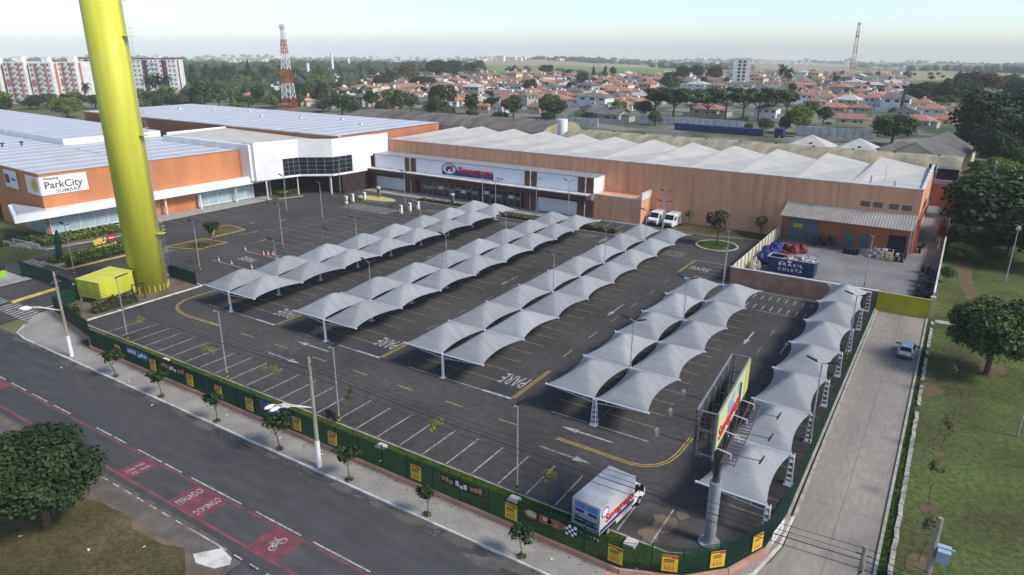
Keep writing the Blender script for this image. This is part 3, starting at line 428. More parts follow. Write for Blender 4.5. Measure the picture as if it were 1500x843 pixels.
# pavements with kerbs
def paved(name, pts, z=.14, m=pave, km=kerb_w, kw=.16, edges=None):
    mb = MB(); mb.prism(pts, -.05, z)
    struct(name, mb, m)
    if km:
        kb = MB(); n = len(pts)
        for i in range(n):
            if edges is None or i in edges: kb.wall(pts[i], pts[(i + 1) % n], -.05, z + .012, kw)
        struct(name + '_kerb', kb, km)
paved('pavement', [(-16.4, -16.6), (-14.6, -18.2), (-12, -18.6), (59.4, -18.6), (61.6, -18.0), (66.2, -14.8), (68.2, -11.4), (69.0, -7.6), (69.1, -4), (68.75, -4), (68.4, -8.2), (66.9, -12.0), (64.9, -14.3), (60.6, -16.0), (-2.5, -15.9), (-5.3, -14.7), (-17.8, -12.6), (-19.4, -12.2), (-18.8, -14.6)], edges=[0, 1, 2, 3, 4, 5, 6, 7])
paved('driveway_kerb', [(69.1, -4), (69.3, -4), (69.25, 46), (68.95, 46)], .12, kerb_c, None)
paved('driveway_kerb', [(74.75, -18.6), (74.95, -18.6), (74.8, 46), (74.6, 46)], .14, kerb_c, None)
sheet('kerb_soil', [(60.0, -17.4), (64, -15.8), (67.0, -12.8), (68.6, -9), (68.9, -4), (68.6, -4), (68.2, -9), (66.7, -12.4), (64.6, -14.8), (60.4, -16.3)], .146, terra)
# far side of the street: kerb, paved walk and grass
mb = MB(); mb.prism([(-200, -28.2), (37.4, -28.2), (39.0, -28.7), (39.9, -30.2), (40.3, -33), (40.4, -120), (-200, -120)], -.05, .13)
struct('south_walk', mb, soil)
kb = MB()
P = [(-200, -28.1), (37.4, -28.1), (39.1, -28.6), (40.05, -30.2), (40.5, -33), (40.6, -90)]
for a, b in zip(P, P[1:]): kb.wall(a, b, -.05, .145, .22)
struct('south_kerb', kb, mat('kerb_dark', (.12, .115, .11), (.07, .068, .066), 1.2, .9))
pv = MB()
for k in range(20): pv.rect(-18 + 2.9 * k, -30.0, -18 + 2.9 * k + 2.84, -28.62, .135)
struct('paving_slabs', pv, mat('old_slabs', (.165, .14, .12), (.10, .088, .076), .7, .95, fine=.25))
g = MB(); pts = []
for k in range(60):
    x = -60 + k * 1.62; pts.append((x, -30.3 + .35 * math.sin(k * 1.3) + .2 * math.sin(k * 3.1)))
pts += [(38.4, -31.6), (38.0, -36), (37.5, -60), (-60, -60)]
g.poly([(x, y, .139) for x, y in pts]); struct('verge_grass', g, grass_d, 'stuff')
dash = MB()
for k in range(20): dash.rect(13.0 + 1.62 * k, -28.52, 13.85 + 1.62 * k, -28.40, .15)
dash.rect(34.6, -28.5, 37.4, -28.38, .151)
for k in range(4): dash.poly([(39.6 + .06 * k, -30.4 - .8 * k, .15), (39.75 + .06 * k, -30.4 - .8 * k, .15), (39.8 + .06 * k, -31.0 - .8 * k, .15), (39.65 + .06 * k, -31.0 - .8 * k, .15)])
struct('kerb_dashes', dash, white_p)
mb = MB(); mb.prism([(37.7, -28.5), (39.1, -28.75), (39.5, -29.2), (38.9, -30.0), (37.5, -30.3), (36.6, -29.9)], .13, .16); struct('kerb_ramp', mb, kerb_w)
# park on the right
rsheet('park_lawn', 75.0, -18.5, 150, 150, -.02, grass)
sheet('verge_strip', [(74.9, -18.6), (75.35, -18.6), (75.1, 46), (74.8, 46)], .02, grass_g)
mb = MB(); rg = random.Random(4)
y = -16.
while y < 45:
    l = rg.uniform(.9, 1.7)
    if rg.random() < .93:
        o = rg.uniform(-.05, .05); x = 75.55 - (y + 16) * .0062
        mb.hexa([(x + o, y, -.05), (x + .3 + o, y, -.05), (x + .3 - o, y + l - .08, -.05), (x - o, y + l - .08, -.05), (x + o, y, .14 + o), (x + .3 + o, y, .14 - o), (x + .3 - o, y + l - .08, .14), (x - o, y + l - .08, .14)])
    y += l
struct('park_kerbstones', mb, kerb_c)
sheet('park_path', [(75.6, 46.6), (81, 47.2), (81, 46.0), (75.6, 45.4)], .0, kerb_c)
sheet('park_path', [(78.6, 58), (80.6, 57.5), (79.4, 66), (79.0, 72), (79.4, 80), (77.0, 80.5), (76.4, 77), (77.4, 73), (77.5, 66)], .0, dirt)
for k, (x, y, r) in enumerate([(76.2, 24.6, 1.1), (77.3, 2.7, .6), (77.1, -4.4, .8), (77.6, 11.5, .5), (76.0, 27.5, .7), (81.4, 33.2, 1.3)]):
    rg = random.Random(k); mb = MB()
    mb.poly([(x + r * rg.uniform(.6, 1.2) * math.cos(a * .5236), y + 1.5 * r * rg.uniform(.6, 1.2) * math.sin(a * .5236), .004 + .003 * k) for a in range(12)])
    struct('bare_earth', mb, dirt)
# grass strip behind the street fence
mb = MB(); nx = 70
for i in range(nx):
    x0, x1 = -5 + 66.5 * i / nx, -5 + 66.5 * (i + 1) / nx
    mb.poly([(x0, -16.0, .5), (x1, -16.0, .5), (x1, -14.3, .34), (x0, -14.3, .34)]); mb.poly([(x0, -14.3, .34), (x1, -14.3, .34), (x1, -12.62, .16), (x0, -12.62, .16)])
mb.poly([(61.5, -16.0, .4), (64.5, -14.2, .3), (66.5, -12.0, .2), (63.0, -12.62, .16), (61.5, -12.62, .16)])
mb.poly([(66.5, -12.0, .2), (68.2, -9, .2), (68.5, -2, .1), (68.0, -2, .1), (67.6, -9.6, .16), (63, -12.62, .16)])
struct('strip_grass', mb, grass_g, 'stuff')
kb = MB(); kb.box(-12, -12.64, -.05, 63, -12.46, .15); kb.wall((63, -12.46), (67.4, -10.0), -.05, .15, .16); kb.wall((67.4, -10.0), (68.2, -5), -.05, .15, .16); struct('lot_kerb', kb, kerb_c)
rsheet('gutter_stain', -8, -12.44, 62, -12.1, .006, mat('gutter_dirt', (.12, .10, .085), (.06, .055, .05), .5, 1., fine=.3))
jb = MB()
for k in range(13): jb.rect(69.35, -16 + 5 * k, 74.6, -15.96 + 5 * k, .0185)
jb.rect(71.9, -18, 71.94, 46, .0186)
struct('slab_joints', jb, mat('joint_dark', (.10, .095, .088), (.16, .15, .14), .8, 1.))
rg = random.Random(31); ob = MB()
for x0, n in ((0, 24), (17.1, 24), (34.13, 24), (51.26, 15), (-9.6, 20), (65.4, 20)):
    for k in range(n):
        for sx in ((-2.6, 2.6) if x0 != 65.4 else (0,)):
            if rg.random() < .6:
                r = rg.uniform(.15, .5); cx = x0 + sx + rg.uniform(-.9, .9); cy = 2.5 * k + 1.25 + rg.uniform(-.3, .3) + (-6 if x0 == 65.4 else 14 if x0 == -9.6 else 0)
                ob.poly([(cx + r * rg.uniform(.6, 1.2) * math.cos(a * .6283), cy + r * rg.uniform(.5, 1) * math.sin(a * .6283), .0055) for a in range(10)])
for k in range(27):
    if rg.random() < .7:
        r = rg.uniform(.2, .55); cx = -5 + 2.515 * k; cy = -9.5 + rg.uniform(-1.2, 1.2); ob.poly([(cx + r * rg.uniform(.5, 1) * math.cos(a * .6283), cy + r * rg.uniform(.6, 1.2) * math.sin(a * .6283), .0055) for a in range(10)])
struct('oil_stains', ob, mat('oil', (.046, .043, .042), (.072, .067, .065), 1.5, .8))
tm = MB()
for k in range(16):
    x = rg.uniform(-10, 50); y = rg.uniform(-26, -20); L = rg.uniform(4, 12); tm.rect(x, y, x + L, y + rg.uniform(.12, .2), .003 + .0001 * k)
for k in range(5):
    x = rg.uniform(-20, 55); y = rg.uniform(-24, -20.5); tm.rect(x, y, x + rg.uniform(1.5, 4), y + rg.uniform(.8, 1.6), .005 + .0003 * k)
struct('road_patches', tm, mat('patch_dark', (.054, .054, .056), (.07, .07, .072), 1.2, .9))
db = MB()
for k in range(40):
    x = rg.uniform(-15, 60); y = -18.7 - abs(rg.gauss(0, .45)); r = rg.uniform(.3, 1.1); db.poly([(x + 2 * r * rg.uniform(.5, 1) * math.cos(a * .5236), max(-22, min(-18.62, y + .5 * r * math.sin(a * .5236))), .0066 + .00012 * k) for a in range(12)])
struct('kerb_dust', db, mat('dust', (.13, .115, .10), (.085, .08, .075), 1., 1.))
# oil and soil stains in the bays
for k, (x, y, r, m) in enumerate([(61.6, -9.6, 1.0, soil), (61.2, -11.3, .8, soil), (62.3, -8.0, .5, soil)]):
    rg = random.Random(k + 50); mb = MB()
    mb.poly([(x + r * rg.uniform(.6, 1.1) * math.cos(a * .45), y + r * 1.2 * rg.uniform(.6, 1.1) * math.sin(a * .45), .007 + k * .002) for a in range(14)]); struct('soil_stain', mb, m)

# ------------------------------------------------------------------ painted markings
W = MB(); F = MB(); Y = MB(); RD = MB(); RF = MB(); HB = MB()
Z = .012
def line(mb, a, b, w=.11, z=Z):
    a = Vector(a); b = Vector(b); d = (b - a).normalized(); n = Vector((-d.y, d.x)) * (w / 2)
    mb.poly([(a.x - n.x, a.y - n.y, z), (b.x - n.x, b.y - n.y, z), (b.x + n.x, b.y + n.y, z), (a.x + n.x, a.y + n.y, z)])
def arrow(mb, x, y, l, dx, dy, z=Z):
    d = Vector((dx, dy)); n = Vector((-dy, dx)); c = Vector((x, y))
    tip = c + d * l / 2; nk = tip - d * 1.6; tl = c - d * l / 2
    q = lambda v: (v.x, v.y, z)
    mb.poly([q(tl - n * .09), q(nk - n * .09), q(nk + n * .09), q(tl + n * .09)]); mb.poly([q(nk - n * .34), q(tip), q(nk + n * .34)])
for k in range(28): line(W, (-6.3 + 2.515 * k, -12.15), (-6.3 + 2.515 * k, -7.65))
ROWX = [0, 17.1, 34.13, 51.26]; NB = [8, 8, 8, 5]
for x, n in zip(ROWX, NB):
    L = 7.5 * n
    line(W, (x - 4.5, -.02), (x + 5.0 + .2, -.02), .12)
    for k in range(1, int(L / 2.5)): line(F, (x - 4.75, 2.5 * k), (x + 4.75, 2.5 * k))
    line(F, (x, .3), (x, L), .1)
    line(F, (x - 4.75, L), (x + 4.75, L))
    if n == 8:
        W.rect(x + 4.9, -.15, x + 8.3, .15, Z + .002)
        HB.rect(x + 4.9, .25, x + 7.9, 2.1, .008)
        line(Y, (x + 8.25, .2), (x + 8.25, 7.4)); line(Y, (x + 8.5, .2), (x + 8.5, 7.4))
    else:
        pass
for k in range(-2, 18): line(F, (63.1, 2.5 * k), (68, 2.5 * k))
# left part of the car park
for x, ya, yb in ((-9.6, 14, 56), (-17.2, 20, 56), (-26.6, 30, 56)):
    for k in range(int((yb - ya) / 2.5) + 1): line(F, (x - 4.8, ya + 2.5 * k), (x + 4.8, ya + 2.5 * k))
    line(F, (x, ya), (x, yb), .1)
for k in range(12): line(F, (-46.8, 24 + 2.5 * k), (-51.6, 24 + 2.5 * k))
line(W, (-22.0, 18.8), (-12.4, 18.8), .14); line(W, (-22, 12.6), (-9, 12.6), .14); line(F, (-34, 20.4), (-28.5, 34), .12)
for s in ((-37, 31), (-34, 36), (-31, 27), (-25, 24)): arrow(F, s[0], s[1], 4, 0, 1)
# aisle arrows, dashes
for x, y in ((17.0, -1.9), (51.5, -1.85)): arrow(W, x, y, 5, -1, 0)
for x, y in ((16.8, -5.75), (51.4, -5.75)): arrow(W, x, y, 5, 1, 0)
for x in (1.1, 7.1, 13.1, 19.2, 25.2, 31.3, 37.4, 43.5): line(Y, (x, -3.85), (x + 2.1, -3.85))
for y in (11.3, 17.4, 23.4, 29.5, 35.6, 41.5): line(Y if y < 18 else F, (41.95, y), (41.95, y + 2.1))
for y in (9, 15, 21.0, 27.3, 33.5, 39.5): line(F, (24.6, y), (24.6, y + 2.1)); line(F, (8.5, y), (8.5, y + 2.1))
for y in (17.5, 23.7, 29.9): line(F, (59.5, y), (59.5, y + 2.1))
arrow(W, 57.6, 27.7, 4.6, 0, -1); arrow(W, 61.7, 27.4, 4.6, 0, 1); arrow(W, 40.7, 27.4, 4.9, 0, -1); arrow(F, 22.8, 30, 4.9, 0, -1); arrow(F, 6.6, 30, 4.9, 0, -1); arrow(F, 5.6, 34, 4.9, 0, -1)
def dbl(pts):
    for o in (0, .26):
        q = []
        for i, p in enumerate(pts):
            a = Vector(pts[max(i - 1, 0)]); b = Vector(pts[min(i + 1, len(pts) - 1)]); d = (b - a).normalized(); q.append(Vector(p) + Vector((-d.y, d.x)) * o)
        for a, b in zip(q, q[1:]): line(Y, a, b, .11, Z + .001)
dbl([(49.6, -3.95), (53.8, -4.0), (56.4, -4.1), (57.6, -3.8), (58.5, -3.1), (59.1, -2.1), (59.4, -.6), (59.5, 2.6)])
dbl([(-8.5, 5.4), (-8.85, 3.8), (-9.0, 1.5), (-8.9, -.7), (-8.0, -2.3), (-6.7, -3.3), (-5, -3.9), (-3, -4.1), (3.0, -3.9)][::1])
line(Y, (41.7, 47.7), (41.8, 54.6)); line(Y, (41.95, 47.7), (42.05, 54.6)); line(W, (41.8, 55.0), (49, 55.2), .14)
for k in range(4): line(F, (44.5, 47.3 + 2 * k), (49.5, 47.3 + 2 * k))
# motorcycle bays at the yard wall
line(W, (54, 45.0), (61.9, 45.0)); line(W, (53.6, 37.5), (61.9, 37.6)); line(W, (53.6, 37.5), (53.6, 45))
for k in range(8): line(W, (54.3 + 1.05 * k, 38.1), (54.3 + 1.05 * k, 39.9)); line(W, (54.3 + 1.05 * k, 42.2), (54.3 + 1.05 * k, 43.9))
# zebra crossings and hatched aisle ends
for k in range(9): line(F, (7.2 + .0, 57.2 + 0), (7.2, 57.2), .1) if False else None
for x0 in (-31, -14.5, 3.0, 19.4):
    for k in range(10): line(F, (x0 - 2.6 + .55 * k, 58.0), (x0 - 2.1 + .55 * k, 60.2), .2)
for k in range(5): F.rect(8.8 + 1.2 * k, 55.9, 9.5 + 1.2 * k, 58.9, Z); F.rect(24.0 + 1.2 * k, 56.2, 24.7 + 1.2 * k, 59.6, Z)
for k in range(14): F.rect(-33 + .9 * k, 51.2, -32.5 + .9 * k, 56.0, Z)
for k in range(10): line(W, (-25.6 + .85 * k, -16.0), (-26.2 + .85 * k, -13.4), .36)
for k in range(3): line(W, (-29.2 + .9 * k, -15.6), (-29.7 + .9 * k, -13.6), .36)
for k in range(5): line(W, (-45 + 1.1 * k, -4.6), (-45.3 + 1.1 * k, -2.6), .45); line(F, (-33.8, 9 + .8 * k), (-31.6, 9.2 + .8 * k), .4)
# delivery bays by the hall
for k in range(5): line(W, (17.6 + 2.6 * k, 66.2), (17.6 + 2.6 * k, 70.6))
for k in range(10): line(F, (36.2, 55.5 + .35 * k), (39.6, 55.0 + .35 * k), .12)
# street: bicycle lane
RF.rect(-200, -27.55, 60, -27.30, Z); RF.rect(-200, -24.98, 300, -24.80, Z)
for x0, x1 in ((-19, -16), (-3, -.5), (22.8, 24.75), (29.75, 33.6), (38.75, 41.7), (54, 57)): RD.rect(x0, -27.29, x1, -24.99, Z + .001)
xd = [(14.6, 17.2), (17.5, 19.4), (21.1, 24.6), (24.9, 27.2), (28.5, 34.6), (36.2, 41.0), (42.2, 47.5), (49, 54)] + [(-60 + 4.2 * k, -57 + 4.2 * k) for k in range(17)]
for a, b in xd: W.rect(a, -24.68, b, -24.55, Z + .002)
for nm, mb, m in (('white_markings', W, white_p), ('worn_markings', F, white_f), ('yellow_markings', Y, yellow_p), ('cycle_lane_red', RD, red_p), ('cycle_lane_edge', RF, red_f), ('dark_patches', HB, darkpatch)): struct(nm, mb, m)
def road_word(name, t, x, y, h, xd, yd, w, z=.018): words(name, t, h, white_p, None, (x, y, z), xd, yd, 0., 'CENTER', w, 'structure', .01)
for x in ROWX[:3]: road_word('stop_lettering', 'PARE', x + 6.45, 4.5, 3.2, (-1, 0, 0), (0, -1, 0), 2.9)
road_word('stop_lettering', 'PARE', 44.1, 49.9, 2.6, (1, 0, 0), (0, 1, 0), 3.0)
road_word('stop_lettering', 'PARE', -17.5, 16.8, 2.4, (-1, 0, 0), (0, -1, 0), 3.4)
road_word('holiday_lettering', 'FERIADO', 30.9, -26.15, .95, (0, 1, 0), (-1, 0, 0), 2.05)
road_word('sunday_lettering', 'DOMINGO', 33.05, -26.15, .95, (0, 1, 0), (-1, 0, 0), 2.05)
road_word('hours_lettering', 'DAS 7:00', 23.65, -26.25, .5, (0, 1, 0), (-1, 0, 0), 1.5)
road_word('hours_lettering', 'ÀS 13:00', 24.35, -26.15, .5, (0, 1, 0), (-1, 0, 0), 1.5)
def ground_bike(cx, cy):
    mb = MB(); z = .018
    def ring(x, y, r):
        for k in range(16):
            a, b = k * math.pi / 8, (k + 1) * math.pi / 8
            mb.poly([(x + r * math.cos(a), y + r * math.sin(a), z), (x + r * math.cos(b), y + r * math.sin(b), z), (x + (r - .08) * math.cos(b), y + (r - .08) * math.sin(b), z), (x + (r - .08) * math.cos(a), y + (r - .08) * math.sin(a), z)])
    P = lambda u, v: (cx - v, cy + u)
    ring(*P(-.42, 0), .3); ring(*P(.42, 0), .3)
    for a, b in (((-.42, 0), (-.12, .48)), ((-.12, .48), (.3, .48)), ((.3, .48), (.42, 0)), ((-.42, 0), (.0, 0)), ((.0, 0), (-.16, .55)), ((.0, 0), (.3, .48)), ((.3, .48), (.26, .7)), ((.26, .7), (.45, .72)), ((-.3, .58), (-.04, .58))): line(mb, P(*a), P(*b), .07, z + .001)
    struct('bicycle_symbol', mb, white_p)
ground_bike(40.4, -26.1)

# ------------------------------------------------------------------ islands, hedged beds and planting beds (ground)
def bed(name, pts, m=grass_d, km=kerb_y, z=.14):
    paved(name, pts, z, m, km)
bed('traffic_island', [(-40.2, 26.0), (-38.9, 28.3), (-33.4, 27.7), (-33.6, 20.9)], grass_d, kerb_y)
bed('traffic_island', [(-34.2, 19.6), (-28.5, 20.2), (-28.8, 14.6), (-34.6, 12.6)], grass_d, kerb_y)
ov = [(-32.8 + 5.2 * math.cos(k * math.pi / 10), 61.6 + 1.9 * math.sin(k * math.pi / 10)) for k in range(20)]
bed('oval_island', ov, mat('yellow_gravel', (.50, .44, .16), (.40, .36, .14), .8, .9), kerb_c)
rb = [(42.2 + 3.2 * math.cos(k * math.pi / 12), 65.2 + 3.2 * math.sin(k * math.pi / 12)) for k in range(24)]
paved('roundabout_island', rb, .18, grass_g, kerb_c, .4)
bed('entry_island', [(-42.4, -2.8), (-35.6, -2.5), (-35.4, 12), (-42.0, 12)], soil, kerb_y)
rsheet('island_walk', -39.1, -2.6, -37.7, 12, .15, pave)
bed('mall_bed', [(-56.8, -1.0), (-49.6, 1.2), (-48.0, 12), (-49, 16), (-56.2, 16)], soil, kerb_c)
bed('mall_bed', [(-57, 50.2), (-50.4, 49.5), (-48.6, 54.5), (-56, 56.5)], grass_d, kerb_c)
paved('mall_walk', [(-56.6, 16.2), (-52.6, 16.4), (-51.6, 48.5), (-55.6, 49.4)], .13, kerb_c, kerb_c)
bed('tower_bed', [(-20.5, -12.2), (-12, -12.2), (-12, 4.0), (-20.5, 4.0)], soil, kerb_w)
bed('shop_bed', [(-.8, 61.6), (8.6, 62.2), (8.6, 63.6), (-.8, 63.2)], soil, kerb_c)
bed('shop_bed', [(16.4, 61.6), (25.2, 62.2), (25.2, 63.9), (16.4, 63.4)], soil, kerb_c)
bed('shop_bed', [(-25, 64.6), (-7, 64.6), (-7, 67), (-25, 67)], soil, kerb_c)
paved('shop_walk', [(-42, 67.2), (16, 67.2), (17.6, 70.9), (26, 71.2), (26, 72.4), (-42, 72.4)], .13, pave, kerb_w, .16, [0, 1, 2])
sheet('service_road', [(26, 60), (47.5, 58), (49.6, 62), (49.6, 70.6), (44.5, 72.4), (38, 70.8), (26, 71.2)], .006, asphalt)
mb = MB()
for i in range(8):
    x0, x1 = 32.5 + 2.2 * i, 32.5 + 2.2 * (i + 1); s = lambda x: 71.0 + max(0, x - 38) * .2
    mb.poly([(x0, s(x0), .1), (x1, s(x1), .1), (x1, 76.6, .45), (x0, 76.6, .45)])
struct('hall_lawn', mb, grass_d, 'stuff')
kb = MB(); kb.wall((26, 71.1), (38, 70.9), -.05, .16, .16); kb.wall((38, 70.9), (44.5, 72.2), -.05, .16, .16); kb.wall((44.5, 72.2), (49.8, 73.2), -.05, .16, .16); struct('road_kerb', kb, kerb_c)
rsheet('grass_patch', -62, -14, -46, 0, .01, grass)
rsheet('entry_median', -36.5, -12.3, -34.6, -7.6, .12, kerb_c)
mb = MB(); mb.prism([(-26.9, -13.8), (-26.2, -13.8), (-27.2, -7.5), (-27.9, -7.5)], -.05, .16); struct('median_kerb', mb, kerb_y)
mb = MB(); mb.prism([(-38, -18.5), (-34.6, -18.5), (-35, -12), (-36, -8), (-60, -8), (-60, -18.5)], -.05, .13); struct('pavement_west', mb, pave)
mb = MB(); mb.poly([(50.0, 47.0, .01), (74.7, 47.0, .01), (74.7, 76.5, .4), (50.0, 76.5, .4)]); mb.poly([(70.6, 76.5, .4), (74.7, 76.5, .4), (74.7, 128, .5), (70.6, 128, .5)])
struct('yard_floor', mb, yardc)
# ------------------------------------------------------------------ shopping centre on the left
TH = math.atan(.055)
mall = thing('shopping_centre', 'long shopping centre with orange upper walls, white canopy and ribbed pale blue roofs', 'building', (-58, 6, 0), -TH)
def part(name, mb, m, parent, smooth=False): return mb.build(name, m, parent, smooth)
# local frame: x outward (east), y along the facade (north)
b = MB(); b.box(-150, 0, 4.4, -.4, 41.5, 10.7); part('upper_wall', b, orange, mall)
b = MB(); b.box(-150.2, -.06, 10.7, -.34, .3, 10.9); b.box(-.7, .3, 10.7, -.34, 41.5, 10.9); part('wall_cap', b, mat('cap_grey', (.35, .22, .15), None, 1, .6), mall)
b = MB(); b.poly([(-149.9, .3, 10.72), (-.72, .3, 10.72), (-.72, 41.4, 10.72), (-149.9, 41.4, 10.72)])
part('low_roof', b, sheet_b, mall)
b = MB(); b.box(-148, 20, 10.4, -38, 42.3, 12.0); part('middle_wall', b, white, mall)
b = MB(); b.rect(-147.7, 20.3, -38.3, 42.2, 12.02); rr = part('middle_roof', b, sheet_b, mall)
b = MB(); b.box(-.45, 12.5, 0, -.2, 41.4, 4.4); part('ground_wall', b, orange, mall)
b = MB()
b.box(-20, -.2, 0, -.3, .2, 4.4)
part('south_wall', b, orange, mall)
# glazing
def glazing(x, y0, y1, n, par, z0=.5, z1=4.2, zt=3.2, panes=paleglass, frame=steel):
    w = (y1 - y0) / n
    for k in range(n):
        a = y0 + w * k
        g = MB(); g.box(x, a + .08, z0, x + .06, a + w - .08, zt); o = part('window', g, panes, par)
        g = MB(); g.box(x, a + .08, zt + .08, x + .05, a + w - .08, z1); part('top_pane', g, darkglass, o)
    g = MB()
    for k in range(n + 1): g.box(x - .02, y0 + w * k - .08, z0 - .2, x + .12, y0 + w * k + .08, z1 + .2)
    g.box(x - .02, y0, zt, x + .1, y1, zt + .08); g.box(x - .02, y0, z0 - .25, x + .14, y1, z0 - .002)
    part('window_frame', g, frame, par)
glazing(-.14, .2, 12.4, 5, mall)
glazing(.0, 28, 41.0, 6, mall)
g = MB()
for k in range(5): g.box(-9.4 + 1.8 * k, -.34, .4, -7.75 + 1.8 * k, -.25, 3.9)
part('side_glass', g, paleglass, mall)
c = MB(); c.prism([(2.2, -5.8), (2.2, 44.5), (-.5, 44.5), (-.5, .0), (-9, -2.0), (-9.0, -2.6)], 3.7, 4.9); part('canopy', c, white, mall)
c = MB(); c.prism([(1.6, -4.9), (1.6, -.6), (-.5, -.4), (-8.2, -2.1)], 4.9, 5.12); part('canopy_top', c, mat('flashing_grey', (.42, .42, .43), None, 1, .6), mall)
c = MB(); c.box(1.4, 4, 4.9, 1.7, 44.2, 5.25); part('canopy_rim', c, white, mall)
for y in (13.0, 20.5, 27.8, 36, 43.8):
    c = MB(); c.tube([(1.2, y, 0), (1.2, y, 3.72)], .22, 10); part('column', c, white_d, mall)
def exhaust(x, y, z):
    e = MB(); e.tube([(x, y, z), (x, y, z + .9)], .18, 8); e.box(x - .35, y - .35, z + .9, x + .35, y + .35, z + 1.2); part('roof_vent', e, grey_d, mall)
for y in (2, 5.5, 9): exhaust(-46 + y * .2, y + 5, 10.5)
for k in range(6):
    e = MB(); e.box(-30 + 4.5 * k, 18.6, 10.5, -27.4 + 4.5 * k, 18.9, 10.72); part('roof_stay', e, grey_d, mall)
# name board wrapping the corner
s = MB(); s.box(-.33, .0, 7.15, -.26, 7.7, 10.35); s.box(-5.6, -.16, 7.15, -.26, -.07, 10.35); sign = part('name_board', s, white, mall)
words('board_lettering', 'ParkCity', 1.75, mat('ink_grey', (.06, .065, .08), None, 1, .6), sign, (-.25, .55, 8.25), (0, 1, 0), (0, 0, 1), .02, 'LEFT', 6.2, None, .015)
words('board_lettering', 'Shopping', .62, MATS['ink_grey'], sign, (-.25, .6, 9.78), (0, 1, 0), (0, 0, 1), .02, 'LEFT', 2.4, None, .01)
words('board_lettering', 'SUMARÉ', .85, mat('ink_mid', (.20, .21, .24), None, 1, .6), sign, (-.25, 2.3, 7.38), (0, 1, 0), (0, 0, 1), .02, 'LEFT', 4.0, None, .01)
d = MB(); d.prism([(math.cos(k * math.pi / 14) * 1.15, math.sin(k * math.pi / 14) * 1.25) for k in range(28)], 0, .03)
for i, v in enumerate(d.v): d.v[i] = (-2.3 + v[0], -.17 - v[2], 8.75 + v[1])
dd = part('board_disc', d, mat('disc_yellow', (.68, .45, .02), (.55, .38, .02), 2., .6), sign)
d = MB()
for k in range(8):
    a = k * math.pi / 4; d.tube([(-2.3 + .2 * math.cos(a), -.215, 8.75 + .2 * math.sin(a)), (-2.3 + 1.0 * math.cos(a), -.215, 8.75 + 1.05 * math.sin(a))], .05, 4)
part('disc_segments', d, mat('disc_pale', (.75, .62, .25), None, 1, .6), dd)
s = MB(); s.box(-15, -.16, 7.2, -9.7, -.07, 10.4); sign2 = part('tenant_board', s, white, mall)
words('board_lettering', 'smile', .95, mat('board_blue', (.04, .05, .35), None, 1, .6), sign2, (-12.2, -.17, 8.6), (1, 0, 0), (0, 0, 1), .02, 'LEFT', 2.0)
s = MB(); s.box(-14.6, -.2, 8.0, -12.9, -.165, 9.6); part('board_patch', s, mat('board_maroon', (.22, .02, .06), None, 1, .6), sign2)
# tall anchor store behind
anchor = thing('anchor_store', 'big windowless store block with dull orange front wall and wide blue white ribbed roof', 'building', (-100, 80, 0))
b = MB(); b.box(-52, -18, 0, 56.3, 18, 12.8); part('wall', b, mat('anchor_orange', (.42, .17, .085), (.34, .135, .07), .3, .8), anchor)
b = MB(); b.rect(-52.2, -17.7, 56.5, 18.2, 12.95); b2 = part('roof', b, sheet_b, anchor)
b = MB(); b.box(-52.3, -18.2, 12.75, 56.6, -17.7, 13.0); part('parapet', b, white_d, anchor)
b = MB()
for k in range(7): b.box(-35 + 13 * k, 2 + 3 * (k % 3), 12.96, -34.2 + 13 * k, 2.7 + 3 * (k % 3), 13.4)
part('roof_vent', b, white_d, anchor)
# white entrance portal
port = thing('entrance_portal', 'faceted white entrance block with band of black glazing on slender posts', 'building', (-52, 46, 0))
PL = [(-3.6, -.6), (-.4, -.3), (1.4, 5.6), (2.4, 9.2), (8.3, 13.8), (9.0, 19.0), (9.4, 24.6), (9.8, 30.4)]
b = MB()
lo = 4.3; g0, g1 = 4.75, 8.5
for k, (p, q) in enumerate(zip(PL, PL[1:])):
    if k in (2, 3, 4):
        b.wall(q, p, lo, g0, .35); b.wall(q, p, g1, 12.5, .35)
    elif k == 1: b.wall(q, p, lo, 12.5, .35)
    elif k == 6: b.wall(q, p, 7.6, 12.4, .35)
    else: b.wall(q, p, lo, 12.5, .35)
part('wall', b, white, port)
b = MB(); b.sheet([(-3.6, -.6), (-.4, -.3), (1.4, 5.6), (2.4, 9.2), (8.3, 13.8), (9.0, 19), (9.4, 24.6), (-8, 24.6), (-8, -.6)], lo + .01); part('soffit', b, grey_d, port)
for k in (2, 3, 4):
    p, q = Vector(PL[k]), Vector(PL[k + 1]); d = (q - p)
    n = Vector((d.y, -d.x)).normalized()
    w = MB(); w.wall(q - n * .1, p - n * .1, g0, g1, .06); gl = part('glazing', w, darkglass, port)
    w = MB(); m_ = 3 if k != 3 else 4
    for i in range(m_ + 1):
        c0 = p + d * (i / m_) ; w.wall(c0 + d.normalized() * .04 + n * .02, c0 - d.normalized() * .04 + n * .02, g0, g1, .1)
    for z in (5.7, 6.65, 7.6): w.wall(q + n * .03, p + n * .03, z, z + .05, .1)
    part('glazing_bars', w, mat('mullion', (.22, .24, .26), None, 1, .5), gl)
b = MB(); b.box(-32, -.9, 4.3, -1.2, 0, 12.0); b.box(-32, 0, 8, -31.6, 17, 12.6); part('side_wall', b, white, port)
b = MB(); b.poly([(-31.6, 0, 12.1), (-.6, 0, 11.6), (1.2, 5.6, 11.6), (2.2, 9.2, 11.6), (8.0, 13.8, 11.6), (8.7, 19, 11.6), (9.2, 24.6, 12.0), (9.4, 30, 12.0), (-31.6, 17, 12.3)]); part('roof', b, cream_r, port)
for x, y in ((1.0, 1), (1.6, 9), (7.4, 13.6), (8.0, 20), (-3.4, 9.5), (-3, 5), (5.0, 15.5)):
    c = MB(); c.tube([(x, y, 0), (x, y, lo)], .16, 10); part('post', c, white_d, port)
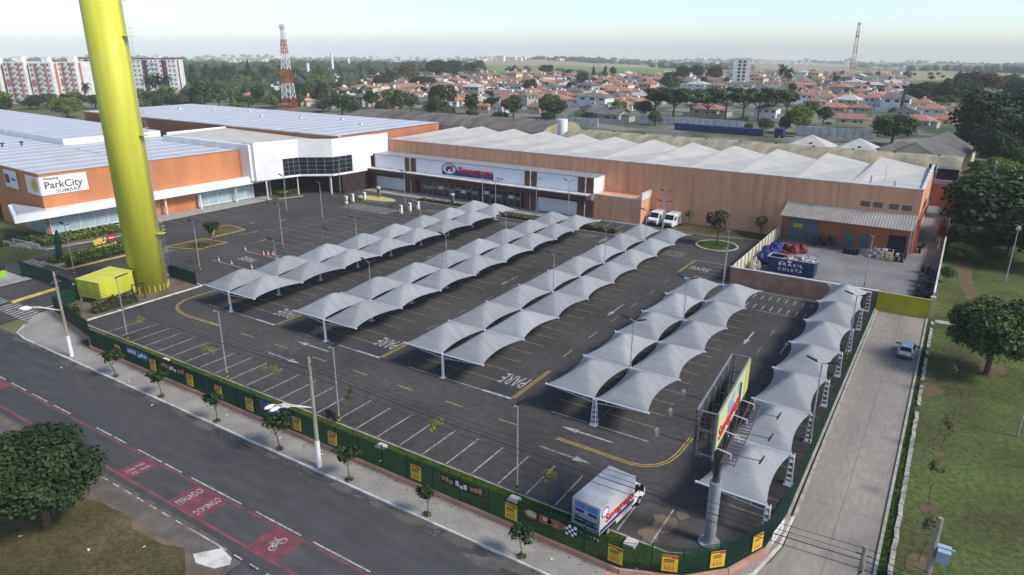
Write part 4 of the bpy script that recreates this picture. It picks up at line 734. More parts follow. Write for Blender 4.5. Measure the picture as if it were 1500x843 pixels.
b = MB(); b.box(-6, .6, 0, -5.8, 14.5, 4.3); b.box(-6, 14.5, 0, 9.2, 14.7, 4.3) if False else b.box(-9, 15.6, 0, 9.0, 15.9, 4.3); b.box(8.55, 15.9, 0, 8.8, 30.2, 4.3); part('lobby_back', b, mat('lobby_dark', (.06, .035, .035), (.02, .02, .02), .6, .6), port)
b = MB()
for k in range(12): b.tube([(-2.6, 1.0 + .75 * k, 0), (-2.6, 1.0 + .75 * k, 1.1)], .025, 5)
b.tube([(-2.6, 1, 1.1), (-2.6, 9.3, 1.1)], .03, 5); part('railing', b, grey_d, port)

# ------------------------------------------------------------------ supermarket hall
hall = thing('supermarket_hall', 'long terracotta supermarket hall with folded pale sheet roof and brown and white shop front', 'building', (0, 76.5, 0))
b = MB(); b.box(-42.5, 0, 0, 70.6, .3, 10.9); b.box(70.3, .3, 0, 70.6, 30, 10.9); b.box(-42.5, .3, 0, -42.2, 30, 10.9); b.box(-42.2, 29.7, 0, 70.3, 30, 9.2); part('wall', b, storeor, hall)
b = MB(); b.box(-42.6, -.07, 10.9, 70.72, .36, 11.05); b.box(70.24, .36, 10.9, 70.72, 30, 11.05); part('wall_cap', b, white_d, hall)
xs = [-37.7, -27.5, -17.8, -7.6, 1.4, 11.3, 20.8, 30.0, 40.0, 50.0, 59.9, 70.2]
b = MB()
for x0, x1 in zip(xs, xs[1:]):
    pk = x0 + (1.3 if x0 > 35 else 2.2)
    b.poly([(x0, .36, 10.75), (pk, .36, 10.8), (pk, 29.8, 11.75), (x0, 29.8, 10.15)])
    b.poly([(pk, .36, 10.8), (x1, .36, 10.75), (x1, 29.8, 10.15), (pk, 29.8, 11.75)])
    b.poly([(x0, 29.82, 10.15), (pk, 29.82, 11.75), (x1, 29.82, 10.15), (x1, 29.82, 9.0), (x0, 29.82, 9.0)])
b.poly([(-42.2, .36, 10.75), (-37.7, .36, 10.75), (-37.7, 29.8, 10.0), (-42.2, 29.8, 11.4)])
part('roof', b, saw_r, hall)
b = MB()
for x in (20, 33, 46.5): b.tube([(x, -.09, .2), (x, -.09, 10.8)], .07, 6)
part('downpipe', b, storeor, hall) if False else None
b = MB()
for x, y, h in ((62.6, 3.5, 1.4), (66.3, 2.2, 1.0)): b.tube([(x, y, 10.6), (x, y, 10.6 + h)], .14, 8)
b.tube([(64.4, 6, 10.6), (64.4, 6, 13.6)], .035, 5); b.tube([(-1.5, 2, 10.6), (-1.5, 2, 14.5)], .035, 5); part('roof_pipe', b, galv, hall)
for x in (20.5, 33.5, 46.5, 58.5):
    b = MB(); b.tube([(x, -.1, .3 if x < 50 else 6.9), (x, -.1, 10.85)], .07, 6); part('downpipe', b, terra, hall)
for x in (-1.5, -.9):
    b = MB(); b.box(x, -.02, 7.9, x + .03, -.004, 10.9) ; part('wall_joint', b, terra, hall)
# projecting shop front (local y = -5)
yf = -5.
b = MB(); b.box(-45.4, yf, 3.6, 15.4, -.02, 7.95); part('front_band', b, mat('band_white', (.86, .87, .89), (.80, .81, .83), .2, .5), hall)
b = MB(); b.box(-45.5, yf - .1, 7.95, 15.5, -.02, 8.1); part('band_cap', b, galv, hall)
for x0, x1 in ((-45.4, -42.1), (-32.7, -29.5), (-.35, 2.57), (12.0, 15.45)):
    b = MB(); xm = (x0 + x1) / 2
    b.box(x0, yf - .12, 4.95, xm - .12, yf - .005, 7.93); b.box(xm + .12, yf - .12, 4.95, x1, yf - .005, 7.93); b.box(x0, yf - .12, 0, x1, yf + .3, 3.55); p_ = part('pilaster', b, brown_l, hall)
    b = MB(); b.tube([(xm, yf - .2, 0), (xm, yf - .2, 8.0)], .11, 8); part('pilaster_tube', b, white_d, p_)
b = MB(); b.box(-45.6, yf - 2.0, 3.72, 14.9, yf + .1, 4.75); part('awning', b, brown, hall)
b = MB(); b.box(-45.65, yf - 2.06, 4.75, 14.95, yf - .13, 4.92); part('awning_rim', b, white_d, hall)
for x0, x1 in ((-42, -33.3), (2.7, 11.9)):
    b = MB(); b.box(x0, yf + .1, 0, x1, yf + .3, 2.9); part('shutter_panel', b, white, hall)
b = MB(); b.box(-45.4, yf + .4, 0, 15.4, yf + .6, 3.7); part('back_panel', b, brown, hall)
n = 17; w = (28. - 1.4) / n
for k in range(n):
    x = -28 + w * k; b = MB(); b.box(x + .06, yf + .12, .15, x + w - .06, yf + .2, 3.2); pa = part('shop_window', b, shopglass, hall)
rg = random.Random(7)
pm = [card, mat('poster_teal', (.18, .38, .38), None, 1, .6), mat('poster_orange', (.55, .22, .06), None, 1, .6), white]
for k in range(n):
    x = -28 + w * k
    if rg.random() < .75:
        b = MB(); z = 1.6 + rg.uniform(-.3, .4); b.box(x + .2, yf + .06, z, x + w - .2, yf + .1, z + .75); part('poster', b, pm[k % 4], hall)
b = MB()
for k in range(n + 1): b.box(-28 + w * k - .05, yf + .02, 0, -28 + w * k + .05, yf + .24, 3.3)
for z in (.1, 1.9, 3.2): b.box(-28, yf + .05, z, -1.4, yf + .22, z + .07)
part('shop_frame', b, galv, hall)
b = MB(); b.box(-42.1 + 8.9, yf + .05, 1.0, -32.8, yf + .1, 2.6); part('poster', b, card, hall)
# logo: navy slab with arch, white oval, red lettering
lg = MB(); P = [(-21.9, 5.2), (-8.2, 5.2), (-8.2, 6.35)] + [(-17.6, 6.35)] + [(-19.9 + 2.05 * math.cos(a * math.pi / 12), 6.45 + 1.3 * math.sin(a * math.pi / 12)) for a in range(0, 13)]
lg.prism([(x, z) for x, z in P], 0, .06)
for i, v in enumerate(lg.v): lg.v[i] = (v[0], yf - .02 - v[2], v[1])
logo = part('logo', lg, navy, hall)
d = MB(); d.prism([(-19.9 + 1.75 * math.cos(k * math.pi / 14), 6.5 + 1.05 * math.sin(k * math.pi / 14)) for k in range(28)], 0, .05)
for i, v in enumerate(d.v): d.v[i] = (v[0], yf - .09 - v[2], v[1])
part('logo_oval', d, white, logo)
d = MB()
d.box(-20.9, yf - .2, 6.45, -18.9, yf - .15, 6.75); d.box(-20.6, yf - .2, 6.85, -18.7, yf - .15, 7.15); d.box(-20.2, yf - .2, 6.7, -19.5, yf - .15, 6.9)
for x in (-20.5, -19.2): d.ball((x, yf - .17, 6.15), (.32, .04, .32), 8, 4)
part('logo_cart', d, mat('logo_maroon', (.18, .02, .07), None, 1, .5), logo)
words('logo_lettering', 'Savegnago', 1.7, logo_red, logo, (-17.4, yf - .12, 6.0), (1, 0, 0), (0, 0, 1), .06, 'LEFT', 9.2, None, .05)
words('band_lettering', 'LOJA 26', .55, navy, hall, (-7.7, yf - .03, 5.5), (1, 0, 0), (0, 0, 1), .02, 'LEFT', 2.0)
b = MB(); b.box(15.5, yf + .2, 0, 25.4, -.02, 4.75); part('annexe', b, storeor, hall)
b = MB(); b.box(25.2, yf + .2, 4.75, 25.5, -.02, 6.1); b.box(15.5, yf + .1, 4.75, 25.55, yf + .45, 5.0); part('annexe_cap', b, white_d, hall)
b = MB(); b.box(15.4, yf, 4.95, 15.46, -.02, 7.93); part('band_return', b, white, hall)
# loading side
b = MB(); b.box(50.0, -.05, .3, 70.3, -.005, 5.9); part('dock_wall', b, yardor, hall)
for x0, x1, z1 in ((51.2, 56.2, 4.0), (60.4, 62.0, 2.6), (62.8, 64.2, 2.6)):
    b = MB(); b.box(x0, -.12, .4, x1, -.06, z1); dr = part('door', b, doorblue, hall)
b = MB(); b.box(52.0, -.16, 2.4, 52.9, -.125, 3.1); b.box(53.0, -.16, 2.45, 53.5, -.125, 3.1); part('door_notice', b, yel_s, hall)
b = MB(); b.box(67.0, -.12, .4, 69.6, -.06, 3.2); part('dock_opening', b, black, hall)
for x in (62.0, 63.85, 66.2, 68.05):
    b = MB(); b.box(x, -.06, 7.4, x + 1.4, -.004, 8.25); part('window', b, glass('slat_window', (.12, .13, .13), .3), hall)
b = MB(); b.hexa([(50.3, -4.0, 5.0), (70.4, -4.0, 5.0), (70.7, -.08, 6.75), (50.6, -.08, 6.75), (50.3, -4.0, 5.08), (70.4, -4.0, 5.08), (70.7, -.08, 6.83), (50.6, -.08, 6.83)]); part('dock_canopy', b, canopy_r, hall)
b = MB()
for x in (50.5, 57, 63.6, 70.2): b.tube([(x, -3.9, 5.0), (x, -.05, 4.9)], .07, 6)
b.tube([(70.2, -3.6, 0), (70.2, -3.6, 5.0)], .1, 8); part('canopy_brace', b, galv, hall)
b = MB(); b.tube([(70.75, .5, .3), (70.75, .5, 6), (70.75, 20, 6)], .13, 8); b.tube([(70.95, 1.2, .3), (70.95, 1.2, 5), (70.95, 24, 5)], .1, 8); part('service_pipes', b, mat('pipe_red', (.32, .09, .05), None, 1, .6), hall)
# ------------------------------------------------------------------ yard walls and gate
yw = thing('yard_wall', 'low terracotta wall with white coping in front of loading yard', 'wall', (49.8, 46.6, 0))
b = MB(); b.box(0, -.12, 0, 19.1, .12, 2.4); part('wall', b, terra, yw)
b = MB(); b.box(-.1, -.2, 2.4, 19.2, .2, 2.52); part('coping', b, white_d, yw)
yl = thing('yard_side_wall', 'cream panel wall with slim posts along left side of loading yard', 'wall', (49.9, 47, 0))
b = MB(); b.box(-.1, .1, 0, .0, 29.3, 2.5); part('panel', b, mat('wall_cream', (.62, .58, .44), (.5, .47, .36), .6, .8), yl)
for k in range(15):
    b = MB(); b.box(.0, .2 + 2.05 * k, 0, .18, .42 + 2.05 * k, 2.55); part('post', b, mat('post_cream', (.66, .63, .52), (.5, .48, .4), .6, .8) if k == 0 else MATS['post_cream'], yl)
yr = thing('yard_boundary_wall', 'long whitewashed boundary wall between loading yard alley and park', 'wall', (74.9, 47, 0))
b = MB(); b.box(-.1, 2.5, 0, .12, 80, 2.6); b.box(-.3, 0, 0, .3, .5, 2.7); part('wall', b, white_d, yr)
b = MB(); b.box(-.14, .5, 0, .16, 2.5, 2.2); part('brick_pier', b, terra, yr)
gt = thing('yard_gate', 'wide solid yellow sliding gate closing the driveway', 'gate', (68.95, 46.2, 0))
b = MB(); b.box(0, -.06, .08, 5.75, .06, 2.5); part('gate_leaf', b, mat('gate_yellow', (.44, .40, .015), (.36, .33, .015), .4, .5), gt)
b = MB(); b.box(0, -.09, 2.5, 5.75, .09, 2.58); b.box(-.1, -.1, 0, 0, .1, 2.7); b.box(5.75, -.1, 0, 5.9, .1, 2.6); part('gate_frame', b, kerb_y, gt)
aw = thing('alley_wall', 'orange brick cross wall under barred opening closing the alley', 'wall', (70.7, 121, 0))
b = MB(); b.box(0, 0, 0, 4.1, .3, 5.2); part('wall', b, yardor, aw)
b = MB(); b.box(0, .3, 5.2, 4.1, 1.2, 5.9); part('coping', b, galv, aw)
b = MB(); b.box(.2, 1.3, 5.9, 4.1, 1.4, 8.2); part('barred_opening', b, black, aw)
# ------------------------------------------------------------------ old vaulted sheds behind
def vault(name, label, x0, x1, yc, hw, z0, z1, m, wallm, seg=10):
    t = thing(name, label, 'shed', (x0, yc, 0)); L = x1 - x0; b = MB()
    pr = [(hw * math.cos(math.pi * k / seg), z0 + (z1 - z0) * math.sin(math.pi * k / seg)) for k in range(seg + 1)]
    for a, c in zip(pr, pr[1:]):
        nxs = max(1, int(L / 9))
        for i in range(nxs): b.poly([(L * i / nxs, a[0], a[1]), (L * (i + 1) / nxs, a[0], a[1]), (L * (i + 1) / nxs, c[0], c[1]), (L * i / nxs, c[0], c[1])][::-1])
    part('roof', b, m, t, True)
    b = MB()
    for x in (0.05, L - .05): b.poly([(x, y, z) for y, z in pr] + [(x, -hw, 0), (x, hw, 0)])
    b.box(0, -hw, 0, L, -hw + .3, z0); b.box(0, hw - .3, 0, L, hw, z0); part('wall', b, wallm, t)
    b = MB()
    for k in range(int(L / 9)): b.box(4 + 9 * k, -.2, z1 - .02, 4.6 + 9 * k, .2, z1 + .25)
    part('roof_vents', b, grey_d, t)
    return t
vault('vaulted_shed', 'long old grey vaulted shed roof behind the shopping centre', -122, -36, 152, 13, 6, 9.2, vault_g, vault_m)
v2 = vault('vaulted_shed', 'long low beige vaulted shed roof behind the supermarket hall', -24, 75, 137, 8, 6.2, 9, vault_m, vault_m)
b = MB(); b.box(93, -8.15, 6.0, 94.4, -8.02, 8.1); part('door', b, black, v2); b = MB(); b.box(95, -8.15, 5.2, 97.4, -8.02, 8.1); part('shutter', b, white_d, v2)
flat = thing('flat_shed', 'dark flat roofed strip building between sawtooth hall and beige vault', 'shed', (0, 117, 0))
b = MB(); b.box(-44, -9.6, 0, 70.2, 11.5, 6.8); part('wall', b, terra, flat)
b = MB(); b.rect(-44, -9.7, 70.3, 11.6, 6.86); part('roof', b, fibre, flat)
tk = thing('water_tank', 'white upright cylindrical water tank standing at end of beige vault', 'water tank', (-26, 134, 0))
b = MB(); b.tube([(0, 0, 6.5), (0, 0, 12)], 1.5, 18); part('tank', b, white, tk)
b = MB(); b.tube([(0, 0, 0), (0, 0, 6.5)], .8, 12); part('stem', b, white_d, tk)
b = MB()
for k in range(8):
    a = k * math.pi / 4; b.tube([(1.4 * math.cos(a), 1.4 * math.sin(a), 12), (1.4 * math.cos(a), 1.4 * math.sin(a), 13.1)], .03, 4)
for z in (12.5, 13.1): b.tube([(1.4 * math.cos(k * math.pi / 8), 1.4 * math.sin(k * math.pi / 8), z) for k in range(17)], .03, 4)
part('railing', b, galv, tk)
# grey gabled and pyramid roofed sheds on the right
def gable(name, label, x, y, l, w, h, rh, rz, wm, rm, cat='shed', group=None):
    t = thing(name, label, cat, (x, y, 0), rz, group)
    b = MB(); b.box(-l / 2, -w / 2, 0, l / 2, w / 2, h)
    for s in (-1, 1): b.poly([(s * l / 2, -w / 2, h), (s * l / 2, w / 2, h), (s * l / 2, 0, h + rh)])
    part('wall', b, wm, t)
    b = MB(); o = .5; e = rh * (o / (w / 2))
    for s in (-1, 1): b.poly([(-l / 2 - o, s * (w / 2 + o), h - e + .05), (l / 2 + o, s * (w / 2 + o), h - e + .05), (l / 2 + o, 0, h + rh + .05), (-l / 2 - o, 0, h + rh + .05)][::s])
    part('roof', b, rm, t)
    b = MB(); b.box(l / 2 + .01, -1, 0, l / 2 + .06, 1, 2.6); part('door', b, grey_d, t)
    return t
gable('gabled_shed', 'long shed with weathered dark grey gable roof beside tall park trees', 67, 176, 34, 16, 5, 4.2, R(80), w_cream, fibre)
gable('gabled_shed', 'smaller dark grey gabled shed left of long grey shed', 57.5, 172, 24, 10, 4.2, 2.8, R(80), w_cream, fibre)
def pyramid(label, x, y, w):
    t = thing('pyramid_roof_shed', label, 'shed', (x, y, 0), R(2))
    b = MB(); b.box(-w / 2, -w / 2, 0, w / 2, w / 2, 5.6); part('wall', b, w_cream, t)
    b = MB(); q = [(-w / 2 - .4, -w / 2 - .4, 5.5), (w / 2 + .4, -w / 2 - .4, 5.5), (w / 2 + .4, w / 2 + .4, 5.5), (-w / 2 - .4, w / 2 + .4, 5.5)]
    for k in range(4): b.poly([q[k], q[(k + 1) % 4], (0, 0, 9)])
    part('roof', b, roof_w, t)
    b = MB(); b.ball((.5, -w * .3, 7.0), (.45, .5, .35), 8, 4); part('vent', b, black, t)
pyramid('left pale pyramid roof with dark vent behind beige vault', 38, 164, 13)
pyramid('right pale pyramid roof with dark vent behind beige vault', 50.5, 163, 12.5)
# ------------------------------------------------------------------ shade sail canopies over the bays
HC = 2.62
def sail_mb(sg):
    mb = MB(); nu, nv = 16, 22
    for j in range(nv + 1):
        v = -1 + 2 * j / nv
        for i in range(nu + 1):
            u = -1 + 2 * i / nu
            e = 1 - v * v
            xo = 4.95 - .62 * e; xi = .10 + .42 * e
            x = xi + (xo - xi) * (u + 1) / 2
            y = 3.75 + 3.72 * v
            m = (abs(u) ** 14 + abs(v) ** 14) ** (1 / 14)
            m = min(1, m)
            h = 1.42 * (1 - m ** 1.28)
            h += .16 * e * (1 - abs(u)) + .10 * (abs(u) ** 6) * e
            mb.v.append((sg * x, y, HC + .03 + .03 * (u + 1) / 2 + h))
    for j in range(nv):
        for i in range(nu):
            a = j * (nu + 1) + i; q = (a, a + 1, a + nu + 2, a + nu + 1)
            mb.f.append(q if sg > 0 else q[::-1]); mb.mi.append(0)
    return mb
SAIL = {}
def sail(sg, par):
    if sg not in SAIL:
        o = sail_mb(sg).build('shade_sail', fabric, par, True); SAIL[sg] = o.data; o.data.shade_smooth() if hasattr(o.data, 'shade_smooth') else None
    else:
        o = bpy.data.objects.new('shade_sail', SAIL[sg]); COL.objects.link(o); o.parent = par
    e = MB()
    return o
def arm_mb(sg):
    mb = MB(); mb.tube([(0, 0, HC), (sg * 5.02, 0, HC + .05)], .06, 6); mb.tube([(0, 0, HC - .42), (sg * 4.5, 0, HC + .02)], .04, 6)
    for x in (1.1, 2.2, 3.3): mb.tube([(sg * x, 0, HC + .01), (sg * x, 0, HC - .42 + .44 * x / 4.5)], .03, 5)
    mb.box(sg * 5.0 - .09, -.09, HC, sg * 5.0 + .09, .09, HC + .12)
    return mb
def col_mb(kind):
    mb = MB()
    if kind == 0:
        mb.tube([(0, 0, 0), (0, 0, HC + .12)], [.17, .13], 10); mb.box(-.28, -.28, 0, .28, .28, .05)
    else:
        for dx, dy in ((-.16, -.14), (.16, -.14), (-.16, .14), (.16, .14)): mb.tube([(dx * 1.5, dy * 1.5, 0), (dx * .8, dy * .8, HC + .1)], .045, 6)
        for z in (.5, 1.0, 1.5, 2.0, 2.5): mb.box(-.2, -.17, z, .2, .17, z + .04)
        mb.box(-.34, -.34, 0, .34, .34, .05)
    return mb
def support(name, label, kind, sides, group, sails=True):
    t = thing(name, label, 'canopy', (0, 0, 0), 0, group)
    col_mb(kind).build('column', steel, t)
    for sg in sides:
        arm_mb(sg).build('roof_arm', steel, t)
        if sails: sail(sg, t)
    return t
cname = ['in the leftmost long canopy row', 'in the second canopy row from left', 'in the third canopy row from left', 'in the short fourth canopy row', 'in the single sided row beside the driveway']
pr = {}
for ri, (x, n, y0, sides, kind) in enumerate([(0, 8, 0, (-1, 1), 0), (17.1, 8, 0, (-1, 1), 0), (34.13, 8, 0, (-1, 1), 0), (51.26, 5, 0, (-1, 1), 1), (67.93, 7, -7.38, (-1,), 1)]):
    key = (sides, kind)
    g = 'grey shade sail canopies over parking bays'
    for k in range(n):
        lab = 'grey shade canopy bay, %s from the street, %s' % (ordn(k), cname[ri])
        if key not in pr: pr[key] = Once(support('shade_canopy', lab, kind, sides, g))
        pr[key].put((x, y0 + 7.5 * k, 0), 0, lab, g)
    e = support('canopy_end_support', 'bare white end column ' + cname[ri], kind, sides, 'white end supports of the canopy rows', False)
    e.location = (x, y0 + 7.5 * n, 0)
# ------------------------------------------------------------------ lamp posts
def parking_lamp(two):
    t = thing('parking_lamp', 'x', 'lamp post')
    b = MB(); b.tube([(0, 0, 1.0), (0, 0, 7.5)], [.075, .05], 8); b.tube([(0, 0, 7.45), (0, -.5, 7.62)] if not two else [(-.5, 0, 7.62), (0, 0, 7.5), (.5, 0, 7.62)], .04, 6); part('pole', b, galv, t)
    b = MB()
    for k in range(4):
        b.m = k % 2; b.tube([(0, 0, .25 * k), (0, 0, .25 * k + .25)], .085, 8)
    part('striped_base', b, [black, blackyel], t)
    for sx in ((-1, 1) if two else (0,)):
        b = MB()
        if two: b.hexa([(sx * .4, -.16, 7.56), (sx * 1.25, -.14, 7.82), (sx * 1.25, .14, 7.82), (sx * .4, .16, 7.56), (sx * .4, -.16, 7.66), (sx * 1.25, -.14, 7.9), (sx * 1.25, .14, 7.9), (sx * .4, .16, 7.66)])
        else: b.hexa([(.1, -.2, 7.55), (.75, .9, 7.9), (.5, 1.05, 7.9), (-.15, -.02, 7.55), (.1, -.2, 7.64), (.75, .9, 7.98), (.5, 1.05, 7.98), (-.15, -.02, 7.64)])
        part('lamp_head', b, black, t)
    return t
L2 = Once(parking_lamp(True)); L1 = Once(parking_lamp(False))
for i, (x, y) in enumerate([(-1.8, -12.35), (16.2, -12.35), (32.05, -12.35), (50.9, -12.35)]):
    L1.put((x, y, 0), 0, 'single headed lamp post with striped base at street fence, %s from left' % ordn(i), 'single headed lamp posts along the street fence')
for ri, ks in enumerate([(1, 3, 5, 8), (1, 3, 5), (3, 5, 7, 8), (1, 3, 5)]):
    for k in ks: L2.put((ROWX[ri] + .02, 7.5 * k + .15, 0), 0, 'twin headed lamp post rising at column %d %s' % (k + 1, cname[ri]), 'twin headed lamp posts of the car park')
for k, y in enumerate((7.4, 27.1)): L2.put((68.1, y, 0), 0, 'twin headed lamp post beside the driveway fence, the %s one' % ('nearer', 'farther')[k], 'twin headed lamp posts of the car park')
for x, y, d in ((-17.3, 22.8, 'by the traffic cones'), (-18.1, 8.0, 'right of the yellow tower'), (-31.8, -3.2, 'behind the yellow shed'), (-38, 41.1, 'before the white shop windows'), (-21.5, 58.3, 'at the oval island'), (-43.3, 61.0, 'under the black glazing'), (-7.2, 66, 'in front of the logo'), (5.5, 66.4, 'at the white shutter'), (11.6, 68.5, 'near the annexe'), (30.9, 69.4, 'beside the vans'), (48.9, 47.0, 'at the yard wall corner'), (66.4, 55, 'standing in the loading yard'), (-26.5, 40, 'amid empty left bays')):
    L2.put((x, y, 0), 0, 'twin headed lamp post ' + d, 'twin headed lamp posts of the car park')
def park_lamp():
    t = thing('park_lamp', 'x', 'lamp post')
    b = MB(); b.tube([(0, 0, 0), (0, 0, 8.0)], [.09, .06], 8); part('pole', b, galv, t)
    b = MB(); b.box(-.3, -.25, 7.9, .3, .25, 8.15); b.box(-.15, -.5, 8.15, .15, .1, 8.4); part('lamp_head', b, white_d, t)
    return t
PLm = Once(park_lamp())
for x, y, d in ((83.3, 69.1, 'standing on open lawn behind round tree'), (83.2, 18.5, 'cut by right picture edge on lawn'), (81.5, 140, 'rising among dark park trees'), (85.2, 118, 'before bright green shrubs')):
    PLm.put((x, y, 0), 0, 'tall grey park lamp post ' + d, 'park lamp posts')
# street poles with concrete posts and wires
def street_pole():
    t = thing('street_pole', 'x', 'utility pole')
    b = MB(); b.tube([(0, 0, 0), (0, 0, 9.6)], [.19, .11], 8); part('post', b, conc_post, t)
    b = MB(); b.tube([(0, 0, 0), (0, 0, 2.4)], [.21, .19], 8); part('painted_base', b, white, t)
    for dx in (-.35, .25):
        b = MB(); b.tube([(0, 0, 5.3), (dx - .8, -1.6, 6.0), (dx - 1.2, -2.4, 6.15)], .04, 6); a = part('lamp_arm', b, white_d, t)
        b = MB(); b.ball((dx - 1.3, -2.75, 6.15), (.22, .5, .13), 8, 5); part('lamp_head', b, white, a, True)
    b = MB(); b.box(-.08, -.5, 8.4, .08, .5, 8.55)
    for z in (8.0, 8.7, 9.2): b.ball((0, .2, z), .09, 6, 4)
    b.tube([(-.35, 0, 9.1), (.35, 0, 9.1)], .04, 5); part('insulators', b, grey_d, t)
    return t
SP = Once(street_pole())
for x, d in ((-2.4, 'left concrete street pole with white painted base and two lamps'), (35.85, 'middle concrete street pole with white painted base and two lamps'), (74.2, 'concrete street pole at the driveway mouth carrying overhead wires')): SP.put((x, -18.2, .14 if x < 70 else 0), 0, d, 'street poles carrying wires')
SP.put((-40.6, -18.2, 0), 0, 'concrete street pole west of the car park entrance', 'street poles carrying wires')
xs_ = [-79, -40.6, -2.4, 35.85, 74.2, 112.5]
for i, (dy, z, r) in enumerate([(.25, 9.3, .014), (.0, 9.1, .014), (.3, 8.55, .025), (-.3, 8.5, .018)]):
    b = MB(); P = []
    for a, c in zip(xs_, xs_[1:]):
        for k in range(10):
            s = k / 10; P.append((a + (c - a) * s, -18.2 + dy, z - 1.0 * 4 * s * (1 - s) * .55))
    b.tube(P, r, 5); tag(b.build('overhead_wire', black), ['uppermost thin overhead wire along the street', 'second thin overhead wire along the street', 'thick overhead cable bundle nearest the car park', 'lower overhead cable on the street side'][i], 'wire', 'overhead wires along the street')
t = thing('transformer_pole', 'grey concrete pole with pale blue transformer at bottom right of lawn', 'utility pole', (77.6, -6.6, 0))
b = MB(); b.tube([(0, 0, 0), (0, 0, 5.2)], [.2, .15], 8); part('post', b, conc_post, t)
b = MB(); b.box(.2, -.5, 2.4, .9, .4, 3.2); b.box(.15, -.1, 3.2, 1.1, 0, 3.3); part('meter_box', b, mat('pale_blue', (.35, .45, .55), None, 1, .5), t)
# ------------------------------------------------------------------ fences
def panel_mb(w, h):
    mb = MB(); n = int(w / .05)
    for i in range(n + 1):
        x = i * w / n; mb.box(x - .0075, -.012, .04, x + .0075, .012, h)
    k = 0; z = .06
    while z < h: mb.box(0, -.01, z, w, .01, z + .014); z += .2
    return mb
PMESH = {}
def mesh_fence(name, label, pts, h=2.1, z0=.45, base=True, group=None):
    t = thing(name, label, 'fence', (pts[0][0], pts[0][1], 0), 0, group); o0 = Vector(pts[0])
    npn = 0
    for a, c in zip(pts, pts[1:]):
        a = Vector(a); c = Vector(c); L = (c - a).length; n = max(1, round(L / 2.5)); w = L / n; ang = math.atan2((c - a).y, (c - a).x)
        key = (round(w, 2), h)
        for k in range(n):
            p = a + (c - a) * (k / n) - o0
            if key not in PMESH:
                o = panel_mb(w, h).build('mesh_panel', meshgreen, t); PMESH[key] = o.data
            else:
                o = bpy.data.objects.new('mesh_panel', PMESH[key]); COL.objects.link(o); o.parent = t
            o.location = (p.x, p.y, z0); o.rotation_euler = (0, 0, ang)
            if 'post' not in PMESH:
                b = MB(); b.box(-.035, -.035, 0, .035, .035, 2.2); q = b.build('post', meshgreen, t); PMESH['post'] = q.data
            else:
                q = bpy.data.objects.new('post', PMESH['post']); COL.objects.link(q); q.parent = t
            q.location = (p.x, p.y + .03, z0)
    return t
FP = [(-17.4, -12.75), (-5.3, -14.75), (-2.5, -15.95), (61.0, -16.05), (64.6, -14.5), (66.8, -12.3), (68.3, -9.0), (68.75, -4.0), (68.75, 46.3)]
mesh_fence('mesh_fence', 'long dark green mesh fence along street and driveway on low brick wall', FP)
bw = thing('low_brick_wall', 'low terracotta brick wall under the street fence', 'wall', (0, -16, 0))
b = MB()
for a, c in zip(FP[:6], FP[1:7]): b.wall((a[0], a[1] + 16), (c[0], c[1] + 16), 0, .52, .2)
part('wall', b, terra, bw)
b = MB()
for a, c in zip(FP[5:-1], FP[6:]): b.wall((a[0], a[1] + 16), (c[0], c[1] + 16), 0, .3, .16)
part('driveway_base', b, kerb_c, bw)
mesh_fence('mesh_fence', 'short green mesh fence right of yellow tower foot', [(-19.3, 3.8), (-12.4, 3.6)], 1.9, .14)
mesh_fence('mesh_fence', 'dark green mesh gates drawn across the entrance road', [(-38.3, -7.5), (-29, -7.3), (-20.6, -8.0)], 2.2, .02)
mesh_fence('mesh_fence', 'green mesh fence left of yellow shed', [(-20.6, -8.0), (-17.4, -12.75)], 2.1, .14)
# posters and banners on the street fence
def poster(x, y, rz, label, z0=.85):
    t = thing('fence_poster', label, 'poster', (x, y, z0), rz, 'yellow posters on the street fence')
    b = MB(); b.box(-.5, -.03, 0, .5, 0, 1.22); part('board', b, yel_s, t)
    b = MB(); b.box(.12, -.036, 1.0, .5, -.032, 1.22); b.box(-.5, -.036, 1.1, .12, -.032, 1.22); part('header_band', b, mat('poster_red', (.36, .07, .04), None, 1, .6) if 'poster_red' not in MATS else MATS['poster_red'], t)
    b = MB(); rg = random.Random(int(x * 10))
    for z in (.84, .7): b.box(-.36, -.036, z, .36 - rg.uniform(0, .15), -.032, z + .09)
    part('dark_lines', b, mat('poster_ink', (.14, .10, .02), None, 1, .6) if 'poster_ink' not in MATS else MATS['poster_ink'], t)
    b = MB()
    for k in range(3): b.box(-.32 + .22 * k, -.036, .12, -.16 + .22 * k, -.032, .42); b.box(-.32 + .22 * k, -.036, .5, -.2 + .22 * k, -.032, .58)
    part('red_figures', b, mat('poster_orange_ink', (.55, .22, .03), None, 1, .6) if 'poster_orange_ink' not in MATS else MATS['poster_orange_ink'], t)
for i, x in enumerate([3.3, 9.7, 15.9, 20.3, 24.75, 31.0, 35.3, 44.2, 52.8]): poster(x, -16.12, 0, 'yellow price poster on street fence, %s from the left' % ordn(i))
poster(60.7, -16.12, 0, 'yellow price poster right of the parked truck'); poster(63.9, -14.98, R(23), 'yellow price poster at start of the fence curve'); poster(66.3, -12.95, R(45), 'yellow price poster on curved fence beside billboard pole'); poster(68.0, -9.9, R(65), 'yellow price poster farthest round the curved fence')
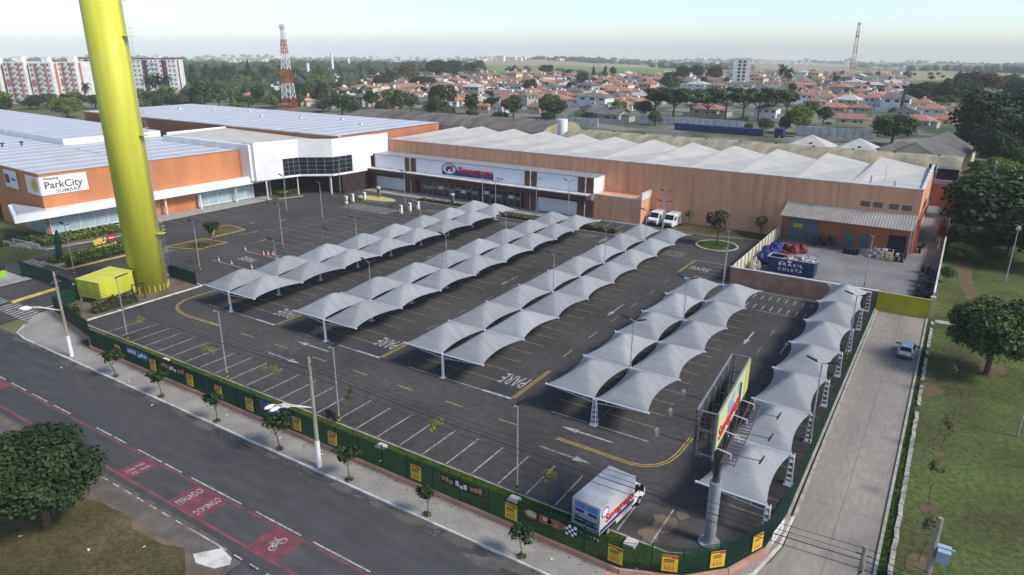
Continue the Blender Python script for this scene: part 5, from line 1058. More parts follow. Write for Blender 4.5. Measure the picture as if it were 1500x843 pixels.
def banner(x0, x1, label, cols, z0=1.62, h=.78):
    t = thing('fence_banner', label, 'banner', (x0, -16.12, z0), 0, 'banners on the street fence')
    L = x1 - x0; b = MB(); b.box(0, -.03, 0, L, 0, h); part('sheet', b, cols[0], t)
    rg = random.Random(int(x0))
    for k, m in enumerate(cols[1:]):
        b = MB(); n = 3
        for i in range(n):
            xa = L * (k + .08) / (len(cols) - 1) + i * .28 * L / (len(cols) - 1); za = rg.uniform(.1, .35) * h
            b.box(xa, -.04, za, xa + .22 * L / (len(cols) - 1), -.032, za + rg.uniform(.3, .55) * h)
        part('print', b, m, t)
bl = mat('banner_blue', (.05, .10, .35), None, 1, .5); bp2 = mat('banner_pale', (.55, .62, .70), None, 1, .5); bd = mat('banner_dark', (.05, .03, .03), None, 1, .6); bo = mat('banner_tan', (.50, .30, .10), None, 1, .6); bm_ = mat('banner_meat', (.25, .06, .05), (.4, .2, .12), 3, .6)
banner(5.2, 9.0, 'navy blue banner with white writing near left fence corner', [bl, white, white])
banner(11.2, 15.3, 'brown and cream picture banner between second and third posters', [bd, bo, white, bo])
banner(26.3, 30.2, 'blue and pale picture banner behind street tree', [bl, logo_red, bp2, bp2, bl])
banner(46.6, 50.5, 'dark banner with tan right half on street fence', [bd, bo, white, bo])
# shaped food banner near the truck: a bowl, meat, a board and a chequered cloth in one row
t = thing('fence_banner', 'cut out food picture banner with chequered end beside truck', 'banner', (53.9, -16.12, 1.5), 0, 'banners on the street fence')
b = MB()
for cx, rx, rz in ((.55, .6, .36), (1.5, .6, .34), (2.5, .75, .34)):
    b.poly([(cx + rx * math.cos(k * .449), 0, .42 + rz * math.sin(k * .449)) for k in range(14)])
part('food_shapes', b, bm_, t)
b = MB(); b.poly([(.55 + .42 * math.cos(k * .449), -.01, .45 + .24 * math.sin(k * .449)) for k in range(14)]); b.poly([(1.6 + .2 * math.cos(k * .449), -.01, .5 + .16 * math.sin(k * .449)) for k in range(14)]); part('plate', b, w_cream, t)
b = MB(); b.m = 0
for i in range(4):
    for j in range(4): b.m = (i + j) % 2; b.box(3.2 + .2 * i, -.02, .0 + .2 * j, 3.4 + .2 * i, 0, .2 + .2 * j)
part('chequer', b, [white, black], t)
nt_ = thing('fence_notice', 'white notice sheet tied to driveway fence near the curve', 'notice', (68.85, -8.0, .9), R(82))
b = MB(); b.box(-1, -.03, 0, 1, 0, .9); part('sheet', b, white, nt_)
b = MB()
for z in (.2, .4, .6): b.box(-.8, -.04, z, .7, -.032, z + .08)
part('black_lines', b, grey_d, nt_)
for x, y in ((7.3, -13.6), (25.9, -13.4), (38.2, -13.6), (51.4, -13.6), (60.6, -13.3)):
    b = MB(); b.box(-.4, -.4, 0, .4, .4, .25); o = b.build('concrete_cover', kerb_w); o.location = (x, y, .22); tag(o, 'pale concrete inspection cover in grass strip at %s' % {7.3: 'the blue banner', 25.9: 'the fifth poster', 38.2: 'the seventh poster', 51.4: 'the fourth lamp post', 60.6: 'the truck rear'}[x], 'cover', 'concrete covers in the grass strip')
# ------------------------------------------------------------------ yellow tower and shed
tw = thing('yellow_tower', 'huge smooth yellow cylindrical water tower rising out of the picture', 'water tower', (-16.8, -.6, 0))
b = MB(); b.tube([(0, 0, .1), (0, 0, 46)], 2.31, 48); part('shaft', b, yel, tw, True)
b = MB(); b.tube([(0, 0, 46), (0, 0, 46.5)], [2.31, 2.0], 48); part('cap', b, yel, tw)
b = MB()
for k in range(22):
    a = k * 2 * math.pi / 22; b.box(2.32 * math.cos(a) - .1, 2.32 * math.sin(a) - .1, .1, 2.32 * math.cos(a) + .1, 2.32 * math.sin(a) + .1, 1.0)
part('anchor_brackets', b, mat('yellow_worn', (.45, .42, .05), (.25, .22, .08), 2, .6), tw)
a = R(28); dx, dy = math.cos(a), math.sin(a); b = MB(); nx, ny = -dy, dx
for s in (-.22, .22): b.tube([(2.54 * dx + nx * s, 2.54 * dy + ny * s, 1), (2.54 * dx + nx * s, 2.54 * dy + ny * s, 45)], .025, 5)
z = 1.
while z < 45: b.tube([(2.54 * dx - nx * .22, 2.54 * dy - ny * .22, z), (2.54 * dx + nx * .22, 2.54 * dy + ny * .22, z)], .015, 4); z += .4
ld = part('ladder', b, galv, tw)
b = MB(); z = 3.5
while z < 45:
    b.tube([(dx * (2.54 + .7 * math.sin(q * math.pi / 6)) + nx * .38 * math.cos(q * math.pi / 6), dy * (2.54 + .7 * math.sin(q * math.pi / 6)) + ny * .38 * math.cos(q * math.pi / 6), z) for q in range(7)], .015, 4, False); z += 1.2
for q in (2, 4): b.tube([(dx * (2.54 + .7 * math.sin(q * math.pi / 6)) + nx * .38 * math.cos(q * math.pi / 6), dy * (2.54 + .7 * math.sin(q * math.pi / 6)) + ny * .38 * math.cos(q * math.pi / 6), zz) for zz in (3.5, 45)], .012, 4)
part('ladder_cage', b, galv, ld)
for z in (8, 21, 33):
    b = MB(); c = (2.31 + .55)
    b.hexa([(dx * 2.3 - nx * .5, dy * 2.3 - ny * .5, z), (dx * 3.3 - nx * .5, dy * 3.3 - ny * .5, z), (dx * 3.3 + nx * .5, dy * 3.3 + ny * .5, z), (dx * 2.3 + nx * .5, dy * 2.3 + ny * .5, z)] + [(dx * 2.3 - nx * .5, dy * 2.3 - ny * .5, z + .06), (dx * 3.3 - nx * .5, dy * 3.3 - ny * .5, z + .06), (dx * 3.3 + nx * .5, dy * 3.3 + ny * .5, z + .06), (dx * 2.3 + nx * .5, dy * 2.3 + ny * .5, z + .06)])
    for zz in (.5, 1.0): b.tube([(dx * 2.7 - nx * .5, dy * 2.7 - ny * .5, z + zz), (dx * 3.3 - nx * .5, dy * 3.3 - ny * .5, z + zz), (dx * 3.3 + nx * .5, dy * 3.3 + ny * .5, z + zz), (dx * 2.7 + nx * .5, dy * 2.7 + ny * .5, z + zz)], .02, 4)
    part('ladder_platform', b, yel, tw)
sh = thing('yellow_shed', 'bright yellow louvred plant shed on short legs beside the yellow tower', 'shed', (-17.3, -6.0, .14), R(9))
b = MB(); b.hexa([(-2.5, -2.3, .75), (1.75, -2.3, .75), (1.75, 2.6, .75), (-2.5, 2.6, .75), (-2.5, -2.3, 3.0), (1.75, -2.3, 3.0), (1.75, 2.6, 3.25), (-2.5, 2.6, 3.25)]); part('body', b, yel, sh)
b = MB(); b.hexa([(-2.6, -2.4, 3.02), (1.85, -2.4, 3.02), (1.85, 2.7, 3.28), (-2.6, 2.7, 3.28), (-2.6, -2.4, 3.1), (1.85, -2.4, 3.1), (1.85, 2.7, 3.36), (-2.6, 2.7, 3.36)]); part('roof', b, yel, sh)
b = MB()
for k in range(14):
    z = .82 + .155 * k; b.box(-2.5, -2.36, z, 1.75, -2.31, z + .09); b.box(1.76, -2.3, z, 1.81, 2.6, z + .09)
part('louvres', b, yel, sh)
for x, y in ((-2.4, -2.2), (1.65, -2.2), (1.65, 2.5), (-2.4, 2.5)):
    b = MB(); b.box(x - .1, y - .1, 0, x + .1, y + .1, .75); part('leg', b, white_d, sh)
gp = thing('black_gate_frame', 'upright black door frame standing in front of yellow tower', 'frame', (-13.2, -4.2, .14), R(75))
b = MB(); b.box(-.75, -.06, 0, -.63, .06, 2.2); b.box(.63, -.06, 0, .75, .06, 2.2); b.box(-.75, -.06, 2.2, .75, .06, 2.3); part('frame', b, black, gp)
# ------------------------------------------------------------------ billboard
bb = thing('billboard', 'double sided advertising billboard with catwalk and floodlights on thick grey pole', 'billboard', (64.9, -9.9, 0))
b = MB(); b.tube([(0, 0, 0), (0, 0, 4.9)], .39, 16); b.tube([(0, 0, 0), (0, 0, .12)], .75, 16); part('pole', b, galv, bb)
b = MB(); b.tube([(0, 0, 4.9), (0, 0, 9.0)], .25, 10)
for s in (-1, 1): b.tube([(0, 0, 4.7), (.55 * s, -1.0, 9.0), (.55 * s, -1.0, 11.9)], .12, 8); b.tube([(0, 0, 4.9), (.55 * s, 1.0, 9.0), (.55 * s, 1.0, 11.9)], .12, 8)
part('column_head', b, grey_d, bb)
def bbp(u, w): # u along the board, w across
    e = R(93.6); return (math.cos(e) * u + math.sin(e) * w, math.sin(e) * u - math.cos(e) * w)
def bslab(mb, u0, u1, w0, w1, z0, z1): mb.prism([bbp(u0, w0), bbp(u1, w0), bbp(u1, w1), bbp(u0, w1)], z0, z1)
b = MB(); bslab(b, -4.9, 3.9, .55, .62, 10.1, 12.4); face = part('front_panel', b, mat('ad_green', (.50, .56, .30), (.44, .52, .22), .4, .5), bb)
b = MB(); bslab(b, 2.6, 3.9, .622, .632, 10.1, 12.4); part('yellow_end', b, mat('ad_yellow', (.50, .50, .10), None, 1, .5), face)
ux = bbp(1, 0); X = (ux[0], ux[1], 0)
p0 = bbp(-4.5, .64); words('ad_lettering', 'Savegnago', 1.15, logo_red, face, (p0[0], p0[1], 10.55), X, (0, 0, 1), .02, 'LEFT', 5.8, None, .03)
b = MB(); bslab(b, -2.4, -.6, .624, .634, 10.9, 12.1); bslab(b, .2, .9, .624, .634, 11.4, 12.2); part('ad_picture', b, mat('ad_blue', (.35, .45, .58), (.15, .18, .35), 1.2, .5), face)
b = MB(); bslab(b, -4.9, 3.9, -.66, -.6, 9.4, 12.4); part('back_panel', b, mat('ad_back', (.09, .09, .11), (.06, .06, .07), 1, .6), bb)
b = MB()
for u in (-4.9, -3.2, -1.5, .2, 2.0, 3.85):
    for w in (-.5, .45): b.prism([bbp(u, w), bbp(u + .09, w), bbp(u + .09, w + .09), bbp(u, w + .09)], 9.4, 12.45)
    bslab(b, u, u + .08, -.5, .5, 11.2, 11.28); bslab(b, u, u + .08, -.5, .5, 9.6, 9.68)
for w in (-.62, .55):
    bslab(b, -4.9, 3.9, w - .03, w + .06, 12.4, 12.48)
bslab(b, -4.95, -4.87, -.6, .6, 12.4, 12.48); bslab(b, 3.85, 3.93, -.6, .6, 12.4, 12.48)
part('frame', b, mat('frame_grey', (.24, .25, .27), (.17, .18, .19), 2., .5), bb)
b = MB()
for k in range(9): bslab(b, -4.95, -4.9, -.66, -.1, 9.5 + .32 * k, 9.54 + .32 * k)
for k in range(20): bslab(b, -4.8 + .42 * k, -4.74 + .42 * k, 1.0, 1.75, 9.42, 9.46)
bslab(b, -4.9, 3.7, .98, 1.04, 9.38, 9.46); bslab(b, -4.9, 3.7, 1.72, 1.78, 9.38, 9.46); part('catwalk', b, mat('catwalk_brown', (.15, .09, .075), (.1, .07, .06), 1, .7), bb)
b = MB()
for u in (-4.2, -2, .3, 2.6): q0, q1 = bbp(u, .5), bbp(u, 1.4); b.tube([(q0[0], q0[1], 9.9), (q1[0], q1[1], 9.75), (q1[0], q1[1], 9.4)], .04, 5)
part('bracket', b, white_d, bb)
for sg, z in ((1, 9.6), (-1, 9.6)):
    for u in (-4.0, -1.2, 1.8):
        q0, q1 = bbp(u, .6 * sg), bbp(u, 3.0 * sg); b = MB(); b.tube([(q0[0], q0[1], z), (q1[0], q1[1], z + .1)], .025, 5); fl = part('floodlight', b, grey_d, bb)
        b = MB(); b.hexa([(q1[0] - .05, q1[1] - .2, z), (q1[0] + .05, q1[1] - .2, z), (q1[0] + .05, q1[1] + .2, z), (q1[0] - .05, q1[1] + .2, z)] + [(q1[0] - .05 + .15 * sg, q1[1] - .2, z + .4), (q1[0] + .05 + .15 * sg, q1[1] - .2, z + .4), (q1[0] + .05 + .15 * sg, q1[1] + .2, z + .4), (q1[0] - .05 + .15 * sg, q1[1] + .2, z + .4)]); part('lamp_box', b, white_d if sg < 0 else grey_d, fl)
# ------------------------------------------------------------------ vehicles
def wheel(par, x, y, r, w, name='wheel'):
    b = MB(); b.tube([(x - w / 2, y, r), (x + w / 2, y, r)], r, 16); o = part(name, b, rubber, par)
    b = MB(); b.tube([(x - w / 2 - .01, y, r), (x + w / 2 + .01, y, r)], r * .58, 12); part('rim', b, galv, o); return o
def loft(mb, prof, w0, w1, zt0, zt1):
    """side profile (y,z) lofted across x, narrowing with height (tumblehome)"""
    hw = lambda z: (w0 + (w1 - w0) * max(0, min(1, (z - zt0) / (zt1 - zt0)))) / 2
    n = len(prof); i = len(mb.v)
    cuts = [-1, -.9, 0, .9, 1]
    for c in cuts:
        for y, z in prof: mb.v.append((c * hw(z), y * (1 if abs(c) < .95 else .985), z - (.0 if abs(c) < .95 else .03)))
    for k in range(len(cuts) - 1):
        for a in range(n): mb.f.append((i + k * n + a, i + (k + 1) * n + a, i + (k + 1) * n + (a + 1) % n, i + k * n + (a + 1) % n)); mb.mi.append(mb.m)
    mb.f.append(tuple(i + a for a in range(n))); mb.f.append(tuple(i + (len(cuts) - 1) * n + a for a in range(n))[::-1]); mb.mi += [mb.m] * 2
# hatchback on the driveway, rear towards the street, front door windows dark
car = thing('hatchback_car', 'silver white hatchback parked on the driveway seen from behind', 'car', (73.45, 32.6, .016), R(-3))
b = MB(); loft(b, [(-1.82, .38), (-1.86, .62), (-1.80, .92), (-1.62, 1.0), (.75, .98), (1.55, .86), (1.80, .66), (1.84, .36), (1.2, .28), (-1.2, .28)], 1.62, 1.5, .8, 1.0); body = part('body', b, carsilver, car)
b = MB(); loft(b, [(-1.66, .96), (-1.22, 1.40), (-.2, 1.45), (.35, 1.38), (1.0, .97)], 1.50, 1.12, .96, 1.4); part('roof', b, carwhite, car)
b = MB(); b.hexa([(-.6, -1.66, 1.0), (.6, -1.66, 1.0), (.6, -1.5, 1.0), (-.6, -1.5, 1.0), (-.5, -1.33, 1.34), (.5, -1.33, 1.34), (.5, -1.2, 1.34), (-.5, -1.2, 1.34)]); part('rear_window', b, carglass, car)
b = MB(); b.hexa([(-.62, .8, 1.0), (.62, .8, 1.0), (.62, 1.02, 1.0), (-.62, 1.02, 1.0), (-.5, .3, 1.36), (.5, .3, 1.36), (.5, .46, 1.36), (-.5, .46, 1.36)]); part('windscreen', b, carglass, car)
for s in (-1, 1):
    b = MB(); b.hexa([(s * .72, -1.2, 1.0), (s * .78, -1.2, 1.0), (s * .78, .75, 1.0), (s * .72, .75, 1.0), (s * .56, -1.0, 1.36), (s * .62, -1.0, 1.36), (s * .62, .3, 1.36), (s * .56, .3, 1.36)][:: 1 if s > 0 else 1]); part('side_window', b, carglass, car)
    b = MB(); b.box(s * .8 - .03, -1.86, .62, s * .62, -1.70, .98) if s > 0 else b.box(-.77, -1.86, .62, -.62, -1.70, .98); part('tail_light', b, redlight, car)
    b = MB(); b.hexa([(s * .8, .28, .98), (s * 1.18, .2, .98), (s * 1.18, .32, .98), (s * .8, .4, .98), (s * .8, .28, 1.12), (s * 1.18, .2, 1.14), (s * 1.18, .32, 1.14), (s * .8, .4, 1.12)]); part('wing_mirror', b, black, car)
    for y in (-1.15, 1.15): wheel(car, s * .72, y, .28, .17)
b = MB(); b.box(-.76, -1.90, .34, .76, -1.80, .56); part('bumper', b, grey_d, car)
b = MB(); b.box(-.24, -1.905, .66, .24, -1.86, .78); part('number_plate', b, white_d, car)
# two delivery vans
def van(label, x, y):
    v = thing('delivery_van', label, 'van', (x, y, 0), R(-3), 'white vans parked against the hall')
    b = MB(); loft(b, [(2.7, .35), (2.7, 2.42), (2.5, 2.52), (-1.2, 2.5), (-1.45, 2.4), (-2.05, 1.5), (-2.65, 1.2), (-2.78, .9), (-2.75, .35)], 2.0, 1.8, 1.3, 2.5); part('body', b, carwhite, v)
    b = MB(); b.hexa([(-.86, -2.08, 1.5), (.86, -2.08, 1.5), (.86, -1.95, 1.5), (-.86, -1.95, 1.5), (-.78, -1.52, 2.32), (.78, -1.52, 2.32), (.78, -1.38, 2.32), (-.78, -1.38, 2.32)]); part('windscreen', b, carglass, v)
    for s in (-1, 1):
        b = MB(); b.hexa([(s * .93, -1.75, 1.45), (s * 1.0, -1.75, 1.45), (s * 1.0, -.7, 1.45), (s * .93, -.7, 1.45), (s * .86, -1.3, 2.15), (s * .925, -1.3, 2.15), (s * .925, -.7, 2.15), (s * .86, -.7, 2.15)]); part('side_window', b, carglass, v)
        b = MB(); b.box(s * .55, -2.80, .85, s * .93, -2.68, 1.12) if s > 0 else b.box(-.93, -2.80, .85, -.55, -2.68, 1.12); part('headlight', b, galv, v)
        b = MB(); b.box(s * 1.0, -1.75, 1.45, s * 1.22, -1.62, 1.75) if s > 0 else b.box(-1.22, -1.75, 1.45, -1.0, -1.62, 1.75); part('wing_mirror', b, black, v)
        for y2 in (-1.8, 1.7): wheel(v, s * .88, y2, .34, .22)
    b = MB(); b.box(-1.0, -2.86, .32, 1.0, -2.7, .66); b.box(-.45, -2.83, .74, .45, -2.73, .98); part('bumper', b, black, v)
    b = MB(); b.box(.985, -.2, 1.5, 1.005, 2.2, 1.9); part('side_band', b, mat('band_grey', (.5, .5, .52), None, 1, .4), v)
van('left white delivery van facing the car park beside terracotta annexe', 27.6, 75.2); van('right white delivery van facing the car park beside lawn', 30.7, 74.9)
# box truck
tr = thing('box_truck', 'white box delivery truck with blue and red lettering parked at street fence', 'truck', (58.0, -11.1, 0), R(-6))
tr.scale = (.95, .95, .90)
b = MB(); b.box(-1.15, -3.4, 1.0, 1.15, 1.6, 3.35); cb = part('cargo_box', b, mat('truck_white', (.60, .60, .60), (.53, .53, .53), .5, .45), tr)
b = MB(); b.box(-1.17, -3.42, 3.35, 1.17, 1.62, 3.40); b.box(-1.18, -3.43, 1.0, -1.08, -3.35, 3.35); b.box(1.08, -3.43, 1.0, 1.18, -3.35, 3.35); b.box(-.02, -3.43, 1.0, .02, -3.40, 3.3)
for z in (1.9, 2.15): b.box(-1.08, -3.43, z - .02, 1.08, -3.405, z)
part('box_trim', b, white_d, cb)
b = MB(); b.box(-.95, -3.425, 2.7, .95, -3.405, 3.2); part('rear_panel', b, mat('truck_blue', (.12, .27, .52), (.10, .22, .45), 2, .5), cb)
b = MB(); b.box(-.9, -3.425, 2.35, -.2, -3.405, 2.58); b.box(.2, -3.425, 2.35, .9, -3.405, 2.58); b.box(-.95, -3.425, 1.38, .95, -3.405, 1.58); part('rear_bars', b, navy, cb)
words('truck_lettering', 'Savegnago', .42, grey_d, cb, (-.9, -3.43, 1.72), (1, 0, 0), (0, 0, 1), .01, 'LEFT', 1.8, None, .01)
words('truck_lettering', 'Savegnago', 1.0, logo_red, cb, (1.165, -2.6, 1.65), (0, 1, 0), (0, 0, 1), .01, 'LEFT', 4.0, None, .03)
b = MB(); b.box(1.155, -3.3, 1.12, 1.17, 1.5, 1.4); b.prism([(-2.7 + .5 * math.cos(k * math.pi / 9), 2.7 + .42 * math.sin(k * math.pi / 9)) for k in range(18)], 1.152, 1.162)
n0 = 8
for i in range(n0, len(b.v)): x, y, z = b.v[i]; b.v[i] = (z, x, y)
part('side_emblem', b, navy, cb)
b = MB(); b.prism([(-2.7 + .4 * math.cos(k * math.pi / 9), 2.7 + .33 * math.sin(k * math.pi / 9)) for k in range(18)], 1.164, 1.17)
for i, (x, y, z) in enumerate(b.v): b.v[i] = (z, x, y)
part('emblem_oval', b, white, cb)
b = MB(); loft(b, [(1.7, .55), (1.7, 2.1), (2.0, 2.3), (2.5, 2.25), (3.1, 1.55), (3.65, 1.3), (3.75, .9), (3.72, .5)], 1.95, 1.65, 1.3, 2.3); cab = part('cab', b, carwhite, tr)
b = MB(); b.hexa([(-.85, 2.95, 1.58), (.85, 2.95, 1.58), (.85, 3.1, 1.58), (-.85, 3.1, 1.58), (-.75, 2.45, 2.15), (.75, 2.45, 2.15), (.75, 2.6, 2.15), (-.75, 2.6, 2.15)]); part('windscreen', b, carglass, cab)
for s in (-1, 1):
    b = MB(); b.hexa([(s * .9, 1.95, 1.5), (s * .99, 1.95, 1.5), (s * .99, 2.9, 1.5), (s * .9, 2.9, 1.5), (s * .82, 1.95, 2.1), (s * .9, 1.95, 2.1), (s * .9, 2.45, 2.1), (s * .82, 2.45, 2.1)]); part('side_window', b, carglass, cab)
    b = MB(); b.box(min(s * 1.0, s * 1.3), 2.7, 1.4, max(s * 1.0, s * 1.3), 2.85, 1.95); part('wing_mirror', b, black, cab)
    for y in (-1.9, 2.75): wheel(tr, s * .9, y, .4, .28)
    b = MB(); b.box(min(s * .95, s * 1.1), -.9, .5, max(s * .95, s * 1.1), 1.4, .75); part('side_guard', b, white_d, tr)
b = MB(); b.box(-.5, -3.3, .6, .5, 3.2, 1.0); part('chassis', b, black, tr)
b = MB()
for k in range(16): b.m = k % 2; b.hexa([(-1.12 + .14 * k, -3.5, .45), (-.98 + .14 * k, -3.5, .45), (-.98 + .14 * k, -3.4, .45), (-1.12 + .14 * k, -3.4, .45), (-1.06 + .14 * k, -3.5, .62), (-.92 + .14 * k, -3.5, .62), (-.92 + .14 * k, -3.4, .62), (-1.06 + .14 * k, -3.4, .62)])
part('rear_bumper', b, [black, white], tr)
for s in (-1, 1): b = MB(); b.box(min(s * .75, s * 1.05), -3.44, .8, max(s * .75, s * 1.05), -3.4, .95); part('tail_light', b, redlight, tr)
# motorcycle by the fence
mc = thing('motorcycle', 'dark motorcycle parked behind the street fence', 'motorcycle', (31.0, -12.3, 0.05), R(75))
for y in (-.65, .65):
    b = MB(); b.tube([(.0 + .27 * math.cos(k * math.pi / 8), 0, 0) for k in range(2)], .01, 4) if False else None
    P = [(0, y + .27 * math.cos(k * math.pi / 8), .32 + .27 * math.sin(k * math.pi / 8)) for k in range(17)]
    b.tube(P, .06, 6, False); part('wheel', b, rubber, mc)
b = MB(); b.tube([(0, .65, .32), (0, .45, .75), (0, .38, .95)], .045, 6); b.tube([(0, .42, .7), (0, -.1, .45), (0, -.65, .32)], .06, 6); b.box(-.14, -.2, .3, .14, .25, .6); part('frame', b, grey_d, mc)
b = MB(); b.ball((0, .2, .8), (.16, .3, .15), 8, 5); part('fuel_tank', b, blue_t, mc, True)
b = MB(); b.box(-.13, -.7, .74, .13, -.02, .84); part('seat', b, black, mc)
b = MB(); b.tube([(-.38, .25, 1.05), (0, .4, .98), (.38, .25, 1.05)], .025, 5); part('handlebar', b, black, mc)
b = MB(); b.ball((0, .52, .88), .11, 8, 5); part('headlight', b, galv, mc, True)
# ------------------------------------------------------------------ cones, ticket posts, signs
def cone():
    t = thing('traffic_cone', 'x', 'traffic cone'); b = MB(); b.m = 0; b.box(-.2, -.2, 0, .2, .2, .05)
    for k in range(4): b.m = k % 2; b.tube([(0, 0, .05 + .18 * k), (0, 0, .23 + .18 * k)], [.16 - .035 * k, .125 - .035 * k], 10)
    part('body', b, [cone_m, white], t); return t
CN = Once(cone())
for x, y, d in ((-21.9, 18.9, 'leftmost, far from the others'), (-17.2, 18.8, 'left of a lamp post'), (-20.2, 12.7, 'on a bay line near young tree'), (-16.9, 12.6, 'middle of near bay line'), (-12.8, 13.1, 'beside first canopy'), (-13.0, 18.2, 'peeking over first canopy'), (-15.9, 19.6, 'right of a lamp post'), (-16.6, 19.2, 'nearest a lamp post')): CN.put((x, y, .002), 0, 'orange and white traffic cone ' + d, 'traffic cones', (1, 1, 1.05))
def tick():
    t = thing('ticket_post', 'x', 'ticket machine'); b = MB(); b.box(-.28, -.22, .3, .28, .22, 1.75); part('case', b, white, t); b = MB(); b.box(-.2, -.24, 1.15, .2, -.225, 1.5); part('screen', b, navy, t); b = MB(); b.box(-.32, -.3, 0, .32, .3, .3); part('plinth', b, kerb_y, t); return t
TK = Once(tick())
for i, (x, y) in enumerate([(-18.7, 53.7), (-18.7, 56.4), (-18.4, 58.6), (-34.4, 54.0), (-34.9, 56.4), (-34.2, 59.3)]): TK.put((x, y, 0), 0, 'white ticket post on yellow plinth, %s of the %s trio' % (('nearest', 'middle', 'farthest')[i % 3], 'right hand' if i < 3 else 'left hand'), 'white ticket posts at the aisle ends')
def totem(x, y, lab, rz=0.):
    t = thing('info_pillar', lab, 'pillar', (x, y, .14), rz); b = MB(); b.box(-.35, -.2, 0, .35, .2, 1.9); part('pillar', b, mat('pillar_brown', (.22, .15, .10), None, 1, .6) if 'pillar_brown' not in MATS else MATS['pillar_brown'], t); b = MB(); b.box(-.36, -.21, 1.9, .36, .21, 2.3); part('cap', b, white, t)
totem(-33.4, 63.0, 'short brown pillar with white top on the oval island'); totem(-15.2, 66.2, 'short brown pillar with white top before shop windows')
hs = thing('city_sign', 'yellow standing letters with red heart in a hedged bed', 'letter sign', (-41.2, 6.4, .14), 0)
words('sign_letters', '#EU', 1.25, mat('sign_yellow', (.75, .55, .06), None, 1, .5), hs, (0, -1.7, 1.15), (0, 1, 0), (0, 0, 1), .12, 'LEFT', 2.0, None, .04)
words('sign_letters', '#SUMARÉ', 1.0, MATS['sign_yellow'], hs, (.1, -1.7, .1), (0, 1, 0), (0, 0, 1), .12, 'LEFT', 3.6, None, .04)
b = MB(); P = [(math.sin(t_) ** 3, (13 * math.cos(t_) - 5 * math.cos(2 * t_) - 2 * math.cos(3 * t_) - math.cos(4 * t_)) / 16) for t_ in [k * math.pi / 14 for k in range(28)]]
b.prism([(p[0] * .62, p[1] * .62) for p in P], -.1, .1)
for i, (x, y, z) in enumerate(b.v): b.v[i] = (z, x + 1.15, y + 1.75)
part('heart', b, logo_red, hs)
b = MB(); b.box(.11, .75, 1.7, .125, 1.55, 1.84); part('heart_band', b, white, hs)
lt = thing('lime_kiosk', 'lime green and black waist high board by left entrance', 'board', (-39.3, -10.2, .13), R(80))
b = MB(); b.box(-1.2, -.2, 0, 1.2, .2, 1.0); part('panel', b, lime, lt); b = MB(); b.box(-1.2, -.22, 1.0, 1.2, .22, 1.7); part('top_panel', b, black, lt)
ff = thing('furled_parasol', 'tall dark green furled parasol leaning in the entrance bed', 'parasol', (-39.7, -1.4, .14), 0)
b = MB(); b.tube([(0, 0, 0), (.25, .3, 5.2)], .05, 6); part('pole', b, galv, ff); b = MB(); b.tube([(.05, .05, .8), (.1, .12, 1.6), (.2, .22, 4.0), (.27, .3, 5.1)], [.35, .5, .42, .12], 9); part('canopy', b, mat('parasol_green', (.015, .06, .04), (.01, .04, .03), 2, .8), ff)
ns = thing('notice_board', 'small white notice hung on entrance gate', 'notice', (-21.6, -8.05, 1.0), R(-5)); b = MB(); b.box(-.45, -.06, 0, .45, -.03, 1.0); part('sheet', b, white, ns)
b = MB(); b.box(-.3, -.07, .3, .3, -.065, .7); part('print', b, bp2, ns)
mr = thing('access_ramp_rail', 'white handrails of access ramp at the mall corner', 'railing', (-54, 1.5, .14), 0)
b = MB()
for yy in (-3.2, -1.8): 
    b.tube([(-3.5, yy, .9), (3.0, yy + 1.2, .6)], .05, 5); b.tube([(-3.5, yy, .55), (3.0, yy + 1.2, .3)], .04, 5)
    for k in range(5): b.tube([(-3.5 + 1.6 * k, yy + .3 * k, 0), (-3.5 + 1.6 * k, yy + .3 * k, .9 - .07 * k)], .035, 5)
part('rails', b, white_d, mr)
# ------------------------------------------------------------------ loading yard contents
sk = thing('waste_skip', 'big blue open waste skip with white lettering behind yard wall', 'skip', (56.2, 56.4, .12), R(-2))
b = MB()
b.hexa([(-3.3, -1.1, 0), (3.3, -1.1, 0), (3.3, -1.0, 0), (-3.3, -1.0, 0), (-3.4, -1.2, 2.2), (3.4, -1.2, 2.2), (3.4, -1.08, 2.2), (-3.4, -1.08, 2.2)]); b.hexa([(-3.3, 1.0, 0), (3.3, 1.0, 0), (3.3, 1.1, 0), (-3.3, 1.1, 0), (-3.4, 1.08, 2.2), (3.4, 1.08, 2.2), (3.4, 1.2, 2.2), (-3.4, 1.2, 2.2)])
b.box(-3.38, -1.05, 0, -3.28, 1.05, 2.18); b.box(3.28, -1.05, 0, 3.38, 1.05, 2.18); b.box(-3.28, -1.0, .05, 3.28, 1.0, .2)
for k in range(8): b.box(-3.2 + .9 * k, -1.27, .05, -3.1 + .9 * k, -1.15, 2.1)
part('shell', b, blue_s, sk)
b = MB(); b.box(-3.45, -1.26, 2.2, 3.45, -1.02, 2.3); b.box(-3.45, 1.02, 2.2, 3.45, 1.26, 2.3); b.box(-3.45, -1.02, 2.2, -3.25, 1.02, 2.3); b.box(3.25, -1.02, 2.2, 3.45, 1.02, 2.3); part('rim', b, kerb_c, sk)
words('skip_lettering', 'B R A S I L', .62, white, sk, (-1.7, -1.285, 1.28), (1, 0, 0), (0, .05, 1), .01, 'LEFT', 3.5, None, .02)
words('skip_lettering', 'C O L E T A', .62, white, sk, (-1.7, -1.28, .5), (1, 0, 0), (0, .05, 1), .01, 'LEFT', 3.5, None, .02)
b = MB(); b.prism([(-.15 + .34 * math.cos(k * math.pi / 3), 1.95 + .2 * math.sin(k * math.pi / 3)) for k in range(6)], 0, .02)
for i, (x, y, z) in enumerate(b.v): b.v[i] = (x, -1.29 - z, y)
part('skip_emblem', b, white, sk)
rg = random.Random(3)
b = MB()
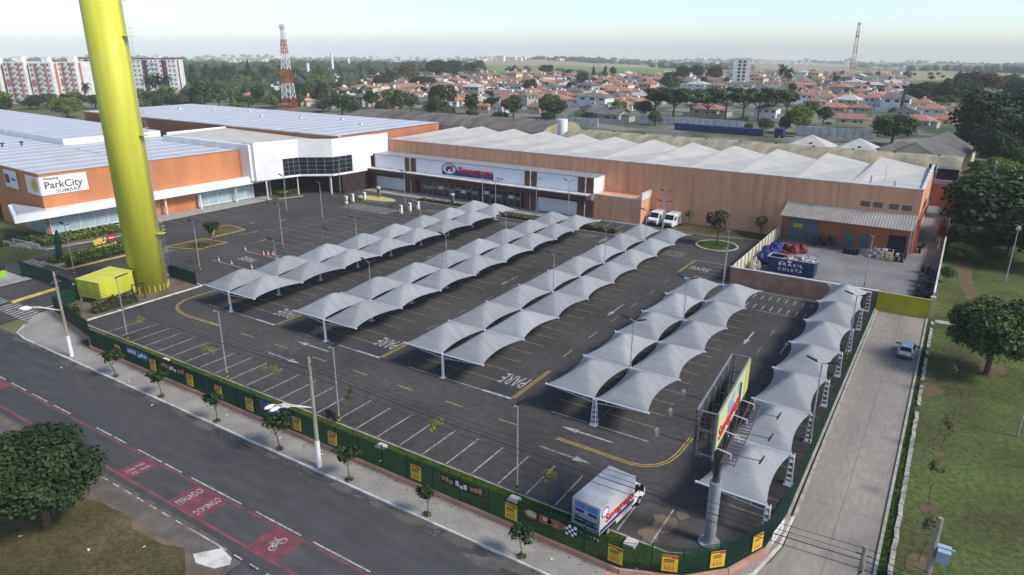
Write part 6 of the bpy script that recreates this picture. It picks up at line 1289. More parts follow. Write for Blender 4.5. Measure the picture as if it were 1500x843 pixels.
for k in range(90):
    b.m = rg.choice([0, 0, 1, 2]); x = rg.uniform(-1.2, 3.1); y = rg.uniform(-.95, .95); z = 1.4 + rg.uniform(0, .9) * (1 - abs(y) * .5); s = rg.uniform(.15, .42)
    q = [Vector((dx * s, dy * s * .8, dz * s * .5)) for dz in (-1, 1) for dx, dy in ((-1, -1), (1, -1), (1, 1), (-1, 1))]; M_ = Matrix.Rotation(rg.uniform(0, 3), 3, Vector((rg.random(), rg.random(), rg.random() + .1)).normalized())
    b.hexa([tuple(M_ @ v + Vector((x, y, z))) for v in q])
wm = part('waste_load', b, [card, white_d, w_grey], sk); wm['kind'] = 'stuff'
def heap(name, label, cat, x, y, lobes, m, seed):
    rg = random.Random(seed); t = thing(name, label, cat, (x, y, .15)); b = MB(); random.seed(seed)
    for cx, cy, rx, ry, h in lobes: b.ball((cx, cy, h * .3), (rx, ry, h * .75), 12, 8, .12)
    part('tarpaulin', b, m, t)
    b = MB()
    for cx, cy, rx, ry, h in lobes: b.tube([(cx - rx, cy, .1), (cx - rx * .5, cy, h * .85), (cx + rx * .5, cy, h * .95), (cx + rx, cy, .1)], .02, 4)
    part('rope', b, white_d, t)
heap('covered_pile', 'blue tarpaulin covered pile along the cream yard wall', 'pile', 51.6, 62, [(rx_, ry_, .75, .8, hh_) for rx_, ry_, hh_ in [(-.5, -4, 1.9), (.4, -3.5, 2.0), (0, -2.5, 2.1), (.6, -1.7, 1.8), (-.4, -1.2, 2.2), (.5, -.3, 2.1), (-.3, .6, 1.9), (.7, 1.2, 2.0), (.1, 2.1, 2.2), (.8, 3, 1.8), (-.2, 3.6, 1.9), (.5, 4.6, 1.7), (0, 5.4, 1.6)]], blue_t, 2)
heap('covered_pile', 'bright red covered pile behind the blue skip', 'pile', 54.0, 66.5, [(-.6, .2, .9, .9, 1.7), (.5, -.3, .9, 1.0, 1.6), (.2, 1.0, 1.0, .8, 1.8), (1.4, 1.6, .9, .8, 1.5), (1.0, 2.4, .8, .8, 1.4), (-.8, -1.8, 1.0, .8, .9), (.2, -2.3, .8, .6, .8)], red_t, 5)
heap('covered_pile', 'pale grey bundle pile between skip and red pile', 'pile', 56.2, 62.6, [(0, 0, 1.5, .9, 1.2), (1.3, .3, 1.0, .9, 1.1)], mat('bundle_grey', (.30, .33, .36), (.2, .22, .25), 2, .7), 6)
heap('sack_pile', 'white and brown sacks heaped in the yard wall corner', 'pile', 50.9, 54.5, [(0, 0, .6, .7, 1.5), (.6, .8, .6, .6, 1.3), (-.1, 1.3, .6, .6, 1.7)], mat('sack', (.5, .46, .4), (.2, .15, .12), 2.5, .9), 7)
def cage(name, label, cat, x, y, w, d, h, m1, m2, rz=0.):
    t = thing(name, label, cat, (x, y, .3), rz); b = MB()
    for a in (-w / 2, w / 2):
        for c in (-d / 2, d / 2): b.box(a - .03, c - .03, 0, a + .03, c + .03, h)
    for z in (.15, h / 2, h - .05):
        b.box(-w / 2, -d / 2 - .015, z, w / 2, -d / 2 + .015, z + .03); b.box(-w / 2, d / 2 - .015, z, w / 2, d / 2 + .015, z + .03); b.box(-w / 2 - .015, -d / 2, z, -w / 2 + .015, d / 2, z + .03); b.box(w / 2 - .015, -d / 2, z, w / 2 + .015, d / 2, z + .03)
    part('frame', b, m1, t); b = MB(); rg = random.Random(int(x * 7 + y))
    nx_, ny_, nz_ = max(1, int(w / .5)), max(1, int(d / .5)), max(1, int(h / .4))
    for i in range(nx_):
        for j in range(ny_):
            top = rg.randint(1, nz_)
            for k in range(top):
                xx = -w / 2 + (i + .5) * w / nx_; yy = -d / 2 + (j + .5) * d / ny_; b.m = rg.randint(0, len(m2) - 1); b.box(xx - .2, yy - .2, .1 + k * .38, xx + .2, yy + .2, .1 + k * .38 + .34)
    part('load', b, m2, t); return t
cage('roll_cage', 'dark roll cage trolley standing by the grey blue dock door', 'roll cage', 56.9, 74.6, 1.8, 1.0, 1.6, black, [black, grey_d])
cage('roll_cage', 'pair of grey roll cages by the grey blue dock door', 'roll cage', 58.6, 74.9, 1.0, 1.0, 1.7, grey_d, [grey_d, black])
cage('steel_bench', 'low black steel trolley in middle of the loading yard', 'trolley', 62.3, 71.6, 2.3, 1.1, 1.1, black, [black])
cage('pallet_stack', 'white crates on a pallet left of the yellow bin', 'crates', 65.4, 71.4, 1.3, 1.2, 1.1, galv, [white_d, grey_d])
cage('pallet_stack', 'grey boxes stacked by the dock wall', 'crates', 66.0, 74.3, 1.6, 1.1, 1.2, galv, [w_grey, white_d])
cage('wire_bin', 'white wire bin heaped with yellow and orange goods', 'bin', 67.6, 71.2, 1.4, 1.6, 1.6, white, [yel_s, yel_s, tile_o, white])
cage('crate_stack', 'blue black crates stacked right of the yellow bin', 'crates', 69.3, 71.2, 1.4, 1.3, 1.3, black, [navy, black, white_d])
cage('crate_stack', 'dark crates with red boxes under the dock canopy corner', 'crates', 69.2, 74.4, 2.0, 1.2, 1.7, black, [grey_d, logo_red, black])
cage('crate_stack', 'black and red crates beside the hall corner', 'crates', 71.3, 78.4, 1.1, 1.4, 1.3, black, [black, red_t, grey_d])
cage('crate_stack', 'dark crates in the alley behind hall corner', 'crates', 71.6, 82, 1.1, 1.3, 1.2, black, [black, grey_d])
cage('crate_stack', 'white bundles against the alley boundary wall', 'crates', 74.1, 84, .9, 2.6, 1.7, white_d, [white, white_d, w_grey])
cage('crate_stack', 'red crates against the yard boundary wall', 'crates', 73.2, 66.5, 1.3, 1.3, 1.5, black, [red_t, red_t, black])
cage('crate_stack', 'tall black crates against the yard boundary wall', 'crates', 74.2, 65.0, .9, 1.6, 1.7, black, [black])
cage('pallet_stack', 'row of black pallets nearest the yellow gate', 'pallets', 73.5, 55.5, 1.8, 4.2, 1.2, black, [black, grey_d, black])
cage('pallet_stack', 'dark pallets farther along the yard boundary wall', 'pallets', 73.5, 60.5, 1.8, 3.6, 1.3, black, [black, grey_d])
t = thing('brick_heap', 'long rusty brick heap along the alley wall', 'heap', (74.0, 95, .4)); b = MB(); random.seed(5)
for k in range(12): b.ball((0, -8 + 1.4 * k, .3), (.6, 1.0, .7), 8, 5, .2)
part('bricks', b, mat('rust_brick', (.24, .09, .05), (.14, .06, .04), 2, 1.), t)
# ------------------------------------------------------------------ trees
def trunk_mb(h, r, rng, limbs=4, spread=2., top=None):
    b = MB(); bend = (rng.uniform(-.3, .3), rng.uniform(-.3, .3)); P = [(0, 0, -.05), (bend[0] * .4, bend[1] * .4, h * .35), (bend[0], bend[1], h * .62)]
    b.tube(P, [r, r * .8, r * .6], 7)
    for k in range(limbs):
        a = 6.283 * k / limbs + rng.uniform(-.4, .4)
        s0 = Vector(P[1]).lerp(Vector(P[2]), rng.uniform(.3, 1)); e = Vector((math.cos(a) * spread, math.sin(a) * spread, (top or h) * rng.uniform(.7, .92)))
        b.tube([s0, s0.lerp(e, .5) + Vector((0, 0, -.1 * spread)), e], [r * .5, r * .32, r * .14], 5)
    return b
def tree(name, label, lobes, n, leaf, m, h, r, seed, loc=(0, 0, 0), group=None, limbs=5, spread=2., inner=.55, cat='tree'):
    rng = random.Random(seed); t = thing(name, label, cat, loc, 0, group)
    b = MB(); b.leaves(lobes, n, leaf, rng, inner=inner); part('crown', b, m, t)
    part('trunk', trunk_mb(h, r, rng, limbs, spread), bark, t); return t
def blob_lobes(rng, R_, Rz, cz, n, k=.55):
    L = [(0, 0, cz, R_ * .72, R_ * .72, Rz * .8)]
    for i in range(n):
        a = rng.uniform(0, 6.28); e = rng.uniform(-.5, .95); rr = math.sqrt(1 - e * e * .8)
        L.append((R_ * .62 * rr * math.cos(a), R_ * .62 * rr * math.sin(a), cz + Rz * .6 * e, R_ * k * rng.uniform(.6, .85), R_ * k * rng.uniform(.6, .85), Rz * k * rng.uniform(.6, .8)))
    return L
# prototypes about 10 m tall and 10 m wide
rng = random.Random(21)
PROTO = {}
for k in range(3): PROTO['r%d' % k] = tree('tree', 'x', blob_lobes(rng, 5, 4.2, 5.8, 9), 1500, .55, lf_green, 6, .35, 30 + k, spread=2.5)
for k in range(2): PROTO['d%d' % k] = tree('tree', 'x', blob_lobes(rng, 5, 4.6, 5.2, 14, .5), 5200, .30, lf_green, 6, .3, 40 + k, spread=2.5)
PROTO['f0'] = tree('tree', 'x', [(rng.uniform(-3.4, 3.4), rng.uniform(-3.4, 3.4), rng.uniform(6.2, 9.2), 2.3, 2.3, .75) for _ in range(15)], 2300, .42, lf_dark, 8.5, .35, 51, limbs=7, spread=3.4, inner=.3)
PROTO['f1'] = tree('tree', 'x', [(rng.uniform(-3.6, 3.6), rng.uniform(-3.4, 3.4), rng.uniform(5.8, 9.0), 2.2, 2.2, .8) for _ in range(15)], 2300, .42, lf_dark, 8.5, .35, 52, limbs=7, spread=3.4, inner=.3)
PROTO['t0'] = tree('tree', 'x', [(rng.uniform(-.6, .6), rng.uniform(-.6, .6), z, (10.5 - z) * .45 + .8, (10.5 - z) * .45 + .8, 1.3) for z in (2.2, 3.6, 5, 6.4, 7.8, 9.1)], 1300, .5, lf_green, 8, .25, 61, spread=1.5)
def palm_proto():
    t = thing('palm_tree', 'x', 'palm'); rg = random.Random(5); b = MB()
    for k in range(26):
        a = k * 2.4; el = rg.uniform(-.25, 1.1); L = rg.uniform(3.8, 5.0); p = Vector((0, 0, 8.0)); d = Vector((math.cos(a) * math.cos(el), math.sin(a) * math.cos(el), math.sin(el))); s = Vector((-math.sin(a), math.cos(a), 0))
        for i in range(6):
            q = p + d * (L / 6); w0 = .75 * (1 - abs(i - 2.5) / 4); 
            for sg in (-1, 1):
                b.poly([p, q, q + s * sg * w0 - Vector((0, 0, .35)), p + s * sg * w0 * .9 - Vector((0, 0, .3))])
            p = q; d = (d + Vector((0, 0, -.28))).normalized()
    part('crown', b, lf_dark, t); b = MB(); b.tube([(0, 0, 0), (.1, .05, 4), (0, 0, 8.0)], [.32, .24, .2], 7); part('trunk', b, conc_post, t); return t
PROTO['p'] = palm_proto()
PO = {k: Once(v) for k, v in PROTO.items()}
tname = ['mid green', 'dark green', 'light green', 'olive brown', 'rust crowned']
cnt = {}
def image_order(L): return sorted(range(len(L)), key=lambda i: math.atan2(L[i][0] - 74.7, L[i][1] + 50.35))
for n_, i in enumerate(image_order(TREES)):
    x, y, z, h, w, t = TREES[i]; tall = h > 1.45 * w
    d = math.hypot(x - 74.7, y + 50.35)
    kind = 't0' if tall else ('d%d' % (i % 2) if d < 330 or w > 16 else 'r%d' % (i % 3))
    band = 'just behind the sheds' if d < 360 else 'amid the nearer houses' if d < 480 else 'amid the farther houses' if d < 700 else 'at the far town edge'
    key = (tname[t], band, tall); cnt[key] = cnt.get(key, -1) + 1
    lab = '%s %s tree %s, %s of that kind from left' % (tname[t], 'tall narrow' if tall else 'rounded', band, ordn(cnt[key]))
    PO[kind].put((x, y, z), (i * 1.7) % 6.28, lab, 'town trees', (w / 10, w / 10, h / 10), {'leaf_green': LEAF[t]} if t else {'leaf_green': lf_green})
for k, (x, y, z, h, w, t) in enumerate(FLATS): PO['f%d' % (k % 2)].put((x, y, z), k * 1.1, 'flat topped dark street tree in the row behind the white wall, %s from left' % ordn(k), 'row of flat topped trees', (w / 9, w / 9, h / 9.8), {'leaf_dark': lf_green} if k % 3 == 2 else {'leaf_dark': lf_dark})
for n_, i in enumerate(image_order(PALMS)):
    x, y, z, h, w, t = PALMS[i]; PO['p'].put((x, y, z), i * .9, 'feathery dark palm with pale trunk, %s palm from the left' % ordn(n_), 'palm trees', (w / 9, w / 9, h / 9.5))
# park trees on the right
for k, (x, y, h, w, t, d) in enumerate([(81.8, 91, 13.5, 18, 1, 'widest dark round tree beside the alley boundary wall'), (87.5, 80, 11, 13, 1, 'dark round tree nearest the tall park lamp'), (79.6, 111, 10, 9, 1, 'dark tree overhanging the alley end'), (88, 108, 9, 10, 0, 'mid green park tree behind dark trees'), (85.0, 150, 8, 11, 2, 'bright light green bushy tree at the right edge'), (79.3, 142, 6, 9, 2, 'bright light green bush beside the grey sheds'), (83, 182, 13, 13, 1, 'dark tall tree behind the bright green bushes'), (95, 135, 11, 13, 0, 'mid green tree at right edge behind bright bush'), (88.5, 200, 16, 16, 1, 'large dark tree right of grey gabled shed'), (79.2, 85, 5.5, 10, 1, 'low dark tree under the widest dark tree, nearest the wall'), (84, 87, 7, 11, 1, 'low dark tree under the widest dark tree, farther from the wall'), (79.8, 100, 7, 10, 1, 'dense dark tree crowding the middle of the alley wall'), (85.5, 101, 9, 12, 1, 'dense dark tree behind the widest dark tree'), (79.0, 126, 5, 8, 0, 'mid green bush by the far alley wall'), (84.5, 124, 7, 10, 1, 'dark bushy tree below the bright green bushes'), (83, 203, 14, 15, 1, 'tall dark tree touching the grey gabled shed'), (78.2, 78.5, 3.2, 6.5, 0, 'loose low shrubby tree by the red earth path'), (76.0, 64.5, 2.6, 2.2, 0, 'small bushy shrub against the boundary wall')]):
    PO['d%d' % (k % 2)].put((x, y, 0), k * 1.3, d, 'park trees', (w / 10, w / 10, h / 10), {'leaf_green': LEAF[t]})
rng = random.Random(77)
tree('tree', 'big dense dark tree standing on the lawn right of the driveway', blob_lobes(rng, 4.9, 3.7, 4.9, 26, .42), 15000, .20, lf_green, 5.5, .32, 78, (80.9, 31.6, 0), None, 6, 2.6, .6)
tree('tree', 'dense dark round tree at lower left on the street verge', blob_lobes(rng, 4.7, 3.4, 4.2, 32, .42), 21000, .17, lf_dark, 5.0, .3, 79, (25.2, -33.6, .13), None, 6, 2.2, .62)
tree('tree', 'dark leaved tree with single trunk on the roundabout', blob_lobes(rng, 2.3, 2.0, 4.3, 10, .5), 2200, .22, leafmat('leaf_bronze', (.03, .032, .018), (.085, .075, .035)), 4.4, .2, 80, (42.2, 65.4, .15), None, 5, 1.3, .4)
tree('tree', 'small rounded tree against terracotta hall wall', blob_lobes(rng, 1.3, 1.2, 2.6, 6), 700, .2, lf_green, 2.6, .08, 81, (46.8, 75.0, .3), None, 4, .7, .4)
tree('tree', 'tiny yellowish sapling behind the right white van', blob_lobes(rng, .9, .9, 2.2, 5), 260, .17, lf_light, 2.2, .05, 82, (33.6, 75.4, .2), None, 4, .4, .3)
tree('tree', 'leafy dark young tree at the yellow edged traffic island', blob_lobes(rng, 1.5, 1.3, 3.5, 8), 1000, .2, lf_dark, 3.4, .09, 83, (-27.5, 17.0, .1), None, 5, .9, .35)
# street saplings
SO = []
for k in range(3):
    rg = random.Random(90 + k); L = [(rg.uniform(-.55, .55), rg.uniform(-.55, .55), 2.0 + rg.uniform(-.35, .45), .5, .5, .32) for _ in range(7)]
    SO.append(Once(tree('street_tree', 'x', L, 420, .17, lf_dark, 2.1, .045, 95 + k, limbs=5, spread=.6, inner=.2)))
for k, x in enumerate([6.4, 14.3, 22.8, 31.2, 39.2, 47.0, 55.0]):
    s = [1.15, 1.05, 1.15, 1.35, 1.1, .95, .95][k]
    SO[k % 3].put((x, -18.2, .14), k * 1.9, 'small dark street tree on the pavement, %s from the left' % ordn(k), 'street trees along the pavement', (s, s, s))
for k, x in enumerate([6.4, 14.3, 22.8, 31.2, 39.2, 47.0, 55.0]):
    b = MB(); b.leaves([(0, 0, .1, .32, .3, .22)], 60, .1, random.Random(k)); o = b.build('weed_tuft', lf_green); o.location = (x, -18.25, .14); tag(o, 'green weed tuft round the trunk of the %s street tree' % ordn(k), 'weeds', 'weed tufts under street trees')
YO = []
for k in range(2):
    rg = random.Random(190 + k); L = [(rg.uniform(-.4, .4), rg.uniform(-.4, .4), 2.5 + rg.uniform(-.8, .6), .45, .45, .4) for _ in range(6)]
    YO.append(Once(tree('young_tree', 'x', L, 330, .075, lf_yel, 2.5, .035, 195 + k, limbs=4, spread=.45, inner=.1)))
for k, (x, y) in enumerate([(.8, -11.9), (13.2, -12.3), (23.3, -12.3), (32.3, -11.2), (42.5, -11.6), (53.7, -12.3)]):
    YO[k % 2].put((x, y, .05), k * 2.1, 'thin yellowish young tree at head of the street side bays, %s from left' % ordn(k), 'young trees of the street side bays', None, {'leaf_yellow': lf_green} if k == 3 else {'leaf_yellow': lf_yel})
for k, (x, y, d) in enumerate([(-20.5, 10.5, 'bare thin young tree near the traffic cones'), (-15, 30, 'thin young tree with white painted foot in left bays'), (-26.5, 47, 'thin young tree in the farther left bays'), (-17.3, 49, 'spiky young palm like tree near ticket posts'), (-38.5, 37, 'thin young tree near shop windows')]):
    YO[k % 2].put((x, y, 0), k * 2.4, d, 'young trees of the left bays', (1, 1, 1.0), {'leaf_yellow': lf_olive})
for k, (x, y, d) in enumerate([(77.3, 3.2, 'leafless thin sapling in a bare earth ring, nearer one'), (77.6, 11.8, 'leafless thin sapling on lawn beside kerbstones, farther one'), (77.1, -4.2, 'leafless thin sapling near the transformer pole'), (77.8, 24.0, 'sparse green sapling left of big lawn tree')]):
    YO[k % 2].put((x, y, 0), k, d, 'saplings on the lawn', (.9, .9, 1.1), {'leaf_yellow': lf_olive})
def hedge(label, x0, y0, x1, y1, h, m, dens=22, leaf=.16, z=.14, rz=0., seed=0):
    t = thing('hedge', label, 'hedge', ((x0 + x1) / 2, (y0 + y1) / 2, z), rz); b = MB(); rg = random.Random(seed); w, d = x1 - x0, y1 - y0
    for _ in range(int(w * d * dens + (w + d) * 2 * h * dens * .6)):
        f = rg.random(); px, py = rg.uniform(-w / 2, w / 2), rg.uniform(-d / 2, d / 2); pz = h * (rg.uniform(.75, 1.08) if f < .55 else rg.uniform(.1, 1))
        if f > .55:
            if rg.random() < w / (w + d): py = d / 2 * rg.choice((-1, 1))
            else: px = w / 2 * rg.choice((-1, 1))
        nrm = Vector((rg.uniform(-.8, .8), rg.uniform(-.8, .8), rg.uniform(.3, 1))).normalized(); tt = nrm.orthogonal().normalized(); bb_ = nrm.cross(tt); s = leaf * rg.uniform(.6, 1.4); p = Vector((px, py, pz))
        b.poly([p - tt * s, p - bb_ * s * .7, p + tt * s, p + bb_ * s * .7])
    part('foliage', b, m, t)
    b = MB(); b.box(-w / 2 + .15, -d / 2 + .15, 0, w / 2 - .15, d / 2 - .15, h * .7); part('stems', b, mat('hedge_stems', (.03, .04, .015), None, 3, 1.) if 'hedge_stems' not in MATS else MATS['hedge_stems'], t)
hedge('broad green hedge bank below the white shop windows of mall', -55.0, 2.0, -50.4, 14.5, .9, lf_light, 16, .2, rz=R(-4), seed=1)
hedge('green hedge behind the yellow letter sign', -42.1, -2.2, -39.6, 11.5, .8, lf_light, 18, .18, seed=2)
hedge('narrow green hedge along yellow kerb left of yellow shed', -37.4, -1.8, -36.1, 11.5, .7, lf_green, 22, .18, seed=3)
hedge('low green hedge at foot of black glazed portal', -55.5, 51.5, -51.5, 56.0, .8, lf_light, 14, .2, seed=4)
hedge('dark green planting under the portal posts', -49, 64.5, -43.5, 67, .9, lf_green, 14, .2, seed=5)
hedge('straggly low hedge in the bed at second row end', -.2, 62.2, 8, 63.0, .7, lf_olive, 20, .18, seed=6)
hedge('straggly low hedge in the bed at third row end', 17, 62.2, 24.6, 63.3, .8, lf_olive, 20, .18, seed=7)
hedge('scattered green shrubs before the shop windows', -24, 65, -9, 66.4, .5, lf_olive, 6, .2, seed=8)
hedge('tall olive hedge in front of the yellow shed', -13.6, -10.2, -12.7, -4.6, 1.5, lf_olive, 30, .16, seed=9)
hedge('leafy climber at left fence corner', -16.4, -12.0, -13.9, -11.2, 1.2, lf_green, 24, .16, seed=10)
hedge('dark green planting at far left by mall', -61, -4, -57.5, 4, .8, lf_green, 12, .2, .01, seed=11)
hedge('dark shrub clump at left entrance edge', -56, -9, -50, -5.4, .6, lf_green, 10, .2, .01, seed=12)
def scatter_tufts(name, n, fn, m, s, seed, label=None):
    rg = random.Random(seed); b = MB()
    for _ in range(n):
        x, y, z = fn(rg)
        for _ in range(3):
            a = rg.uniform(0, 6.28); d = Vector((math.cos(a), math.sin(a), 0)) * s * .35; l = Vector((rg.uniform(-.4, .4), rg.uniform(-.4, .4), 1)) * s * rg.uniform(.5, 1.2); p = Vector((x + rg.uniform(-s, s), y + rg.uniform(-s, s), z)); b.poly([p - d, p + d, p + d * .3 + l])
    o = b.build(name, m); o['kind'] = 'stuff'; return o
scatter_tufts('lawn_tufts', 7000, lambda r: (75.5 + 26 * r.random() ** 1.3, -16 + 75 * r.random(), -.02), lf_light, .08, 1)
scatter_tufts('verge_tufts', 5000, lambda r: (8 + 30 * r.random(), -31 - 6.5 * r.random(), .13), lf_olive, .09, 2)
scatter_tufts('strip_tufts', 9000, lambda r: (lambda v: (-4 + 66 * r.random(), -12.7 - 3.2 * v, .16 + .32 * v))(r.random()), lf_light, .11, 3)
scatter_tufts('kerb_weeds', 900, lambda r: (74.95 + .4 * r.random(), -16 + 60 * r.random(), .02), lf_green, .13, 4)
def litter(name, pts, m, s):
    rg = random.Random(int(pts[0][0] * 10)); b = MB()
    for x, y, z in pts:
        for _ in range(3):
            a = rg.uniform(0, 3); p = Vector((x + rg.uniform(-s, s) * .5, y + rg.uniform(-s, s) * .5, z + .02 + rg.uniform(0, .05))); u = Vector((math.cos(a), math.sin(a), rg.uniform(-.3, .3))) * s * rg.uniform(.3, .7); v = Vector((-math.sin(a), math.cos(a), rg.uniform(-.3, .3))) * s * rg.uniform(.2, .5); b.poly([p - u - v, p + u - v, p + u + v, p - u + v])
    o = b.build(name, m); o['kind'] = 'stuff'
rg = random.Random(8)
litter('litter', [(rg.uniform(0, 62), -15.6 + rg.uniform(0, .5), .46) for _ in range(12)] + [(rg.uniform(0, 60), rg.uniform(-18.3, -16.4), .145) for _ in range(9)] + [(rg.uniform(-10, 60), rg.uniform(-24, -19), .01) for _ in range(3)] + [(rg.uniform(22, 38), rg.uniform(-36, -31), .15) for _ in range(6)], white, .13)
rg = random.Random(18); b = MB()
for _ in range(420):
    x = rg.uniform(-20, 62); y = -18.75 - abs(rg.gauss(0, .5)); s = rg.uniform(.03, .13); b.rect(x, y, x + s * 2, y + s, .014)
for _ in range(300):
    x = rg.uniform(-5, 62); y = -16.2 - abs(rg.gauss(0, .35)); s = rg.uniform(.03, .1); b.rect(x, y, x + s * 2, y + s, .152)
struct('leaf_debris', b, soil, 'stuff')
# ------------------------------------------------------------------ town houses
RM = [tile_o, tile_r, tile_g, tile_k, roof_w]; WMs = [w_white, w_cream, w_grey, w_peach, w_lilac]
rname = ['orange tiled', 'red tiled', 'grey roofed', 'khaki roofed', 'pale roofed']; wname = ['white', 'cream', 'grey', 'peach', 'lilac']
def house(kind):
    t = thing('house', 'x', 'house'); W_, D, H = 5., 4.2, 3.3
    if kind == 't': H = 6.0
    b = MB(); b.box(-W_, -D, 0, W_, D, H)
    if kind == 'g':
        for s in (-1, 1): b.poly([(-W_, s * D, H), (W_, s * D, H), (0, s * D, H + 2.0)])
    if kind == 's':
        for s in (-1, 1): b.poly([(s * W_, -D, H), (s * W_, D, H), (s * W_, 0, H + 1.7)])
    b.box(W_ + .05, -D * .4, 0, W_ + 2.2, D * .9, 2.6); b.box(-W_ - 1.2, -D - 2.8, 0, W_ + 2.4, -D - 2.65, 1.7)
    part('wall', b, w_white, t)
    b = MB(); e = .6; h2 = H + (2.0 if kind in 'hg' else 1.7)
    if kind in 'ht':
        q = [(-W_ - e, -D - e, H - .12), (W_ + e, -D - e, H - .12), (W_ + e, D + e, H - .12), (-W_ - e, D + e, H - .12)]; r0, r1 = (-W_ * .35, 0, h2), (W_ * .35, 0, h2)
        b.poly([q[0], q[1], r1, r0]); b.poly([q[1], q[2], r1]); b.poly([q[2], q[3], r0, r1]); b.poly([q[3], q[0], r0])
    elif kind == 'g':
        for s in (-1, 1): b.poly([(s * (W_ + e), -D - e, H - .2), (s * (W_ + e), D + e, H - .2), (0, D + e, h2 + .06), (0, -D - e, h2 + .06)][::s])
    else:
        for s in (-1, 1): b.poly([(-W_ - e, s * (D + e), H - .2), (W_ + e, s * (D + e), H - .2), (W_ + e, 0, h2 + .06), (-W_ - e, 0, h2 + .06)][::s])
    b.poly([(W_ - .1, -D * .5, 3.0), (W_ + 2.5, -D * .5, 2.55), (W_ + 2.5, D, 2.55), (W_ - .1, D, 3.0)])
    rf = part('roof', b, tile_o, t)
    b = MB(); b.box(-1.2, .4, H + .9, .1, 1.7, H + 3.1); part('tank_turret', b, w_white, rf)
    for x in (-3.1, .9) if kind != 't' else (-3.4, -.2, 3.0):
        b = MB(); z = 1.1 if kind != 't' else 4.0; b.box(x, -D - .05, z, x + 1.5, -D - .005, z + 1.2); part('window', b, win_m, t)
    b = MB(); b.box(3.3, -D - .05, 0, 4.3, -D - .005, 2.2); part('door', b, brown_l, t)
    b = MB(); b.box(W_ + .006 if kind == 't' else -W_ - .05, -1, 1.2, W_ + .05 if kind == 't' else -W_ - .005, .6, 2.3); part('window', b, win_m, t)
    return t
HP = {k: Once(house(k)) for k in 'hgst'}
cnt = {}
for n_, i in enumerate(image_order(HOUSES)):
    x, y, w, k, rf, wl = HOUSES[i]; d = math.hypot(x - 74.7, y + 50.35)
    band = 'in the nearest town rows' if d < 400 else 'in mid town' if d < 540 else 'in farther town rows' if d < 700 else 'at far town edge'
    key = (rf, wl, band); cnt[key] = cnt.get(key, -1) + 1
    rg = random.Random(i); s = min(max(w / 11.2, .55), 1.9); sy = min(s, 1.3) * rg.uniform(.9, 1.3); sz_ = rg.uniform(.9, 1.12) * (1.1 if s > 1.2 else 1)
    yaw = R(rg.choice([-9, -9, -6, 81, 14]) + rg.uniform(-3, 3)) if i > 90 else R(rg.uniform(-12, 6) - (20 if x < -200 else 0))
    HP[k].put((x, y, tz(x, y)), yaw, '%s %s house %s, %s of its kind from left' % (rname[rf], wname[wl], band, ordn(cnt[key])), 'houses of the town', (s, sy, sz_), {'tile_orange': RM[rf], 'house_white': WMs[wl]})
# white boundary walls and container row in front of the flat topped trees
for x0, x1, y, d in ((-52, -4, 250, 'long white wall below the flat topped trees'), (18, 46, 244, 'white wall right of the light green tree'), (-72, -58, 224, 'short white wall by the grey shed roof')):
    t = thing('boundary_wall', d, 'wall', (x0, y, 0)); b = MB(); b.box(0, 0, 0, x1 - x0, .3, 3.4); part('wall', b, white_d, t); b = MB()
    for k in range(int((x1 - x0) / 3)): b.box(3 * k, -.08, 0, 3 * k + .25, -.005, 3.5)
    part('pilasters', b, kerb_c, t)
for k in range(5):
    t = thing('freight_container', 'long dark blue freight container before the white wall, %s from left' % ordn(k), 'container', (-24 + 7.4 * k, 234 - .6 * k, 0), R(-3), 'containers before the white wall'); b = MB(); b.box(-3.4, -1.2, .2, 3.4, 1.2, 2.6)
    for i in range(16): b.box(-3.3 + .42 * i, -1.26, .3, -3.1 + .42 * i, -1.2, 2.5)
    part('body', b, blue_s if k % 2 == 0 else navy, t); b = MB(); b.box(3.4, -1.1, .3, 3.46, 1.1, 2.5); part('door', b, grey_d, t)
t = thing('lorry', 'parked lorry with raised blue cab right of the containers', 'lorry', (15.2, 230, 0), R(-10)); b = MB(); b.box(-1.8, -1.1, .7, 1.6, 1.1, 3.4); part('cab', b, blue_s, t); b = MB(); b.box(-1.5, -1.13, 2.1, 1.3, -1.105, 3.0); part('windscreen', b, carglass, t)
for xx in (-1.2, 1.1): b = MB(); b.tube([(xx, -1.1, .5), (xx, 1.1, .5)], .5, 12); part('wheel', b, rubber, t)
b = MB(); b.box(1.6, -.5, .6, 5.5, .5, .9); part('chassis', b, black, t)
